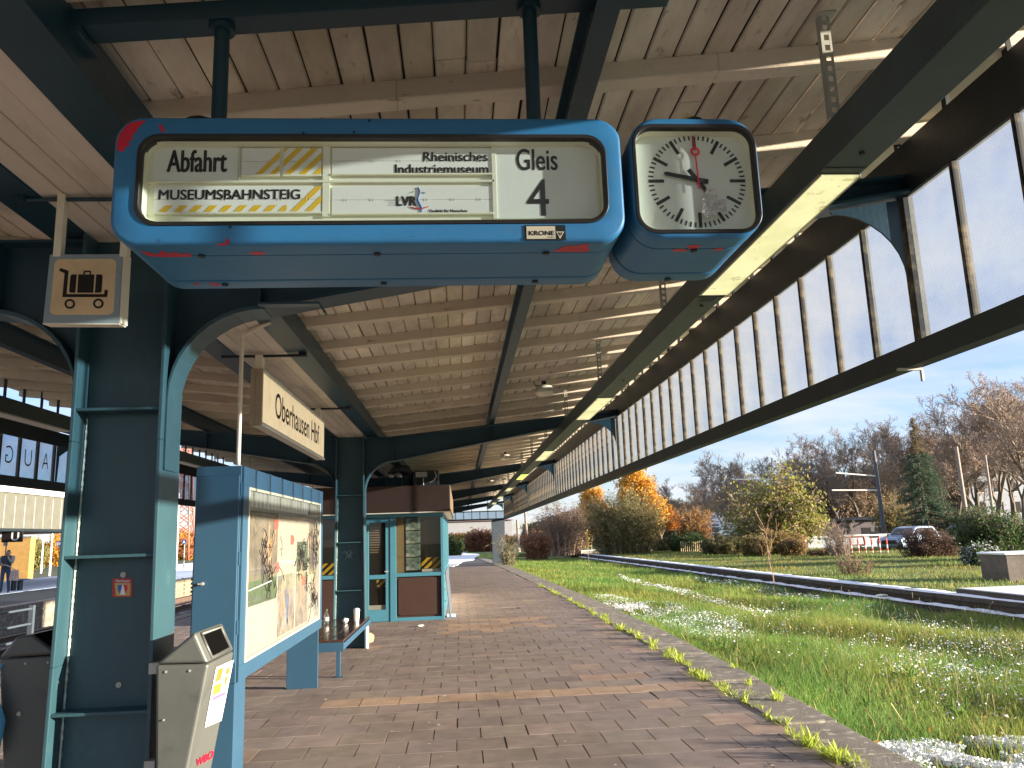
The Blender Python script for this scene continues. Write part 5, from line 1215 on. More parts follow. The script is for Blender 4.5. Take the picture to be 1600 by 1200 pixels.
for i, (u, vt, y, lab) in enumerate(((68, 838, 70, 'thin white lamp pole, leftmost in the row across the tracks'), (82, 832, 62, 'thin white lamp pole, middle of the row across the tracks'), (103, 830, 52, 'thin cream lamp pole, tallest of the row across the tracks'), (280, 770, 60, 'slim cream mast seen between the near column and the notice case'))):
    p = gy(u, vt, y); tag(MB().tube([(p[0], y, -.2), (p[0], y, p[2])], [.09, .06], 8).build('lamp_pole', white_p, None), lab, 'pole', 'poles across the tracks')
# lattice tower
p = gy(290, 765, 110); q = gy(285, 880, 110); tw = thing('lattice_tower', (q[0], 110, -.2), 'red steel lattice tower far beyond the tracks', 'tower')
m_ = MB(); Ht = p[2]; wb0, wt0 = 1.7, 1.1; cxx = gy(287, 820, 110)[0]
def tc(k, z): s = (wb0 + (wt0 - wb0) * z / Ht); a = R_(45 + 90 * k); return (cxx + s * math.cos(a), 110 + s * math.sin(a), z)
for k in range(4): m_.tube([tc(k, -.2), tc(k, Ht + 8)], .11, 6)
z = 0
while z < Ht + 6:
    for k in range(4): m_.tube([tc(k, z), tc(k + 1, z + 1.5)], .06, 4).tube([tc(k + 1, z), tc(k, z + 1.5)], .06, 4)
    z += 1.5
m_.build('lattice', pbr('tower_red', (.38, .12, .07), .6), tw)
# bench across
p = gz(30, 921); ob = thing('platform_bench', (p[0], p[1] + 1, 0), 'blue bench on the snow behind the waiting person', 'bench')
bx0 = gy(14, 905, 36.5)[0]; bx1 = gy(41, 905, 36.5)[0]
MB().box(bx0, bx1, 36.3, 36.8, .42, .48).build('seat', pbr('bench_blue', (.12, .17, .3), .5), ob)
for x in (bx0 + .15, bx1 - .3): MB().box(x, x + .08, 36.4, 36.7, 0, .42).build('leg', dark, ob)
# person waiting
def person(u, v):
    p = gz(u, v); Y = p[1]; H_ = 1.78; bx_ = p[0]
    bm = bmesh.new(); V = {}
    J = dict(pel=(0, 0, .95), spn=(0, .02, 1.15), chs=(.0, .03, 1.38), nck=(.02, .02, 1.50), hd=(.05, .0, 1.60), top=(.06, .0, 1.74),
             lsh=(-.20, .04, 1.42), lel=(-.26, .02, 1.16), lwr=(-.06, -.18, 1.12), lhd=(.03, -.22, 1.13), rsh=(.20, .02, 1.42), rel=(.25, -.10, 1.18), rwr=(.14, -.2, 1.36), rhd=(.11, -.20, 1.45),
             lhp=(-.10, .0, .90), lkn=(-.11, -.01, .50), lan=(-.12, .03, .09), lto=(-.13, -.14, .035), rhp=(.10, 0, .90), rkn=(.13, -.03, .50), ran=(.16, .01, .09), rto=(.19, -.15, .035))
    Rr = dict(pel=.155, spn=.165, chs=.17, nck=.06, hd=.088, top=.06, lsh=.085, lel=.055, lwr=.038, lhd=.035, rsh=.085, rel=.055, rwr=.038, rhd=.035, lhp=.095, lkn=.068, lan=.05, lto=.04, rhp=.095, rkn=.068, ran=.05, rto=.04)
    E = [('pel', 'spn'), ('spn', 'chs'), ('chs', 'nck'), ('nck', 'hd'), ('hd', 'top'), ('chs', 'lsh'), ('lsh', 'lel'), ('lel', 'lwr'), ('lwr', 'lhd'), ('chs', 'rsh'), ('rsh', 'rel'), ('rel', 'rwr'), ('rwr', 'rhd'),
         ('pel', 'lhp'), ('lhp', 'lkn'), ('lkn', 'lan'), ('lan', 'lto'), ('pel', 'rhp'), ('rhp', 'rkn'), ('rkn', 'ran'), ('ran', 'rto')]
    for hnd, d in (('lhd', (.05, -.03, .0)), ('rhd', (-.02, .0, .06))):
        for i in range(4):
            nm = hnd + str(i); o = J[hnd]; J[nm] = (o[0] + d[0] + .012 * (i - 1.5) * (1 if hnd == 'rhd' else 0), o[1] + d[1] - .01, o[2] + d[2] + .014 * (1.5 - i) * (1 if hnd == 'lhd' else 0) - .005 * abs(i - 1.5)); Rr[nm] = .009; E.append((hnd, nm))
        nm = hnd + 't'; o = J[hnd]; J[nm] = (o[0] + .01, o[1] - .04, o[2] + .035); Rr[nm] = .010; E.append((hnd, nm))
    me = bpy.data.meshes.new('person'); keys = list(J)
    me.from_pydata([J[k] for k in keys], [(keys.index(a), keys.index(b)) for a, b in E], [])
    ob = bpy.data.objects.new('person', me); C.objects.link(ob)
    ob.modifiers.new('skin', 'SKIN'); sk = me.skin_vertices[0].data
    for i, k in enumerate(keys): sk[i].radius = (Rr[k], Rr[k]); sk[i].use_root = (k == 'pel')
    sb = ob.modifiers.new('sub', 'SUBSURF'); sb.levels = 2; sb.render_levels = 2
    m2 = bpy.data.meshes.new_from_object(ob.evaluated_get(bpy.context.evaluated_depsgraph_get())); ob.modifiers.clear(); ob.data = m2; bpy.data.meshes.remove(me)
    for m in (pbr('jeans', (.05, .085, .16), .8), pbr('grey_sleeve', (.34, .33, .31), .8), pbr('navy_vest', (.035, .05, .075), .6), skin_m, pbr('hair', (.02, .014, .01), .6), pbr('shoe', (.03, .03, .035), .6)): m2.materials.append(m)
    for f_ in m2.polygons:
        c = f_.center; r_ = math.hypot(c.x, c.y); k = 2
        if c.z < .075: k = 5
        elif c.z < .93: k = 0
        elif c.z > 1.655 or (c.z > 1.56 and c.y > .03): k = 4
        elif c.z > 1.505: k = 3
        elif (c - Vector(J['rhd'])).length < .10 or (c - Vector(J['lhd'])).length < .085: k = 3
        elif abs(c.x) > .185 or c.y < -.13: k = 1
        f_.material_index = k; f_.use_smooth = True
    ob.location = (bx_, Y, 0); ob.rotation_euler = (0, 0, R_(12)); ORG[ob.name] = (bx_, Y, 0)
    tag(ob, 'person in jeans and dark vest, hand raised to the face, on the opposite platform', 'person')
    hm = MB()                                       # face: nose, ears, eyes, mouth
    for c_, s in (((.075, -.095, 1.60), .018), ((-.035, .0, 1.60), .022), ((.145, .0, 1.60), .022)):
        hm.lathe([(s * .5, -s), (s, 0), (s * .5, s)], c_, 8)
    o = hm.build('face_features', skin_m, None, smooth=True); o.parent = ob
    em = MB()
    for c_ in ((.035, -.083, 1.628), (.095, -.083, 1.628)): em.lathe([(.006, -.006), (.009, 0), (.006, .006)], c_, 8)
    em.box(.05, .09, -.088, -.08, 1.558, 1.564); o = em.build('eyes_and_mouth', MATS['hair'], None); o.parent = ob
    hd = MB().lathe([(.05, -.04), (.085, -.02), (.10, .02), (.07, .05)], (0, .07, 1.50), 14).build('hood', MATS['grey_sleeve'], None, smooth=True); hd.parent = ob
    return bx_, Y
pxp, pyp = person(6, 927)
sb_ = thing('shopping_bag', (pxp + .42, pyp - .1, .5), 'pale patterned shopping bag hanging at the side of the waiting person', 'bag')
MB().hexa([(pxp + .24, pyp - .2, .50), (pxp + .56, pyp - .2, .48), (pxp + .56, pyp + .0, .48), (pxp + .24, pyp + .0, .50), (pxp + .28, pyp - .16, .92), (pxp + .54, pyp - .16, .92), (pxp + .54, pyp - .04, .92), (pxp + .28, pyp - .04, .92)]).build('body', pbr('bag_print', (.55, .42, .36), .7, var=.4, vscale=14), sb_, bevel=.02)
MB().tube([(pxp + .34, pyp - .12, .91), (pxp + .30, pyp - .14, 1.05), (pxp + .10, pyp - .22, 1.12), (pxp + .46, pyp - .1, .91)], .01, 6).build('handle', MATS['bag_print'], sb_)
# ---------------------------------------------------------------- right: old platform wall, block, pillar
wl = thing('retaining_wall', (10.9, 36, 0), 'low dark old platform wall with snow along its top and ledge', 'wall')
m_ = MB(); cp_ = MB(); sn_ = MB(); sl_ = MB(); rw = random.Random(6)
ys = [6 + 1.0 * i for i in range(61)]
for a, b in zip(ys, ys[1:]):
    xa, xb = wx(a), wx(b); d = rw.uniform(-.008, .008)
    m_.hexa([(xa + .06, a, -1), (xa + .5, a, -1), (xb + .5, b, -1), (xb + .06, b, -1), (xa + .06 + d, a, -.17), (xa + .5, a, -.17), (xb + .5, b, -.17), (xb + .06 + d, b, -.17)])
    cp_.hexa([(xa, a + .008, -.168), (xa + .52, a + .008, -.168), (xb + .52, b - .008, -.168), (xb, b - .008, -.168), (xa + d, a + .008, -.06), (xa + .52, a + .008, -.06), (xb + .52, b - .008, -.06), (xb + d, b - .008, -.06)])
    m_.hexa([(xa - .30, a, -1), (xa + .059, a, -1), (xb + .059, b, -1), (xb - .30, b, -1), (xa - .30, a, -.31 + d), (xa + .059, a, -.31), (xb + .059, b, -.31), (xb - .30, b, -.31 + d)])
m_.build('wall_body', darkwall, wl); cp_.build('coping', darkwall, wl, bevel=.008)
def snow_strip(x0f, x1f, z, hh, nm, par, step=.25, seed=1):
    r = random.Random(seed); vs = []; fs = []; y = 6.0; n = 0; gapp = 0
    while y < 66:
        a, b = x0f(y) + r.uniform(0, .05), x1f(y) - r.uniform(0, .04); h_ = hh * r.uniform(.4, 1.2)
        if r.random() < .05: h_ = .001
        vs += [(a, y, z), (a + .03, y, z + h_), ((a + b) / 2, y, z + h_ * r.uniform(.8, 1.2)), (b - .03, y, z + h_), (b, y, z)]; n += 1; y += step
    for i in range(n - 1):
        for k in range(4): o = i * 5 + k; fs.append((o, o + 1, o + 6, o + 5))
    return MB().add(vs, fs).build(nm, snow_m, par, smooth=True)
snow_strip(lambda y: wx(y) + .02, lambda y: wx(y) + .5, -.061, .03, 'snow_on_top', wl, seed=2)
snow_strip(lambda y: wx(y) - .29, lambda y: wx(y) - .02, -.318, .05, 'snow_on_ledge', wl, seed=4)
b0 = gz(1493, 922, .06)
bl_ = thing('concrete_block', (13.5, 16, 0), 'broad dark concrete slab block with snow on top, in front of the old wall', 'block')
MB().box(11.67, 19.6, 9, 18.45, -1, -.14).build('base', darkwall, bl_, bevel=.01); MB().box(11.62, 19.7, 8.9, 18.53, -.139, .06).build('slab', darkwall, bl_, bevel=.012)
MB().box(11.66, 19.65, 8.95, 18.46, .0601, .085).build('snow_cover', snow_m, bl_, bevel=.01)
pb = gz(1570, 915, .06)
pi_ = thing('concrete_pillar', (14.1, 19.6, 0), 'short weathered concrete pillar with a snow cap at the right edge', 'pillar')
MB().box(15.2, 16.9, 21.75, 22.9, -.6, .64).build('shaft', pbr('pillar_concrete', (.15, .125, .105), .9, var=.25, vscale=4, bump=.6, dirt=[((.06, .05, .04), 3, .5, .7, .7)]), pi_, bevel=.03); MB().box(15.15, 16.95, 21.7, 22.95, .6405, .70).build('snow_cap', snow_m, pi_, bevel=.02)
cw2 = thing('cross_wall', (14, 62, 0), 'low grey concrete wall running across the far lawn', 'wall')
p, q = gz(908, 866, -.1), gz(1078, 858, -.1)
MB().hexa([(p[0], p[1], -.6), (q[0], q[1], -.6), (q[0], q[1] + .4, -.6), (p[0], p[1] + .4, -.6), (p[0], p[1], .15), (q[0], q[1], .38), (q[0], q[1] + .4, .38), (p[0], p[1] + .4, .15)]).build('wall_body', concrete, cw2)
MB().hexa([(p[0], p[1], .151), (q[0], q[1], .381), (q[0], q[1] + .4, .381), (p[0], p[1] + .4, .151), (p[0], p[1], .18), (q[0], q[1], .41), (q[0], q[1] + .4, .41), (p[0], p[1] + .4, .18)]).build('snow_cap', snow_m, cw2)
crumple('broken_slab', (10.9, 20.6, -.25), .16, dirtywhite, 'pale broken slab lying on the ledge of the old wall', 'slab', 8, .25)

# ---------------------------------------------------------------- vegetation builders
def tubes_np(segs, nmax=6):
    """segs: (p0, p1, r0, r1) -> tapered prisms, thin ones three-sided"""
    V_ = []; F_ = []; o = 0
    for p0, p1, r0, r1 in segs:
        d = p1 - p0; L_ = np.linalg.norm(d)
        if L_ < 1e-6: continue
        d = d / L_; a = np.cross(d, (0, 0, 1.0) if abs(d[2]) < .9 else (1.0, 0, 0)); a /= np.linalg.norm(a); b = np.cross(d, a)
        n = 6 if r0 > .04 else 3
        an = np.arange(n) * 2 * PI / n; ring = np.cos(an)[:, None] * a + np.sin(an)[:, None] * b
        V_.append(p0 + ring * r0); V_.append(p1 + ring * r1)
        for k in range(n): F_.append((o + k, o + (k + 1) % n, o + n + (k + 1) % n, o + n + k))
        o += 2 * n
    return np.concatenate(V_), np.array(F_)
def grow(seed, H_, lev=4, trunk=.3, spread=.6, nchild=(3, 5), r0=.14, lean=.0, up=.25, first=.35, shrink=.62, minr=.006):
    r = np.random.RandomState(seed); segs = []; tips = []
    def br(p, d, L_, rad, l):
        n = 4 if l < 2 else 3; pts = [p]
        for i in range(n):
            d = d + r.normal(0, .13 + .05 * l, 3) + np.array((0, 0, up * .12)); d = d / np.linalg.norm(d)
            q = pts[-1] + d * L_ / n; ra, rb_ = rad * (1 - .75 * i / n), rad * (1 - .75 * (i + 1) / n)
            segs.append((pts[-1], q, max(ra, minr), max(rb_, minr * .85), l)); pts.append(q)
        if l >= lev: tips.append((pts[-1], d)); tips.append((pts[1], d)); return
        k = r.randint(nchild[0], nchild[1] + 1) + (2 if l == 0 else 0)
        for i in range(k):
            t = first + (1 - first) * (i + r.rand() * .8) / k if l == 0 else .25 + .75 * (i + r.rand()) / k
            j = min(n - 1, int(t * n)); s = pts[j] + (pts[j + 1] - pts[j]) * (t * n - j)
            az = r.rand() * 2 * PI; side = np.array((math.cos(az), math.sin(az), 0)); nd = d * (1 - spread) + side * spread + np.array((0, 0, up)); nd /= np.linalg.norm(nd)
            br(s, nd, L_ * shrink * r.uniform(.7, 1.15) * (1.15 - .35 * t if l == 0 else 1), rad * .5 * r.uniform(.7, 1.1), l + 1)
        tips.append((pts[-1], d))
        br(pts[-1], d, L_ * shrink * .8, rad * .3, l + 1)
    br(np.array((lean * 0, 0, -.1)), np.array((lean, 0, 1.0)), H_ * trunk, r0, 0)
    return segs, tips
def leaves_np(pts, size, cols, seed, per=1, jitter=.1, elong=1.0):
    r = np.random.RandomState(seed); P = np.repeat(np.array(pts), per, 0); n = len(P)
    P = P + r.normal(0, jitter, (n, 3)); a = r.normal(0, 1, (n, 3)); a /= np.linalg.norm(a, axis=1)[:, None]; b = np.cross(a, r.normal(0, 1, (n, 3))); b /= np.linalg.norm(b, axis=1)[:, None]
    s = size * r.uniform(.6, 1.4, (n, 1)); V_ = np.stack([P - a * s * elong, P + b * s * .55, P + a * s * elong, P - b * s * .55], 1).reshape(-1, 3)
    F_ = np.arange(n * 4).reshape(n, 4); c = np.array(cols)[r.randint(0, len(cols), n)] * r.uniform(.65, 1.35, (n, 1))
    return V_, F_, np.repeat(c, 4, 0)
def tree(name, loc, segs, tips, label, cat, group, bark_m=None, tw=None, leaf=None, s=1.0, rz=0.0, cut=2):
    """leaf: (size, cols, per, jitter)"""
    t = thing(name, loc, label, cat, group); cr, sr = math.cos(rz), math.sin(rz)
    Rm = np.array([[cr, -sr, 0], [sr, cr, 0], [0, 0, 1]]) * s; L0 = np.array(loc)
    big = [g for g in segs if g[4] < cut]; small = [g for g in segs if g[4] >= cut]
    for nm, gg, mt in (('trunk', big, bark_m or bark), ('crown', small, tw or twig_m)):
        if not gg: continue
        V_, F_ = tubes_np([g[:4] for g in gg]); o = np_mesh(nm, V_ @ Rm.T + L0, F_, mt, np.ones(3), t)
    if leaf:
        V_, F_, c = leaves_np([p for p, d in tips], leaf[0], leaf[1], 7 + len(segs), leaf[2], leaf[3]); np_mesh('foliage', V_ @ Rm.T + L0, F_, leaf_m, c, t)
    return t
def at(u, v, Y): return gy(u, v, Y)
# bare trees of the far row, a few forms reused
OR = [(.66, .34, .05), (.72, .42, .07), (.58, .26, .04), (.64, .44, .08)]
forms = [grow(40 + i, 10.5, 5, .40, .50, (3, 5), .15, 0, .34, .32, .60, .0085) for i in range(3)]
spots = [(1078, 760, 84, 0, 'bare grey-brown tree behind the amber bushes, next to the birches'), (1050, 742, 92, 1, 'slim bare tree with pale twigs between the birches and the olive tree'), (1120, 712, 90, 2, 'wide bare tree rising left behind the olive-leaved tree'), (1168, 722, 96, 0, 'bare tree just behind the crown of the olive-leaved tree'),
         (1252, 705, 95, 1, 'bare tree right behind the green edge of the olive-leaved tree'), (1300, 690, 90, 2, 'bare tree left of the pole with two cross arms'), (1372, 662, 88, 0, 'tall bare tree rising directly behind the pole with two cross arms'), (1415, 652, 94, 1, 'tall bare tree left behind the spruce'),
         (1470, 628, 92, 2, 'very tall bare tree right behind the spruce top'), (1530, 592, 84, 0, 'tallest bare tree, between the two plain poles and the pale building'), (1590, 580, 80, 1, 'tall bare tree at the right edge before the pale building'), (1340, 745, 105, 2, 'low hazy bare tree far behind the white container')]
spots += [(1140, 700, 102, 1, 'bare tree just left of the slim grey pole top'), (1215, 700, 104, 2, 'bare tree right of the slim grey pole top'), (1275, 680, 98, 0, 'bare tree above the green edge of the olive-leaved tree'), (1328, 672, 96, 1, 'tall bare tree behind the long pale cross arms'), (1395, 650, 100, 2, 'tall bare tree between the cross-armed pole and the spruce'),
          (1445, 640, 99, 0, 'tall bare tree exactly behind the spruce'), (1500, 612, 90, 1, 'very tall bare tree behind the thick plain pole'), (1552, 590, 94, 2, 'very tall bare tree behind the thinner plain pole'), (1575, 620, 76, 0, 'bare tree in front of the right half of the pale building'), (1512, 660, 80, 2, 'bare tree in front of the left end of the pale building'), (1618, 585, 86, 2, 'bare tree cut by the right edge of the picture'), (1095, 735, 98, 2, 'bare tree above the snowy shed roof')]
protos = {}
for (u, vt, Y, fi, lab) in spots:
    top = at(u, vt, Y); base = at(u, 850, Y); hgt = top[2] + .5
    loc = (float(top[0]), Y, -.3)
    if fi not in protos:
        t = tree('bare_tree', loc, *forms[fi], lab, 'tree', 'bare trees along the far road', s=1.0); protos[fi] = (t, max(max(g[1][2] for g in forms[fi][0]), .1))
        hh = protos[fi][1]; t.scale = (hgt / hh,) * 3
    else:
        pt, hh = protos[fi]; dup(pt, loc, random.Random(u).uniform(0, 6), hgt / hh * 1.0, lab)
# olive-leaved broad tree
sg, tp_ = grow(71, 7.2, 4, .26, .86, (4, 6), .15, .1, .10, .15, .74, .011)
b_ = at(1205, 852, 56); zt = max(g[1][2] for g in sg)
tree('olive_tree', (float(b_[0]), 56, -.2), sg, tp_, 'broad spreading tree with sparse olive-green autumn leaves', 'tree', None, leaf=(.075, [(.22, .24, .045), (.30, .27, .06), (.15, .18, .04), (.28, .20, .09)], 2, .24), s=(at(1205, 720, 56)[2] + .2) / zt)
# birches in orange leaf
for i, (u, vt, Y, sd, lab) in enumerate(((1000, 735, 78, 81, 'tall golden-orange birch, tallest of the orange trees'), (918, 762, 80, 82, 'wide orange birch left of the tallest one, close under the canopy edge'), (965, 770, 86, 83, 'paler orange tree between the two large birches'), (1030, 775, 82, 84, 'small reddish-orange birch at the right of the orange group'))):
    sg, tp_ = grow(sd, 8.0, 4, .55, .48, (4, 5), .10, 0, .34, .2, .50); top = at(u, vt, Y); zt = max(g[1][2] for g in sg)
    cols = OR if i != 3 else [(.45, .16, .03), (.5, .22, .05)]
    tree('birch', (float(top[0]), Y, -.3), sg, tp_, lab, 'tree', 'orange birches', bark_m=barklight, leaf=(.10, cols, 5, .28), s=(top[2] + .3) / zt, cut=1)
# spruce
sp_b = at(1462, 842, 60); sp_t = at(1440, 652, 60); Hs = sp_t[2] + .3
spr = thing('spruce', (float(sp_b[0]) - .6, 60, -.3), 'dark blue-green spruce with drooping tiers and a brown top', 'tree')
L0 = np.array((float(sp_b[0]) - .6, 60, -.3)); r = np.random.RandomState(5)
np_mesh('trunk', *[(lambda V_, F_: V_ + L0)(*tubes_np([(np.zeros(3), np.array((0, 0, Hs)), .16, .015)])), tubes_np([(np.zeros(3), np.array((0, 0, Hs)), .16, .015)])[1]], bark, np.ones(3), spr)
NV = []; NF = []; NC = []; o = 0; BS = []
z = .5
while z < Hs - .1:
    f_ = 1 - z / Hs; Rb = (2.75 * f_ ** .85 + .05) * r.uniform(.85, 1.1)
    for k in range(int(8 + 9 * f_)):
        az = r.rand() * 2 * PI; ln = Rb * r.uniform(.6, 1.12); dr_ = np.array((math.cos(az), math.sin(az), 0)); p0 = np.array((0, 0, z))
        end = p0 + dr_ * ln + np.array((0, 0, -.28 * ln + .10)); BS.append((p0, end, .02, .005))
        nn = int(14 + 40 * ln); t_ = r.uniform(.15, 1.05, nn)[:, None]
        P = p0 + (end - p0) * t_ + np.concatenate([r.normal(0, .07, (nn, 2)), r.normal(-.06, .06, (nn, 1))], 1) + np.array((0, 0, .10)) * np.sin(t_ * PI)
        dirs = dr_ * .8 + r.normal(0, .5, (nn, 3)); dirs /= np.linalg.norm(dirs, axis=1)[:, None]; sd_ = np.cross(dirs, r.normal(0, 1, (nn, 3))); sd_ /= np.linalg.norm(sd_, axis=1)[:, None]
        s_ = r.uniform(.08, .17, (nn, 1)) * (.55 + .45 * min(1, f_ * 2.5)); NV.append(np.stack([P - sd_ * .024, P + dirs * s_, P + sd_ * .024], 1).reshape(-1, 3)); NF.append(np.arange(nn * 3).reshape(nn, 3) + o); o += nn * 3
        base = np.array((.062, .105, .065)) if f_ > .28 else np.array((.17, .13, .07)); NC.append(np.repeat(base * r.uniform(.6, 1.4, (nn, 1)), 3, 0))
    z += .17 + .06 * f_
V_, F_ = tubes_np(BS); np_mesh('branches', V_ + L0, F_, bark, np.ones(3), spr)
np_mesh('crown', np.concatenate(NV) + L0, np.concatenate(NF), leaf_m, np.concatenate(NC), spr)
# shrubs
def shrub(name, u0, u1, vt, Y, label, cols, seed, cat='bush', group=None, dens=1.0, size=.06, stems=26, zb=-.15, depth=.7, twc=None, droop=.2, leafy=10):
    a, b = at(u0, 850, Y)[0], at(u1, 850, Y)[0]; Ht = at((u0 + u1) / 2, vt, Y)[2] - zb; W_ = (b - a) / 2; cx_ = (a + b) / 2
    t = thing(name, (float(cx_), Y, zb), label, cat, group); L0 = np.array((cx_, Y, zb)); r = np.random.RandomState(seed); sg = []; tp = []
    for i in range(stems):
        az = r.rand() * 2 * PI; rr = math.sqrt(r.rand()); p = np.array((W_ * .55 * rr * math.cos(az), W_ * depth * .55 * rr * math.sin(az), 0.0)); d = np.array((.5 * rr * math.cos(az) * W_ / Ht, .5 * rr * math.sin(az) * depth * W_ / Ht, 1.0)); d /= np.linalg.norm(d)
        L_ = Ht * r.uniform(.7, 1.02) * (1 - .35 * rr ** 2); n = 5; rad = .018 + .006 * Ht
        for k in range(n):
            d = d + r.normal(0, .10, 3); d /= np.linalg.norm(d); q = p + d * L_ / n; sg.append((p, q, rad * (1 - k / n * .8), rad * (1 - (k + 1) / n * .8)))
            for j in range(int(3 + 3 * dens)):
                dd = d * .6 + r.normal(0, .55, 3); dd /= np.linalg.norm(dd); l2 = L_ * r.uniform(.10, .26); s0 = p + (q - p) * r.rand(); e = s0 + dd * l2 - np.array((0, 0, droop * l2 * .3)); e[2] = max(e[2], .05); sg.append((s0, e, .008, .004))
                for m in range(3):
                    d3 = dd * .7 + r.normal(0, .5, 3); d3 /= np.linalg.norm(d3); s1 = s0 + (e - s0) * r.uniform(.3, 1); e1 = s1 + d3 * l2 * .55; e1[2] = max(e1[2], .03); sg.append((s1, e1, .005, .003)); tp.append(e1); tp.append((s1 + e1) / 2)
                tp.append(e)
            p = q
    V_, F_ = tubes_np(sg); np_mesh('stems', V_ + L0, F_, twc or twig_m, np.ones(3), t)
    if cols:
        V_, F_, c = leaves_np(tp, size, cols, seed + 1, max(1, int(leafy * dens / 10)) if leafy < 10 else int(dens * leafy / 10), .09); np_mesh('foliage', V_ + L0, F_, leaf_m, c, t)
    return t
OLV = [(.20, .18, .06), (.26, .22, .08), (.15, .15, .05), (.24, .19, .10)]; RED = [(.30, .13, .07), (.36, .18, .09), (.24, .11, .07)]; GRN = [(.05, .10, .025), (.08, .13, .03), (.04, .08, .03)]; YEL = [(.45, .32, .05), (.36, .28, .05), (.28, .24, .05)]; BRN = [(.17, .11, .07), (.22, .14, .09), (.13, .08, .06)]
twd = pbr('twig_dark', (.085, .05, .045), .9); two = pbr('twig_olive', (.22, .19, .11), .9)
shrub('willow_shrub', 905, 1052, 766, 62, 'big rounded olive-grey willow shrub in front of the orange birches', OLV, 101, dens=1.6, size=.07, stems=95, twc=two)
shrub('brown_shrub', 836, 925, 778, 66, 'twiggy brown shrub left of the big olive shrub', BRN, 102, dens=1.0, size=.05, stems=50)
shrub('red_shrub', 812, 862, 826, 60, 'reddish shrub at the left of the far lawn near the wall end', RED, 103, dens=1.3, size=.06, stems=40)
shrub('red_shrub', 722, 786, 826, 92, 'wide rust-red bush at the far end of the platform, left of the end post', RED, 104, dens=1.6, size=.10, stems=60, zb=-.12)
shrub('yellow_shrub', 700, 745, 832, 100, 'yellow-orange low bush beside the kiosk edge at the far end of the platform', YEL, 105, dens=1.3, size=.10, stems=40, zb=-.12)
shrub('green_shrub', 690, 724, 838, 72, 'dark green low bush at the kiosk edge by the snowy path', GRN, 106, dens=1.6, size=.07, stems=40, zb=-.12)
shrub('path_weeds', 770, 812, 832, 46, 'thin pale green weeds growing at the far platform edge', [(.20, .22, .06), (.26, .24, .08)], 107, dens=.35, size=.05, stems=18, zb=-.1, twc=two)
shrub('amber_shrub', 1058, 1112, 788, 72, 'amber-leaved bush between the big olive shrub and the olive tree', [(.42, .20, .04), (.30, .16, .05), (.20, .14, .06)], 108, dens=1.3, size=.08, stems=50)
shrub('bramble', 1040, 1110, 832, 62, 'dark green bramble bush at the end of the far cross wall', GRN, 109, dens=1.8, size=.06, stems=60)
shrub('bramble', 1082, 1180, 836, 54, 'olive-green bramble hedge below the blue pallets', [(.09, .12, .035), (.13, .13, .05), (.16, .11, .05)], 110, dens=1.6, size=.055, stems=80)
shrub('bramble', 1170, 1262, 826, 50, 'yellow-brown bramble hedge below the olive-leaved tree', [(.30, .22, .05), (.20, .18, .05), (.24, .14, .06)], 111, dens=1.5, size=.055, stems=70)
shrub('copper_shrub', 1284, 1338, 806, 42, 'copper-leaved shrub in front of the white container', [(.36, .14, .07), (.42, .22, .12), (.28, .12, .07)], 112, dens=.9, size=.05, stems=30)
shrub('low_hedge', 1245, 1345, 858, 44, 'low reddish-green undergrowth at the foot of the copper shrub', [(.16, .11, .06), (.12, .12, .05), (.22, .10, .06)], 113, dens=1.2, size=.05, stems=60)
shrub('purple_shrub', 1392, 1508, 822, 38, 'dense bare purple-brown shrub in front of the parked cars', BRN, 114, dens=1.2, size=.03, stems=90, twc=twd)
shrub('ivy_shrub', 1492, 1612, 790, 33, 'dark green ivy-covered bush at the right edge', GRN, 115, dens=1.9, size=.05, stems=110)
shrub('ivy_shrub', 1496, 1560, 850, 30, 'low glossy dark green bush touched with snow left of the pillar', GRN + [(.6, .62, .66)], 116, dens=1.7, size=.04, stems=50)
shrub('dry_shrub', 1285, 1368, 862, 27, 'thin dry twiggy shrub just behind the old wall', [(.30, .20, .12)], 117, dens=.35, size=.03, stems=26, twc=pbr('twig_dry', (.26, .18, .12), .9))
shrub('yellow_tree_foot', 1240, 1300, 800, 60, 'yellow-green bush under the right side of the olive tree', [(.25, .26, .04), (.32, .28, .05)], 118, dens=1.2, size=.07, stems=40)
shrub('ochre_shrub', 1375, 1425, 772, 66, 'ochre-green bush left of the spruce foot', [(.20, .17, .05), (.24, .19, .06)], 119, dens=1.3, size=.07, stems=50)
shrub('green_shrub', 1476, 1560, 800, 58, 'mid green bush between the spruce and the plain poles', [(.09, .13, .04), (.12, .14, .05)], 120, dens=1.4, size=.07, stems=60)
for i, (u0, u1, vt, Y, cols, lab) in enumerate(((50, 66, 846, 95, [(.26, .24, .08)], 'olive bush far across the tracks beside the yellow building'), (62, 122, 838, 110, OR, 'wide orange autumn trees far across the tracks left of the near column'), (262, 322, 830, 120, OR, 'orange autumn trees far across the tracks behind the lattice tower'))):
    shrub('autumn_bush', u0, u1, vt, Y, lab, cols, 130 + i, dens=1.4, size=.14, stems=60, zb=-.3)
shrub('bramble', 1012, 1062, 842, 66, 'low dark bramble by the far cross wall under the olive shrub edge', [(.10, .11, .04), (.15, .12, .06)], 121, dens=1.5, size=.06, stems=50)
shrub('bramble', 1150, 1212, 838, 48, 'greenish-brown bramble clump in the middle of the far hedge', [(.14, .14, .05), (.20, .14, .07), (.24, .18, .05)], 122, dens=1.5, size=.05, stems=60)
shrub('bramble', 1212, 1262, 842, 46, 'rusty bramble clump at the right end of the far hedge', [(.24, .14, .06), (.18, .15, .06)], 123, dens=1.5, size=.05, stems=60)
shrub('bare_thicket', 1395, 1500, 790, 70, 'brown bare thicket behind the parked cars', BRN, 124, dens=1.2, size=.05, stems=70)
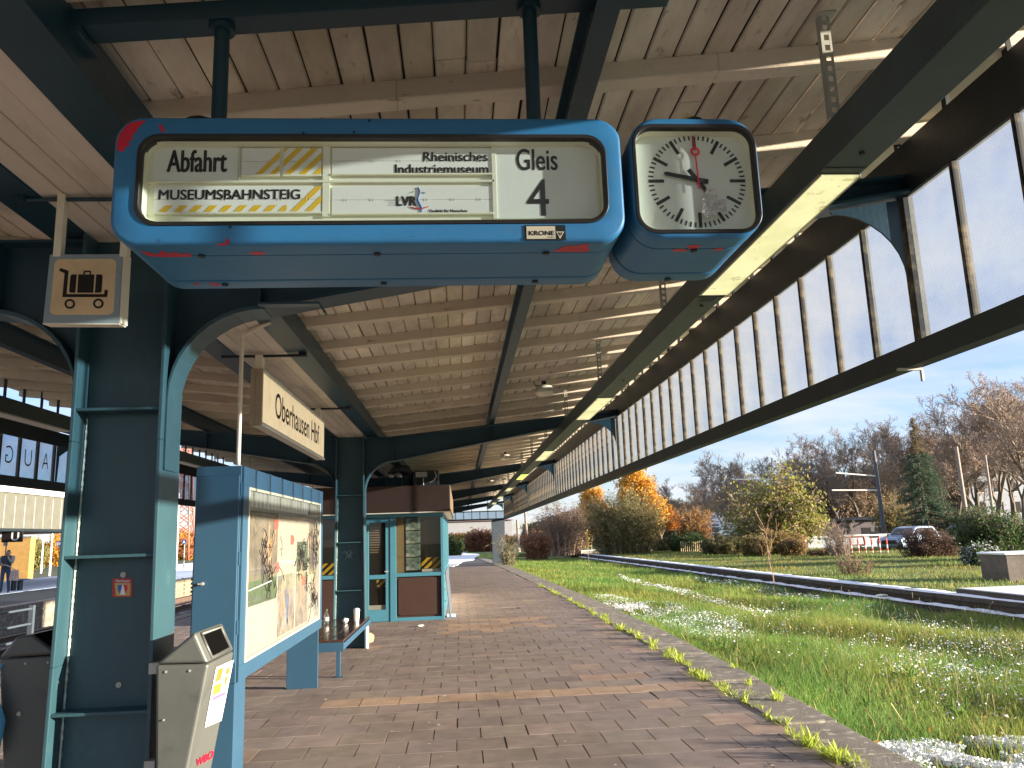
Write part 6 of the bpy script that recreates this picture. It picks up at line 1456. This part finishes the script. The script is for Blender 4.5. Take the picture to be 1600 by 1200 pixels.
# saplings
def sapling(u, vb, vt, Y, z, label, seed, leaf=None):
    sg, tp_ = grow(seed, 2.4, 2, .75, .42, (2, 3), .022, 0, .4, .3, .5); p = at(u, vb, Y); zt = max(g[1][2] for g in sg); Ht = at(u, vt, Y)[2] - z
    return tree('sapling', (float(p[0]), Y, z), sg, tp_, label, 'sapling', None, bark_m=pbr('sapling_bark', (.36, .22, .14), .8) if 'sapling_bark' not in MATS else MATS['sapling_bark'], tw=MATS['sapling_bark'], leaf=leaf, s=Ht / zt, cut=3)
sapling(1210, 910, 792, 26.2, -.34, 'bare forked sapling with reddish bark at the foot of the old wall', 203)
sapling(920, 868, 828, 46, -.30, 'thin young tree with a few yellow leaves before the far wall end', 204, (.05, [(.6, .5, .04)], 1, .03))

# ---------------------------------------------------------------- cars, cones, container, poles, building
def car(loc, rz, label, body, group=None):
    c = thing('parked_car', loc, label, 'car', group); x0, y0, z0 = loc
    ca_, sa = math.cos(rz), math.sin(rz)
    def T(p): return (x0 + p[0] * ca_ - p[1] * sa, y0 + p[0] * sa + p[1] * ca_, z0 + p[2])
    low = [(-2.2, .42), (-2.25, .72), (-2.15, .92), (-1.2, 1.02), (1.9, 1.06), (2.2, .95), (2.25, .5), (2.1, .32), (-2.05, .32)]
    W_ = .88; n = len(low); vs = []; 
    for s, ins in ((-1, .06), (-1, 0), (1, 0), (1, .06)):
        for k, (a, b) in enumerate(low): vs.append(T((a * (1 - ins * .3), s * (W_ - (ins if True else 0)) * (1.0 if b < .9 else .97), b)))
    # sections across: two side rings and rounded edges
    m_ = MB(); fs = []
    for q in range(3):
        for k in range(n): fs.append((q * n + k, q * n + (k + 1) % n, (q + 1) * n + (k + 1) % n, (q + 1) * n + k))
    vs2 = vs[n:2 * n] + vs[2 * n:3 * n]
    m_.add(vs2, [tuple(range(n))[::-1], tuple(range(n, 2 * n))] + [(k, (k + 1) % n, n + (k + 1) % n, n + k) for k in range(n)])
    b_ = m_.build('body', body, c, bevel=.07, seg=3)
    gh = [(-1.15, 1.0), (-.35, 1.52), (.2, 1.60), (1.6, 1.56), (2.05, 1.04)]
    cab = MB(); a = [T((p[0], -.80 + .12 * (p[1] - 1.0) / .6, p[1])) for p in gh]; b2 = [T((p[0], .80 - .12 * (p[1] - 1.0) / .6, p[1])) for p in gh]
    cab.add(a + b2, [tuple(range(5))[::-1], tuple(range(5, 10))] + [(k, (k + 1) % 5, 5 + (k + 1) % 5, 5 + k) for k in range(5)]); cab.build('cabin', body, c, bevel=.06, seg=3)
    gl_ = pbr('car_glass', (.02, .025, .03), .08, var=.0) if 'car_glass' not in MATS else MATS['car_glass']
    g_ = MB()
    for s in (-1, 1):
        for q in ([(-.85, 1.08), (-.28, 1.46), (.25, 1.50), (.25, 1.08)], [(.33, 1.08), (.33, 1.50), (1.45, 1.47), (1.8, 1.10)]):
            g_.flat(q, lambda p, h: T((p, s * (.815 - .12 * (h - 1.0) / .6 + .006), h)))
    g_.flat([(-.66, 1.07), (.66, 1.07), (.58, 1.46), (-.58, 1.46)], lambda p, h: T((-1.15 + (h - 1.0) * 1.54 - .015, p, h + .02)))
    g_.flat([(-.62, 1.12), (.62, 1.12), (.55, 1.48), (-.55, 1.48)], lambda p, h: T((2.05 - (h - 1.04) * .865 + .015, p, h + .01))); g_.build('window', gl_, c)
    for wxp in (-1.4, 1.35):
        for s in (-1, 1):
            w_ = MB(); pts = [T((wxp, s * .70, .33)), T((wxp, s * .89, .33))]; w_.tube(pts, .33, 20); wo = w_.build('wheel', rubber, c); MB().tube([T((wxp, s * .885, .33)), T((wxp, s * .90, .33))], .20, 14).build('rim', galv, wo)
    for s in (-1, 1):
        MB().hexa([T(p) for p in ((-2.25, s * .45, .66), (-2.24, s * .80, .66), (-2.05, s * .86, .70), (-2.05, s * .45, .70), (-2.22, s * .45, .80), (-2.21, s * .80, .80), (-2.02, s * .86, .82), (-2.02, s * .45, .82))]).build('headlight', white_p, c)
        MB().hexa([T(p) for p in ((-.85, s * .88, 1.02), (-.70, s * .88, 1.02), (-.70, s * 1.02, 1.02), (-.85, s * 1.02, 1.02), (-.85, s * .88, 1.14), (-.70, s * .88, 1.14), (-.70, s * 1.02, 1.14), (-.85, s * 1.02, 1.14))]).build('mirror', black, c, bevel=.02)
    MB().hexa([T(p) for p in ((-2.262, -.5, .55), (-2.262, .5, .55), (-2.20, .5, .55), (-2.20, -.5, .55), (-2.262, -.5, .78), (-2.262, .5, .78), (-2.20, .5, .78), (-2.20, -.5, .78))]).build('grille', black, c)
    return c
cb1 = pbr('car_silver_blue', (.25, .36, .50), .25, metal=.3, var=.05, coat=.5, dirt=[((.8, .83, .88), 4, .55, .65, .7)]); cb2 = pbr('car_dark_blue', (.06, .10, .22), .25, var=.05, coat=.5)
pc = gz(1418, 884, -.2); car((float(at(1425, 870, 50)[0]), 50, -.25), R_(28), 'silver-blue estate car facing left, partly behind the purple shrub', cb1, 'parked cars'); car((float(at(1510, 868, 53)[0]), 53, -.25), R_(20), 'dark blue car parked behind the ivy bush, mostly hidden', cb2, 'parked cars')
S(MB().box(15, 120, 45.0, 75, -.6, -.215).build('road', asphalt))
co = pbr('cone_red', (.65, .05, .03), .5)
cone0 = None
for i, u in enumerate((1332, 1343, 1354, 1364.5, 1376.5, 1388)):
    Y = 46.6 - .35 * i; p = at(u, 870, Y); loc = (float(p[0]), Y, -.16)
    lab = ['leftmost red and white beacon in the row before the container', 'second red and white beacon from the left in the row', 'third red and white beacon from the left in the row', 'fourth red and white beacon, by the front of the silver-blue car', 'fifth and tallest red and white beacon, before the silver-blue car', 'rightmost red and white beacon, beside the purple shrub'][i]
    if cone0 is None:
        cone0 = thing('beacon', loc, lab, 'beacon', 'red and white beacons before the cars')
        MB().lathe([(.035, .10), (.04, .45), (.035, .80)], loc, 10).build('post', white_p, cone0); MB().lathe([(.043, .55), (.043, .80), (.02, .95)], loc, 10).lathe([(.043, .2), (.043, .36)], loc, 10).build('red_band', co, cone0); MB().box(loc[0] - .2, loc[0] + .2, loc[1] - .2, loc[1] + .2, loc[2], loc[2] + .10).build('foot', rubber, cone0, bevel=.02)
    else: dup(cone0, loc, 0, 1.12 if i == 4 else 1.0, lab)
a, b = at(1252, 850, 58)[0], at(1392, 850, 58)[0]
wc = thing('site_container', ((a + b) / 2, 59, -.2), 'long low white site container with a dark window beside the cars', 'container')
zt_ = at(1300, 837, 58)[2]
MB().box(a, b, 58, 60.5, -.2, zt_ - .12).build('wall', pbr('container_white', (.42, .46, .50), .5, var=.06), wc, bevel=.02); MB().box(a - .08, b + .08, 57.92, 60.6, zt_ - .119, zt_).build('roof', white_p, wc)
x = at(1366, 850, 58)[0]; w_ = MB().box(x - .25, x + .35, 57.97, 57.999, .55, 1.0).build('window', dk, wc)
for i in range(4): x = at(1262 + i * 30, 850, 58)[0]; MB().box(x, x + .05, 57.985, 57.999, -.15, zt_ - .13).build('rib', galv, wc)
x = at(1258, 852, 57.6)[0]; wbx = thing('warning_board', (x, 57.6, -.2), 'red and white striped warning board at the left end of the container', 'sign')
MB().box(x - .12, x + .12, 57.6, 57.64, .0, 1.0).build('board', white_p, wbx); m_ = MB(); stripes(m_, x - .12, x + .12, .0, 1.0, [x - .40, x - .12, x + .16, x - .68, x - .96], .14, .5, lambda p, q: (p, 57.596, q)); m_.build('red_stripes', red_m, wbx); MB().box(x - .03, x + .03, 57.641, 57.68, -.2, 1.0).build('post', galv, wbx)
bf_ = thing('barrier_frame', (at(1332, 850, 49)[0], 49, 0), 'rust-brown open metal frame standing tilted before the container', 'frame')
m_ = MB(); Q = lambda u, v: tuple(at(u, v, 49))
m_.tube([Q(1312, 854), Q(1352, 851)], .06, 8).tube([Q(1312, 840), Q(1349, 838)], .06, 8).tube([Q(1327, 839), Q(1329, 853)], .06, 8).tube([Q(1349, 838), Q(1352, 851)], .06, 8).tube([Q(1313, 840), Q(1312, 872)], .05, 8).tube([Q(1345, 852), Q(1345, 870)], .05, 8)
m_.build('frame', pbr('frame_rust', (.20, .09, .06), .7), bf_)
pal = thing('blue_stack', (at(1160, 828, 68)[0], 68, 0), 'stack of blue slatted crates beyond the bramble hedge', 'stack')
a, b = at(1124, 828, 68)[0], at(1192, 828, 68)[0]
for k in range(4): z = at(1160, 835, 68)[2] + k * .26; MB().box(a, b, 68, 70, z, z + .17).build('crate_row', pbr('crate_blue', (.10, .17, .26), .6, var=.4, vscale=5) if k == 0 else MATS['crate_blue'], pal)
MB().box(a + .1, b - .1, 68.1, 69.9, -.3, at(1160, 835, 68)[2]).build('base_stack', dark, pal)
pale = pbr('pole_concrete', (.34, .27, .23), .8, var=.15)
def pole(u0, v0, u1, v1, Y, label, arms=(), mt=None, r=.16):
    t = at(u0, v0, Y); b = at(u1, v1, Y); bx = b[0]; o = thing('overhead_line_pole', (float(bx), Y, -.2), label, 'pole', 'poles beyond the lawn')
    d = (t[0] - bx) / max(.1, t[2] - b[2]); MB().tube([(bx - d * (b[2] + .2), Y, -.3), tuple(t)], [r * 1.25, r * .8], 10).build('mast', mt or pale, o)
    for (ua, va, ub, vb) in arms:
        p, q = at(ua, va, Y), at(ub, vb, Y); MB().tube([tuple(p), tuple(q)], .06, 8).build('cross_arm', white_p, o)
pole(1365, 704, 1382, 836, 64, 'dark pole with two long pale cross arms reaching left', ((1306, 739, 1371, 744), (1300, 766, 1376, 766)), mt=pbr('pole_dark', (.10, .10, .12), .7))
pole(1494, 698, 1516, 850, 62, 'thick plain pale pole right of the spruce'); pole(1539, 711, 1554, 820, 70, 'thinner plain pale pole in front of the pale building', r=.13)
pole(1206, 716, 1206, 800, 88, 'slim grey pole top showing above the olive-leaved tree', ((1144, 749, 1206, 749), (1143, 771, 1206, 771)), r=.10)
pole(820, 795, 824, 850, 70, 'slim pale pole left of the brown shrub under the canopy edge', r=.12); pole(808, 812, 810, 850, 84, 'pole with a lamp head far under the canopy edge', r=.16)
# buildings
def pblock(name, u0, u1, vt, vr, Y, label, wallm, roofm, windows=True, dep=12):
    a, b = at(u0, 830, Y)[0], at(u1, 830, Y)[0]; ze = at((u0 + u1) / 2, vt, Y)[2]; zr_ = at((u0 + u1) / 2, vr, Y)[2]
    o = thing(name, ((a + b) / 2, Y + dep / 2, 0), label, 'building'); MB().box(a, b, Y, Y + dep, -1, ze).build('wall', wallm, o)
    m = (Y + dep / 2); MB().add([(a - .5, Y - .5, ze + .01), (b + .5, Y - .5, ze + .01), (b + .5, Y + dep + .5, ze + .01), (a - .5, Y + dep + .5, ze + .01), (a + 3.5, m, zr_), (b - 1, m, zr_)], [(0, 1, 5, 4), (2, 3, 4, 5), (0, 4, 3), (1, 2, 5), (0, 3, 2, 1)]).build('roof', roofm, o)
    if windows:
        first = None; nx_ = max(2, int((b - a) / 2.6)); nz_ = max(1, int(ze / 2.9))
        for i in range(nx_):
            for j in range(nz_):
                x = a + 1.2 + i * (b - a - 2.0) / nx_; z = ze - 2.3 - j * 2.9
                if first is None: first = MB().box(x, x + 1.0, Y - .03, Y - .001, z, z + 1.5).build('window', dk, o); fx0, fz0 = x, z; MB().box(x - .08, x + 1.08, Y - .06, Y - .0305, z - .1, z - .02).build('sill', white_p, first)
                else:
                    w_ = first.copy(); C.objects.link(w_); w_.location = (x - fx0, 0, z - fz0)
                    for g in first.children: g2_ = g.copy(); C.objects.link(g2_); g2_.parent = w_
    return o
pblock('pale_building', 1522, 1760, 706, 672, 104, 'large pale building with a slate-blue snow-dusted hip roof behind the bare trees', pbr('pale_render', (.34, .37, .42), .8), pbr('slate_roof', (.20, .25, .36), .6, var=.2))
pblock('low_house', 1330, 1402, 812, 806, 84, 'low dark house with white-framed windows behind the poles', pbr('house_dark', (.11, .095, .10), .8), dark)
pblock('snowy_shed', 1100, 1140, 826, 800, 96, 'small shed with a snowy roof between the amber and olive trees', pbr('shed_wall', (.3, .25, .2), .8), snow_m, False, 8)
pblock('far_hall', 640, 800, 815, 812, 170, 'long pale hall far beyond the end of the platform', pbr('hall_pale', (.34, .34, .36), .7), pbr('hall_roof', (.35, .18, .14), .7), False)
# far woodland masses
def wood(u0, u1, vt, vt2, Y, label, cols, seed, n, size, elong):
    r = np.random.RandomState(seed); a, b = at(u0, 850, Y)[0], at(u1, 850, Y)[0]; H0 = at(u0, vt, Y)[2]; H1 = at(u1, vt2, Y)[2]
    x = r.uniform(a, b, n); t = (x - a) / (b - a); Ht = H0 + (H1 - H0) * t; prof = .66 + .34 * np.abs(np.sin(x * .31 + seed) * np.sin(x * .13 + 2)) ** .7; z = r.rand(n) ** .75 * Ht * prof; y = Y + r.uniform(-4, 4, n)
    V_, F_, c = leaves_np(np.stack([x, y, z - .3], 1), size, cols, seed, 1, .15, elong); o = np_mesh('far_wood', V_, F_, leaf_m, c); tag(o, label, 'woodland', kind='stuff')
GB = [(.38, .28, .21), (.42, .31, .21), (.32, .25, .20), (.27, .22, .15)]
wood(1000, 1480, 770, 705, 114, 'hazy brown far woodland behind the row of bare trees', GB, 300, 60000, .10, 3.2)
wood(1300, 1680, 715, 640, 108, 'dark grey-brown twiggy thicket around the pale building', GB, 301, 50000, .10, 3.4)
wood(820, 1060, 800, 770, 104, 'brown and green far thicket behind the orange birches', [(.24, .19, .12), (.19, .18, .10), (.28, .20, .10)], 302, 26000, .12, 2.0)
wood(600, 830, 832, 832, 140, 'low rusty thicket far beyond the end of the platform', [(.20, .10, .06), (.16, .13, .07)], 303, 5000, .3, 1.6)
wood(-160, 360, 850, 850, 160, 'low brown trees along the horizon across the tracks', [(.20, .14, .07), (.15, .14, .08), (.28, .16, .05)], 304, 9000, .4, 1.6)
wp_ = thing('picket_fence', (at(1085, 855, 60)[0], 60, 0), 'row of short pale pickets before the bramble bush', 'fence')
m_ = MB()
for i in range(12): x = at(1064 + i * 3.2, 858, 61)[0]; m_.box(x, x + .06, 61, 61.05, -.2, .72)
m_.build('pickets', pbr('picket', (.62, .5, .3), .7), wp_)

# ---------------------------------------------------------------- grass, weeds, snow flecks
r = np.random.RandomState(77)
def blades(n, xf, hmin, hmax, wd, name, label, seed, tintb=(1, 1, 1), zf=None, dens=None):
    r = np.random.RandomState(seed); P = xf(r, n); n = len(P)
    h_ = r.uniform(hmin, hmax, n) * (.60 + .75 * (np.sin(P[:, 0] * 1.7 + 2 * np.sin(P[:, 1] * .9)) * .5 + .5)) * (.7 + .6 * r.rand(n) ** 3); az = r.rand(n) * 2 * PI
    d = np.stack([np.cos(az), np.sin(az), np.zeros(n)], 1); sd_ = np.stack([-np.sin(az), np.cos(az), np.zeros(n)], 1); bend = r.uniform(.15, .9, n)[:, None] * h_[:, None]
    up = np.array((0, 0, 1.0)); w_ = (wd * r.uniform(.6, 1.3, n))[:, None]
    b0 = P - sd_ * w_; b1 = P + sd_ * w_; m0 = P + up * h_[:, None] * .6 + d * bend * .35; t0 = P + up * h_[:, None] * .95 + d * bend
    V_ = np.stack([b0, b1, m0 + sd_ * w_ * .75, m0 - sd_ * w_ * .75, t0], 1).reshape(-1, 3); base = np.arange(n) * 5
    F_ = np.concatenate([np.stack([base, base + 1, base + 2], 1), np.stack([base, base + 2, base + 3], 1), np.stack([base + 3, base + 2, base + 4], 1)])
    pt = .5 + .5 * np.sin(P[:, 0] * .9 + 1.3 * np.sin(P[:, 1] * .5)) * np.sin(P[:, 1] * .37 + P[:, 0] * .4)
    p2 = .5 + .5 * np.sin(P[:, 0] * 2.3 + 1.1 * np.sin(P[:, 1] * 1.4)) * np.sin(P[:, 1] * 1.1 - P[:, 0] * .8); c = np.stack([.60 + .85 * pt * r.rand(n) + .25 * p2, .78 + .30 * r.rand(n) + .10 * p2, .6 + .6 * r.rand(n)], 1) * r.uniform(.75, 1.25, (n, 1)) * np.array(tintb)
    dry = r.rand(n) < .045; c[dry] = np.array((2.6, 1.35, 2.2)) * r.uniform(.7, 1.1, (dry.sum(), 1))
    o = np_mesh(name, V_, F_, grass_m, np.repeat(c, 5, 0)); return tag(o, label, 'grass', kind='stuff')
def inbed(ya, yb, power):
    def f_(r, n):
        y = ya + (yb - ya) * r.rand(n) ** power; a = np.array([kx(q) for q in y]) + .02; b = np.array([wx(q) for q in y]) - .42; x = a + (b - a) * r.rand(n); keep = x < y * .80 + 1.4
        keep &= ~((((x - 4.5) / 1.25) ** 2 + ((y - 6.65) / .75) ** 2 < 1) & (r.rand(len(x)) < .72))
        x, y, a = x[keep], y[keep], a[keep]
        z = gha(x, y); return np.stack([x, y, z], 1)
    return f_
blades(190000, inbed(4.2, 22, 1.3), .10, .26, .0032, 'grass', 'lush green grass filling the old track bed beside the kerb', 1)
blades(110000, inbed(20, 66, 1.3), .10, .24, .009, 'grass', 'shorter green grass further along the old track bed', 2)
def onlawn(r, n):
    y = 16 + 50 * r.rand(n) ** 1.2; b = np.array([wx(q) for q in y]) + .6; x = b + 16 * r.rand(n); return np.stack([x, y, -.1 + .06 * np.sin(x * .35 + 1) * np.sin(y * .21)], 1)
blades(70000, onlawn, .05, .13, .010, 'grass', 'mown yellowish lawn behind the old platform wall', 3, (1.0, .80, .9))
r = np.random.RandomState(51); lv = []; lf = []; lc = []; o = 0; n = 1500
y = 4.6 + 20 * r.rand(n) ** 1.5; a = np.array([kx(q) for q in y]); b = np.array([wx(q) for q in y]) - .4; x = a + .05 + (b - a) * r.rand(n); z = gha(x, y) + r.uniform(.05, .2, n)
V_, F_, c = leaves_np(np.stack([x, y, z], 1), .022, [(.30, .17, .06), (.42, .28, .08), (.20, .12, .05), (.36, .30, .10)], 52, 1, .01, 1.1)
tag(np_mesh('fallen_leaves', V_, F_, leaf_m, c), 'small brown and yellow fallen leaves lying in the grass', 'leaves', kind='stuff')
sv = []
for i in range(260):
    y_ = 4.8 + 18 * r.rand() ** 1.4; x_ = kx(y_) + .1 + (wx(y_) - kx(y_) - .6) * r.rand(); p = np.array((x_, y_, float(gha(x_, y_)))); d = np.array((r.normal(0, .18), r.normal(0, .18), 1.0)); h_ = r.uniform(.25, .45)
    sv.append((p, p + d * h_ * .6, .0022, .0018)); q = p + d * h_ * .6; e = q + (d + np.array((r.normal(0, .3), r.normal(0, .3), 0))) * h_ * .4; sv.append((q, e, .0018, .004))
V_, F_ = tubes_np(sv); tag(np_mesh('dry_stalks', V_, F_, pbr('dry_stalk', (.42, .36, .17), .9)), 'thin dry seed stalks standing up out of the grass', 'stalks', kind='stuff')
wv2 = []; wf2 = []; wt2 = []; o = 0
for (u, v_) in ((1120, 1015), (1132, 1022), (1095, 1040), (1215, 1075), (1350, 1100), (1060, 985), (1260, 1010), (1420, 1060), (1500, 1110), (1180, 1040)):
    p0 = gz(u, v_, -.25); 
    for k in range(16):
        az = r.rand() * 2 * PI; el = r.uniform(.5, 1.3); ln = r.uniform(.10, .24); d = np.array((math.cos(az) * math.cos(el), math.sin(az) * math.cos(el), math.sin(el))); sd_ = np.array((-math.sin(az), math.cos(az), 0)); w_ = r.uniform(.012, .024)
        p = np.array((p0[0] + r.normal(0, .03), p0[1] + r.normal(0, .04), float(gha(p0[0], p0[1])) + .06)); m = p + d * ln * .6; t = p + d * ln * 1.1 + np.array((0, 0, -ln * .2))
        wv2 += [p, m + sd_ * w_, t, m - sd_ * w_]; wf2.append((o, o + 1, o + 2, o + 3)); o += 4; wt2 += [np.array((.16, .26, .06)) * r.uniform(.6, 1.3)] * 4
tag(np_mesh('broad_weeds', wv2, wf2, leaf_m, np.array(wt2)), 'clumps of broad-leaved dark green weeds in the near grass', 'weeds', kind='stuff')
# snow flecks caught in the grass
def flecks(cx_, cy_, rx, ry, n, seed, dens=1.0, big=1.0):
    r = np.random.RandomState(seed); a = r.rand(n) * 2 * PI; q = np.sqrt(r.rand(n)); x = cx_ + rx * q * np.cos(a); y = cy_ + ry * q * np.sin(a)
    nz_ = np.sin(x * 5.1 + seed) * np.sin(y * 3.7 + 1) + np.sin(x * 11 + y * 7) * .6; keep = nz_ > -.1; return np.stack([x[keep], y[keep]], 1)
sp = [flecks(4.35, 6.75, .95, .62, 15000, 1), flecks(5.4, 6.5, .9, .45, 8000, 11), flecks(4.7, 17.3, .9, 3.6, 4800, 2), flecks(4.1, 21.0, .5, 2.6, 4000, 3), flecks(7.2, 12.5, 1.6, 1.3, 800, 4), flecks(9.0, 13.5, 1.1, 2.6, 900, 5), flecks(6.2, 10.4, .8, .9, 500, 6), flecks(7.6, 9.8, .9, 1.0, 500, 12),
      flecks(6.8, 26, .25, 9, 2600, 7), flecks(9.6, 26, .5, 9, 1800, 8), flecks(7.2, 15, 3.2, 7, 2600, 9), flecks(8.6, 10.6, 1.2, 1.0, 500, 10), flecks(6.0, 8.3, 1.2, 1.2, 450, 13)]
P = np.concatenate(sp); keep = (P[:, 0] > np.array([kx(q) for q in P[:, 1]]) + .06) & (P[:, 0] < np.array([wx(q) for q in P[:, 1]]) - .3); P = P[keep]; n = len(P); r = np.random.RandomState(9)
z = gha(P[:, 0], P[:, 1]) + np.where(P[:, 1] < 7.6, r.uniform(.03, .11, n), r.uniform(.08, .19, n))
s = r.uniform(.003, .0085, n) * (1 + P[:, 1] * .025); az = r.rand(n) * PI; c, sn2 = np.cos(az), np.sin(az); el = r.uniform(1.0, 3.6, n)
pts = []
for k in range(5):
    t = 2 * PI * k / 5; dx, dy = np.cos(t) * s * el, np.sin(t) * s; j = r.uniform(.7, 1.2, n); pts.append(np.stack([P[:, 0] + (dx * c - dy * sn2) * j, P[:, 1] + (dx * sn2 + dy * c) * j, z + (np.cos(t) * s * el * r.uniform(-.9, .9, n))], 1))
pts.append(np.stack([P[:, 0], P[:, 1], z + s * .55], 1)); V_ = np.stack(pts, 1).reshape(-1, 3); base = np.arange(n) * 6
F_ = np.concatenate([np.stack([base + k, base + (k + 1) % 5, base + 5], 1) for k in range(5)])
tag(np_mesh('snow', V_, F_, snow_m, None), 'scattered flecks and patches of thawing snow on the grass', 'snow', kind='stuff')
# weeds in the joint between paving and kerb
wv = []; wf_ = []; wt = []; o = 0; r = np.random.RandomState(15)
cl = []
for i in range(95):
    y = 5.3 + 22 * r.rand() ** 1.25; cl.append((kx(y) - kw(y) + r.normal(0, .03), y, r.uniform(.5, 1.35), r.randint(10, 34)))
for (u, v_, s_, n_) in ((1265, 1165, 1.5, 60), (1240, 1150, .9, 24), (1310, 1185, 1.4, 50), (1215, 1095, 1.3, 36), (1170, 1070, 1.0, 30), (1130, 1072, .8, 20), (1060, 1030, 1.4, 46), (1110, 1060, .9, 22), (1020, 1008, 1.4, 46), (1000, 998, 1.4, 46), (970, 985, 1.5, 50), (985, 990, 1.2, 40), (945, 965, 1.3, 40), (1045, 1022, 1.2, 34), (1075, 1040, 1.0, 30), (1230, 1128, .6, 14), (1335, 1193, 1.0, 30), (1175, 1085, .7, 16), (1265, 1120, .5, 12), (1150, 1045, 1.1, 30)):
    p = gz(u, v_); cl.append((p[0], p[1], s_, n_))
for (x, y, s_, n_) in cl:
    for k in range(n_):
        az = r.rand() * 2 * PI; ln = s_ * r.uniform(.05, .14); el = r.uniform(.25, 1.35); d = np.array((math.cos(az) * math.cos(el), math.sin(az) * math.cos(el), math.sin(el))); sd_ = np.array((-math.sin(az), math.cos(az), 0)); w_ = r.uniform(.003, .0075) * s_
        p = np.array((x + r.normal(0, .022), y + r.normal(0, .05), -.005)); m = p + d * ln * .55; t = p + d * ln + np.array((0, 0, -ln * .18))
        wv += [p - sd_ * w_ * .5, p + sd_ * w_ * .5, m + sd_ * w_, m - sd_ * w_, t]; wf_ += [(o, o + 1, o + 2), (o, o + 2, o + 3), (o + 3, o + 2, o + 4)]; o += 5; b = r.uniform(.7, 1.3); wt += [np.array((1.7, 1.5, 1.0)) * b] * 5
tag(np_mesh('weeds', wv, wf_, grass_m, np.array(wt)), 'yellow-green weeds and moss growing along the joint beside the kerb', 'weeds', kind='stuff')
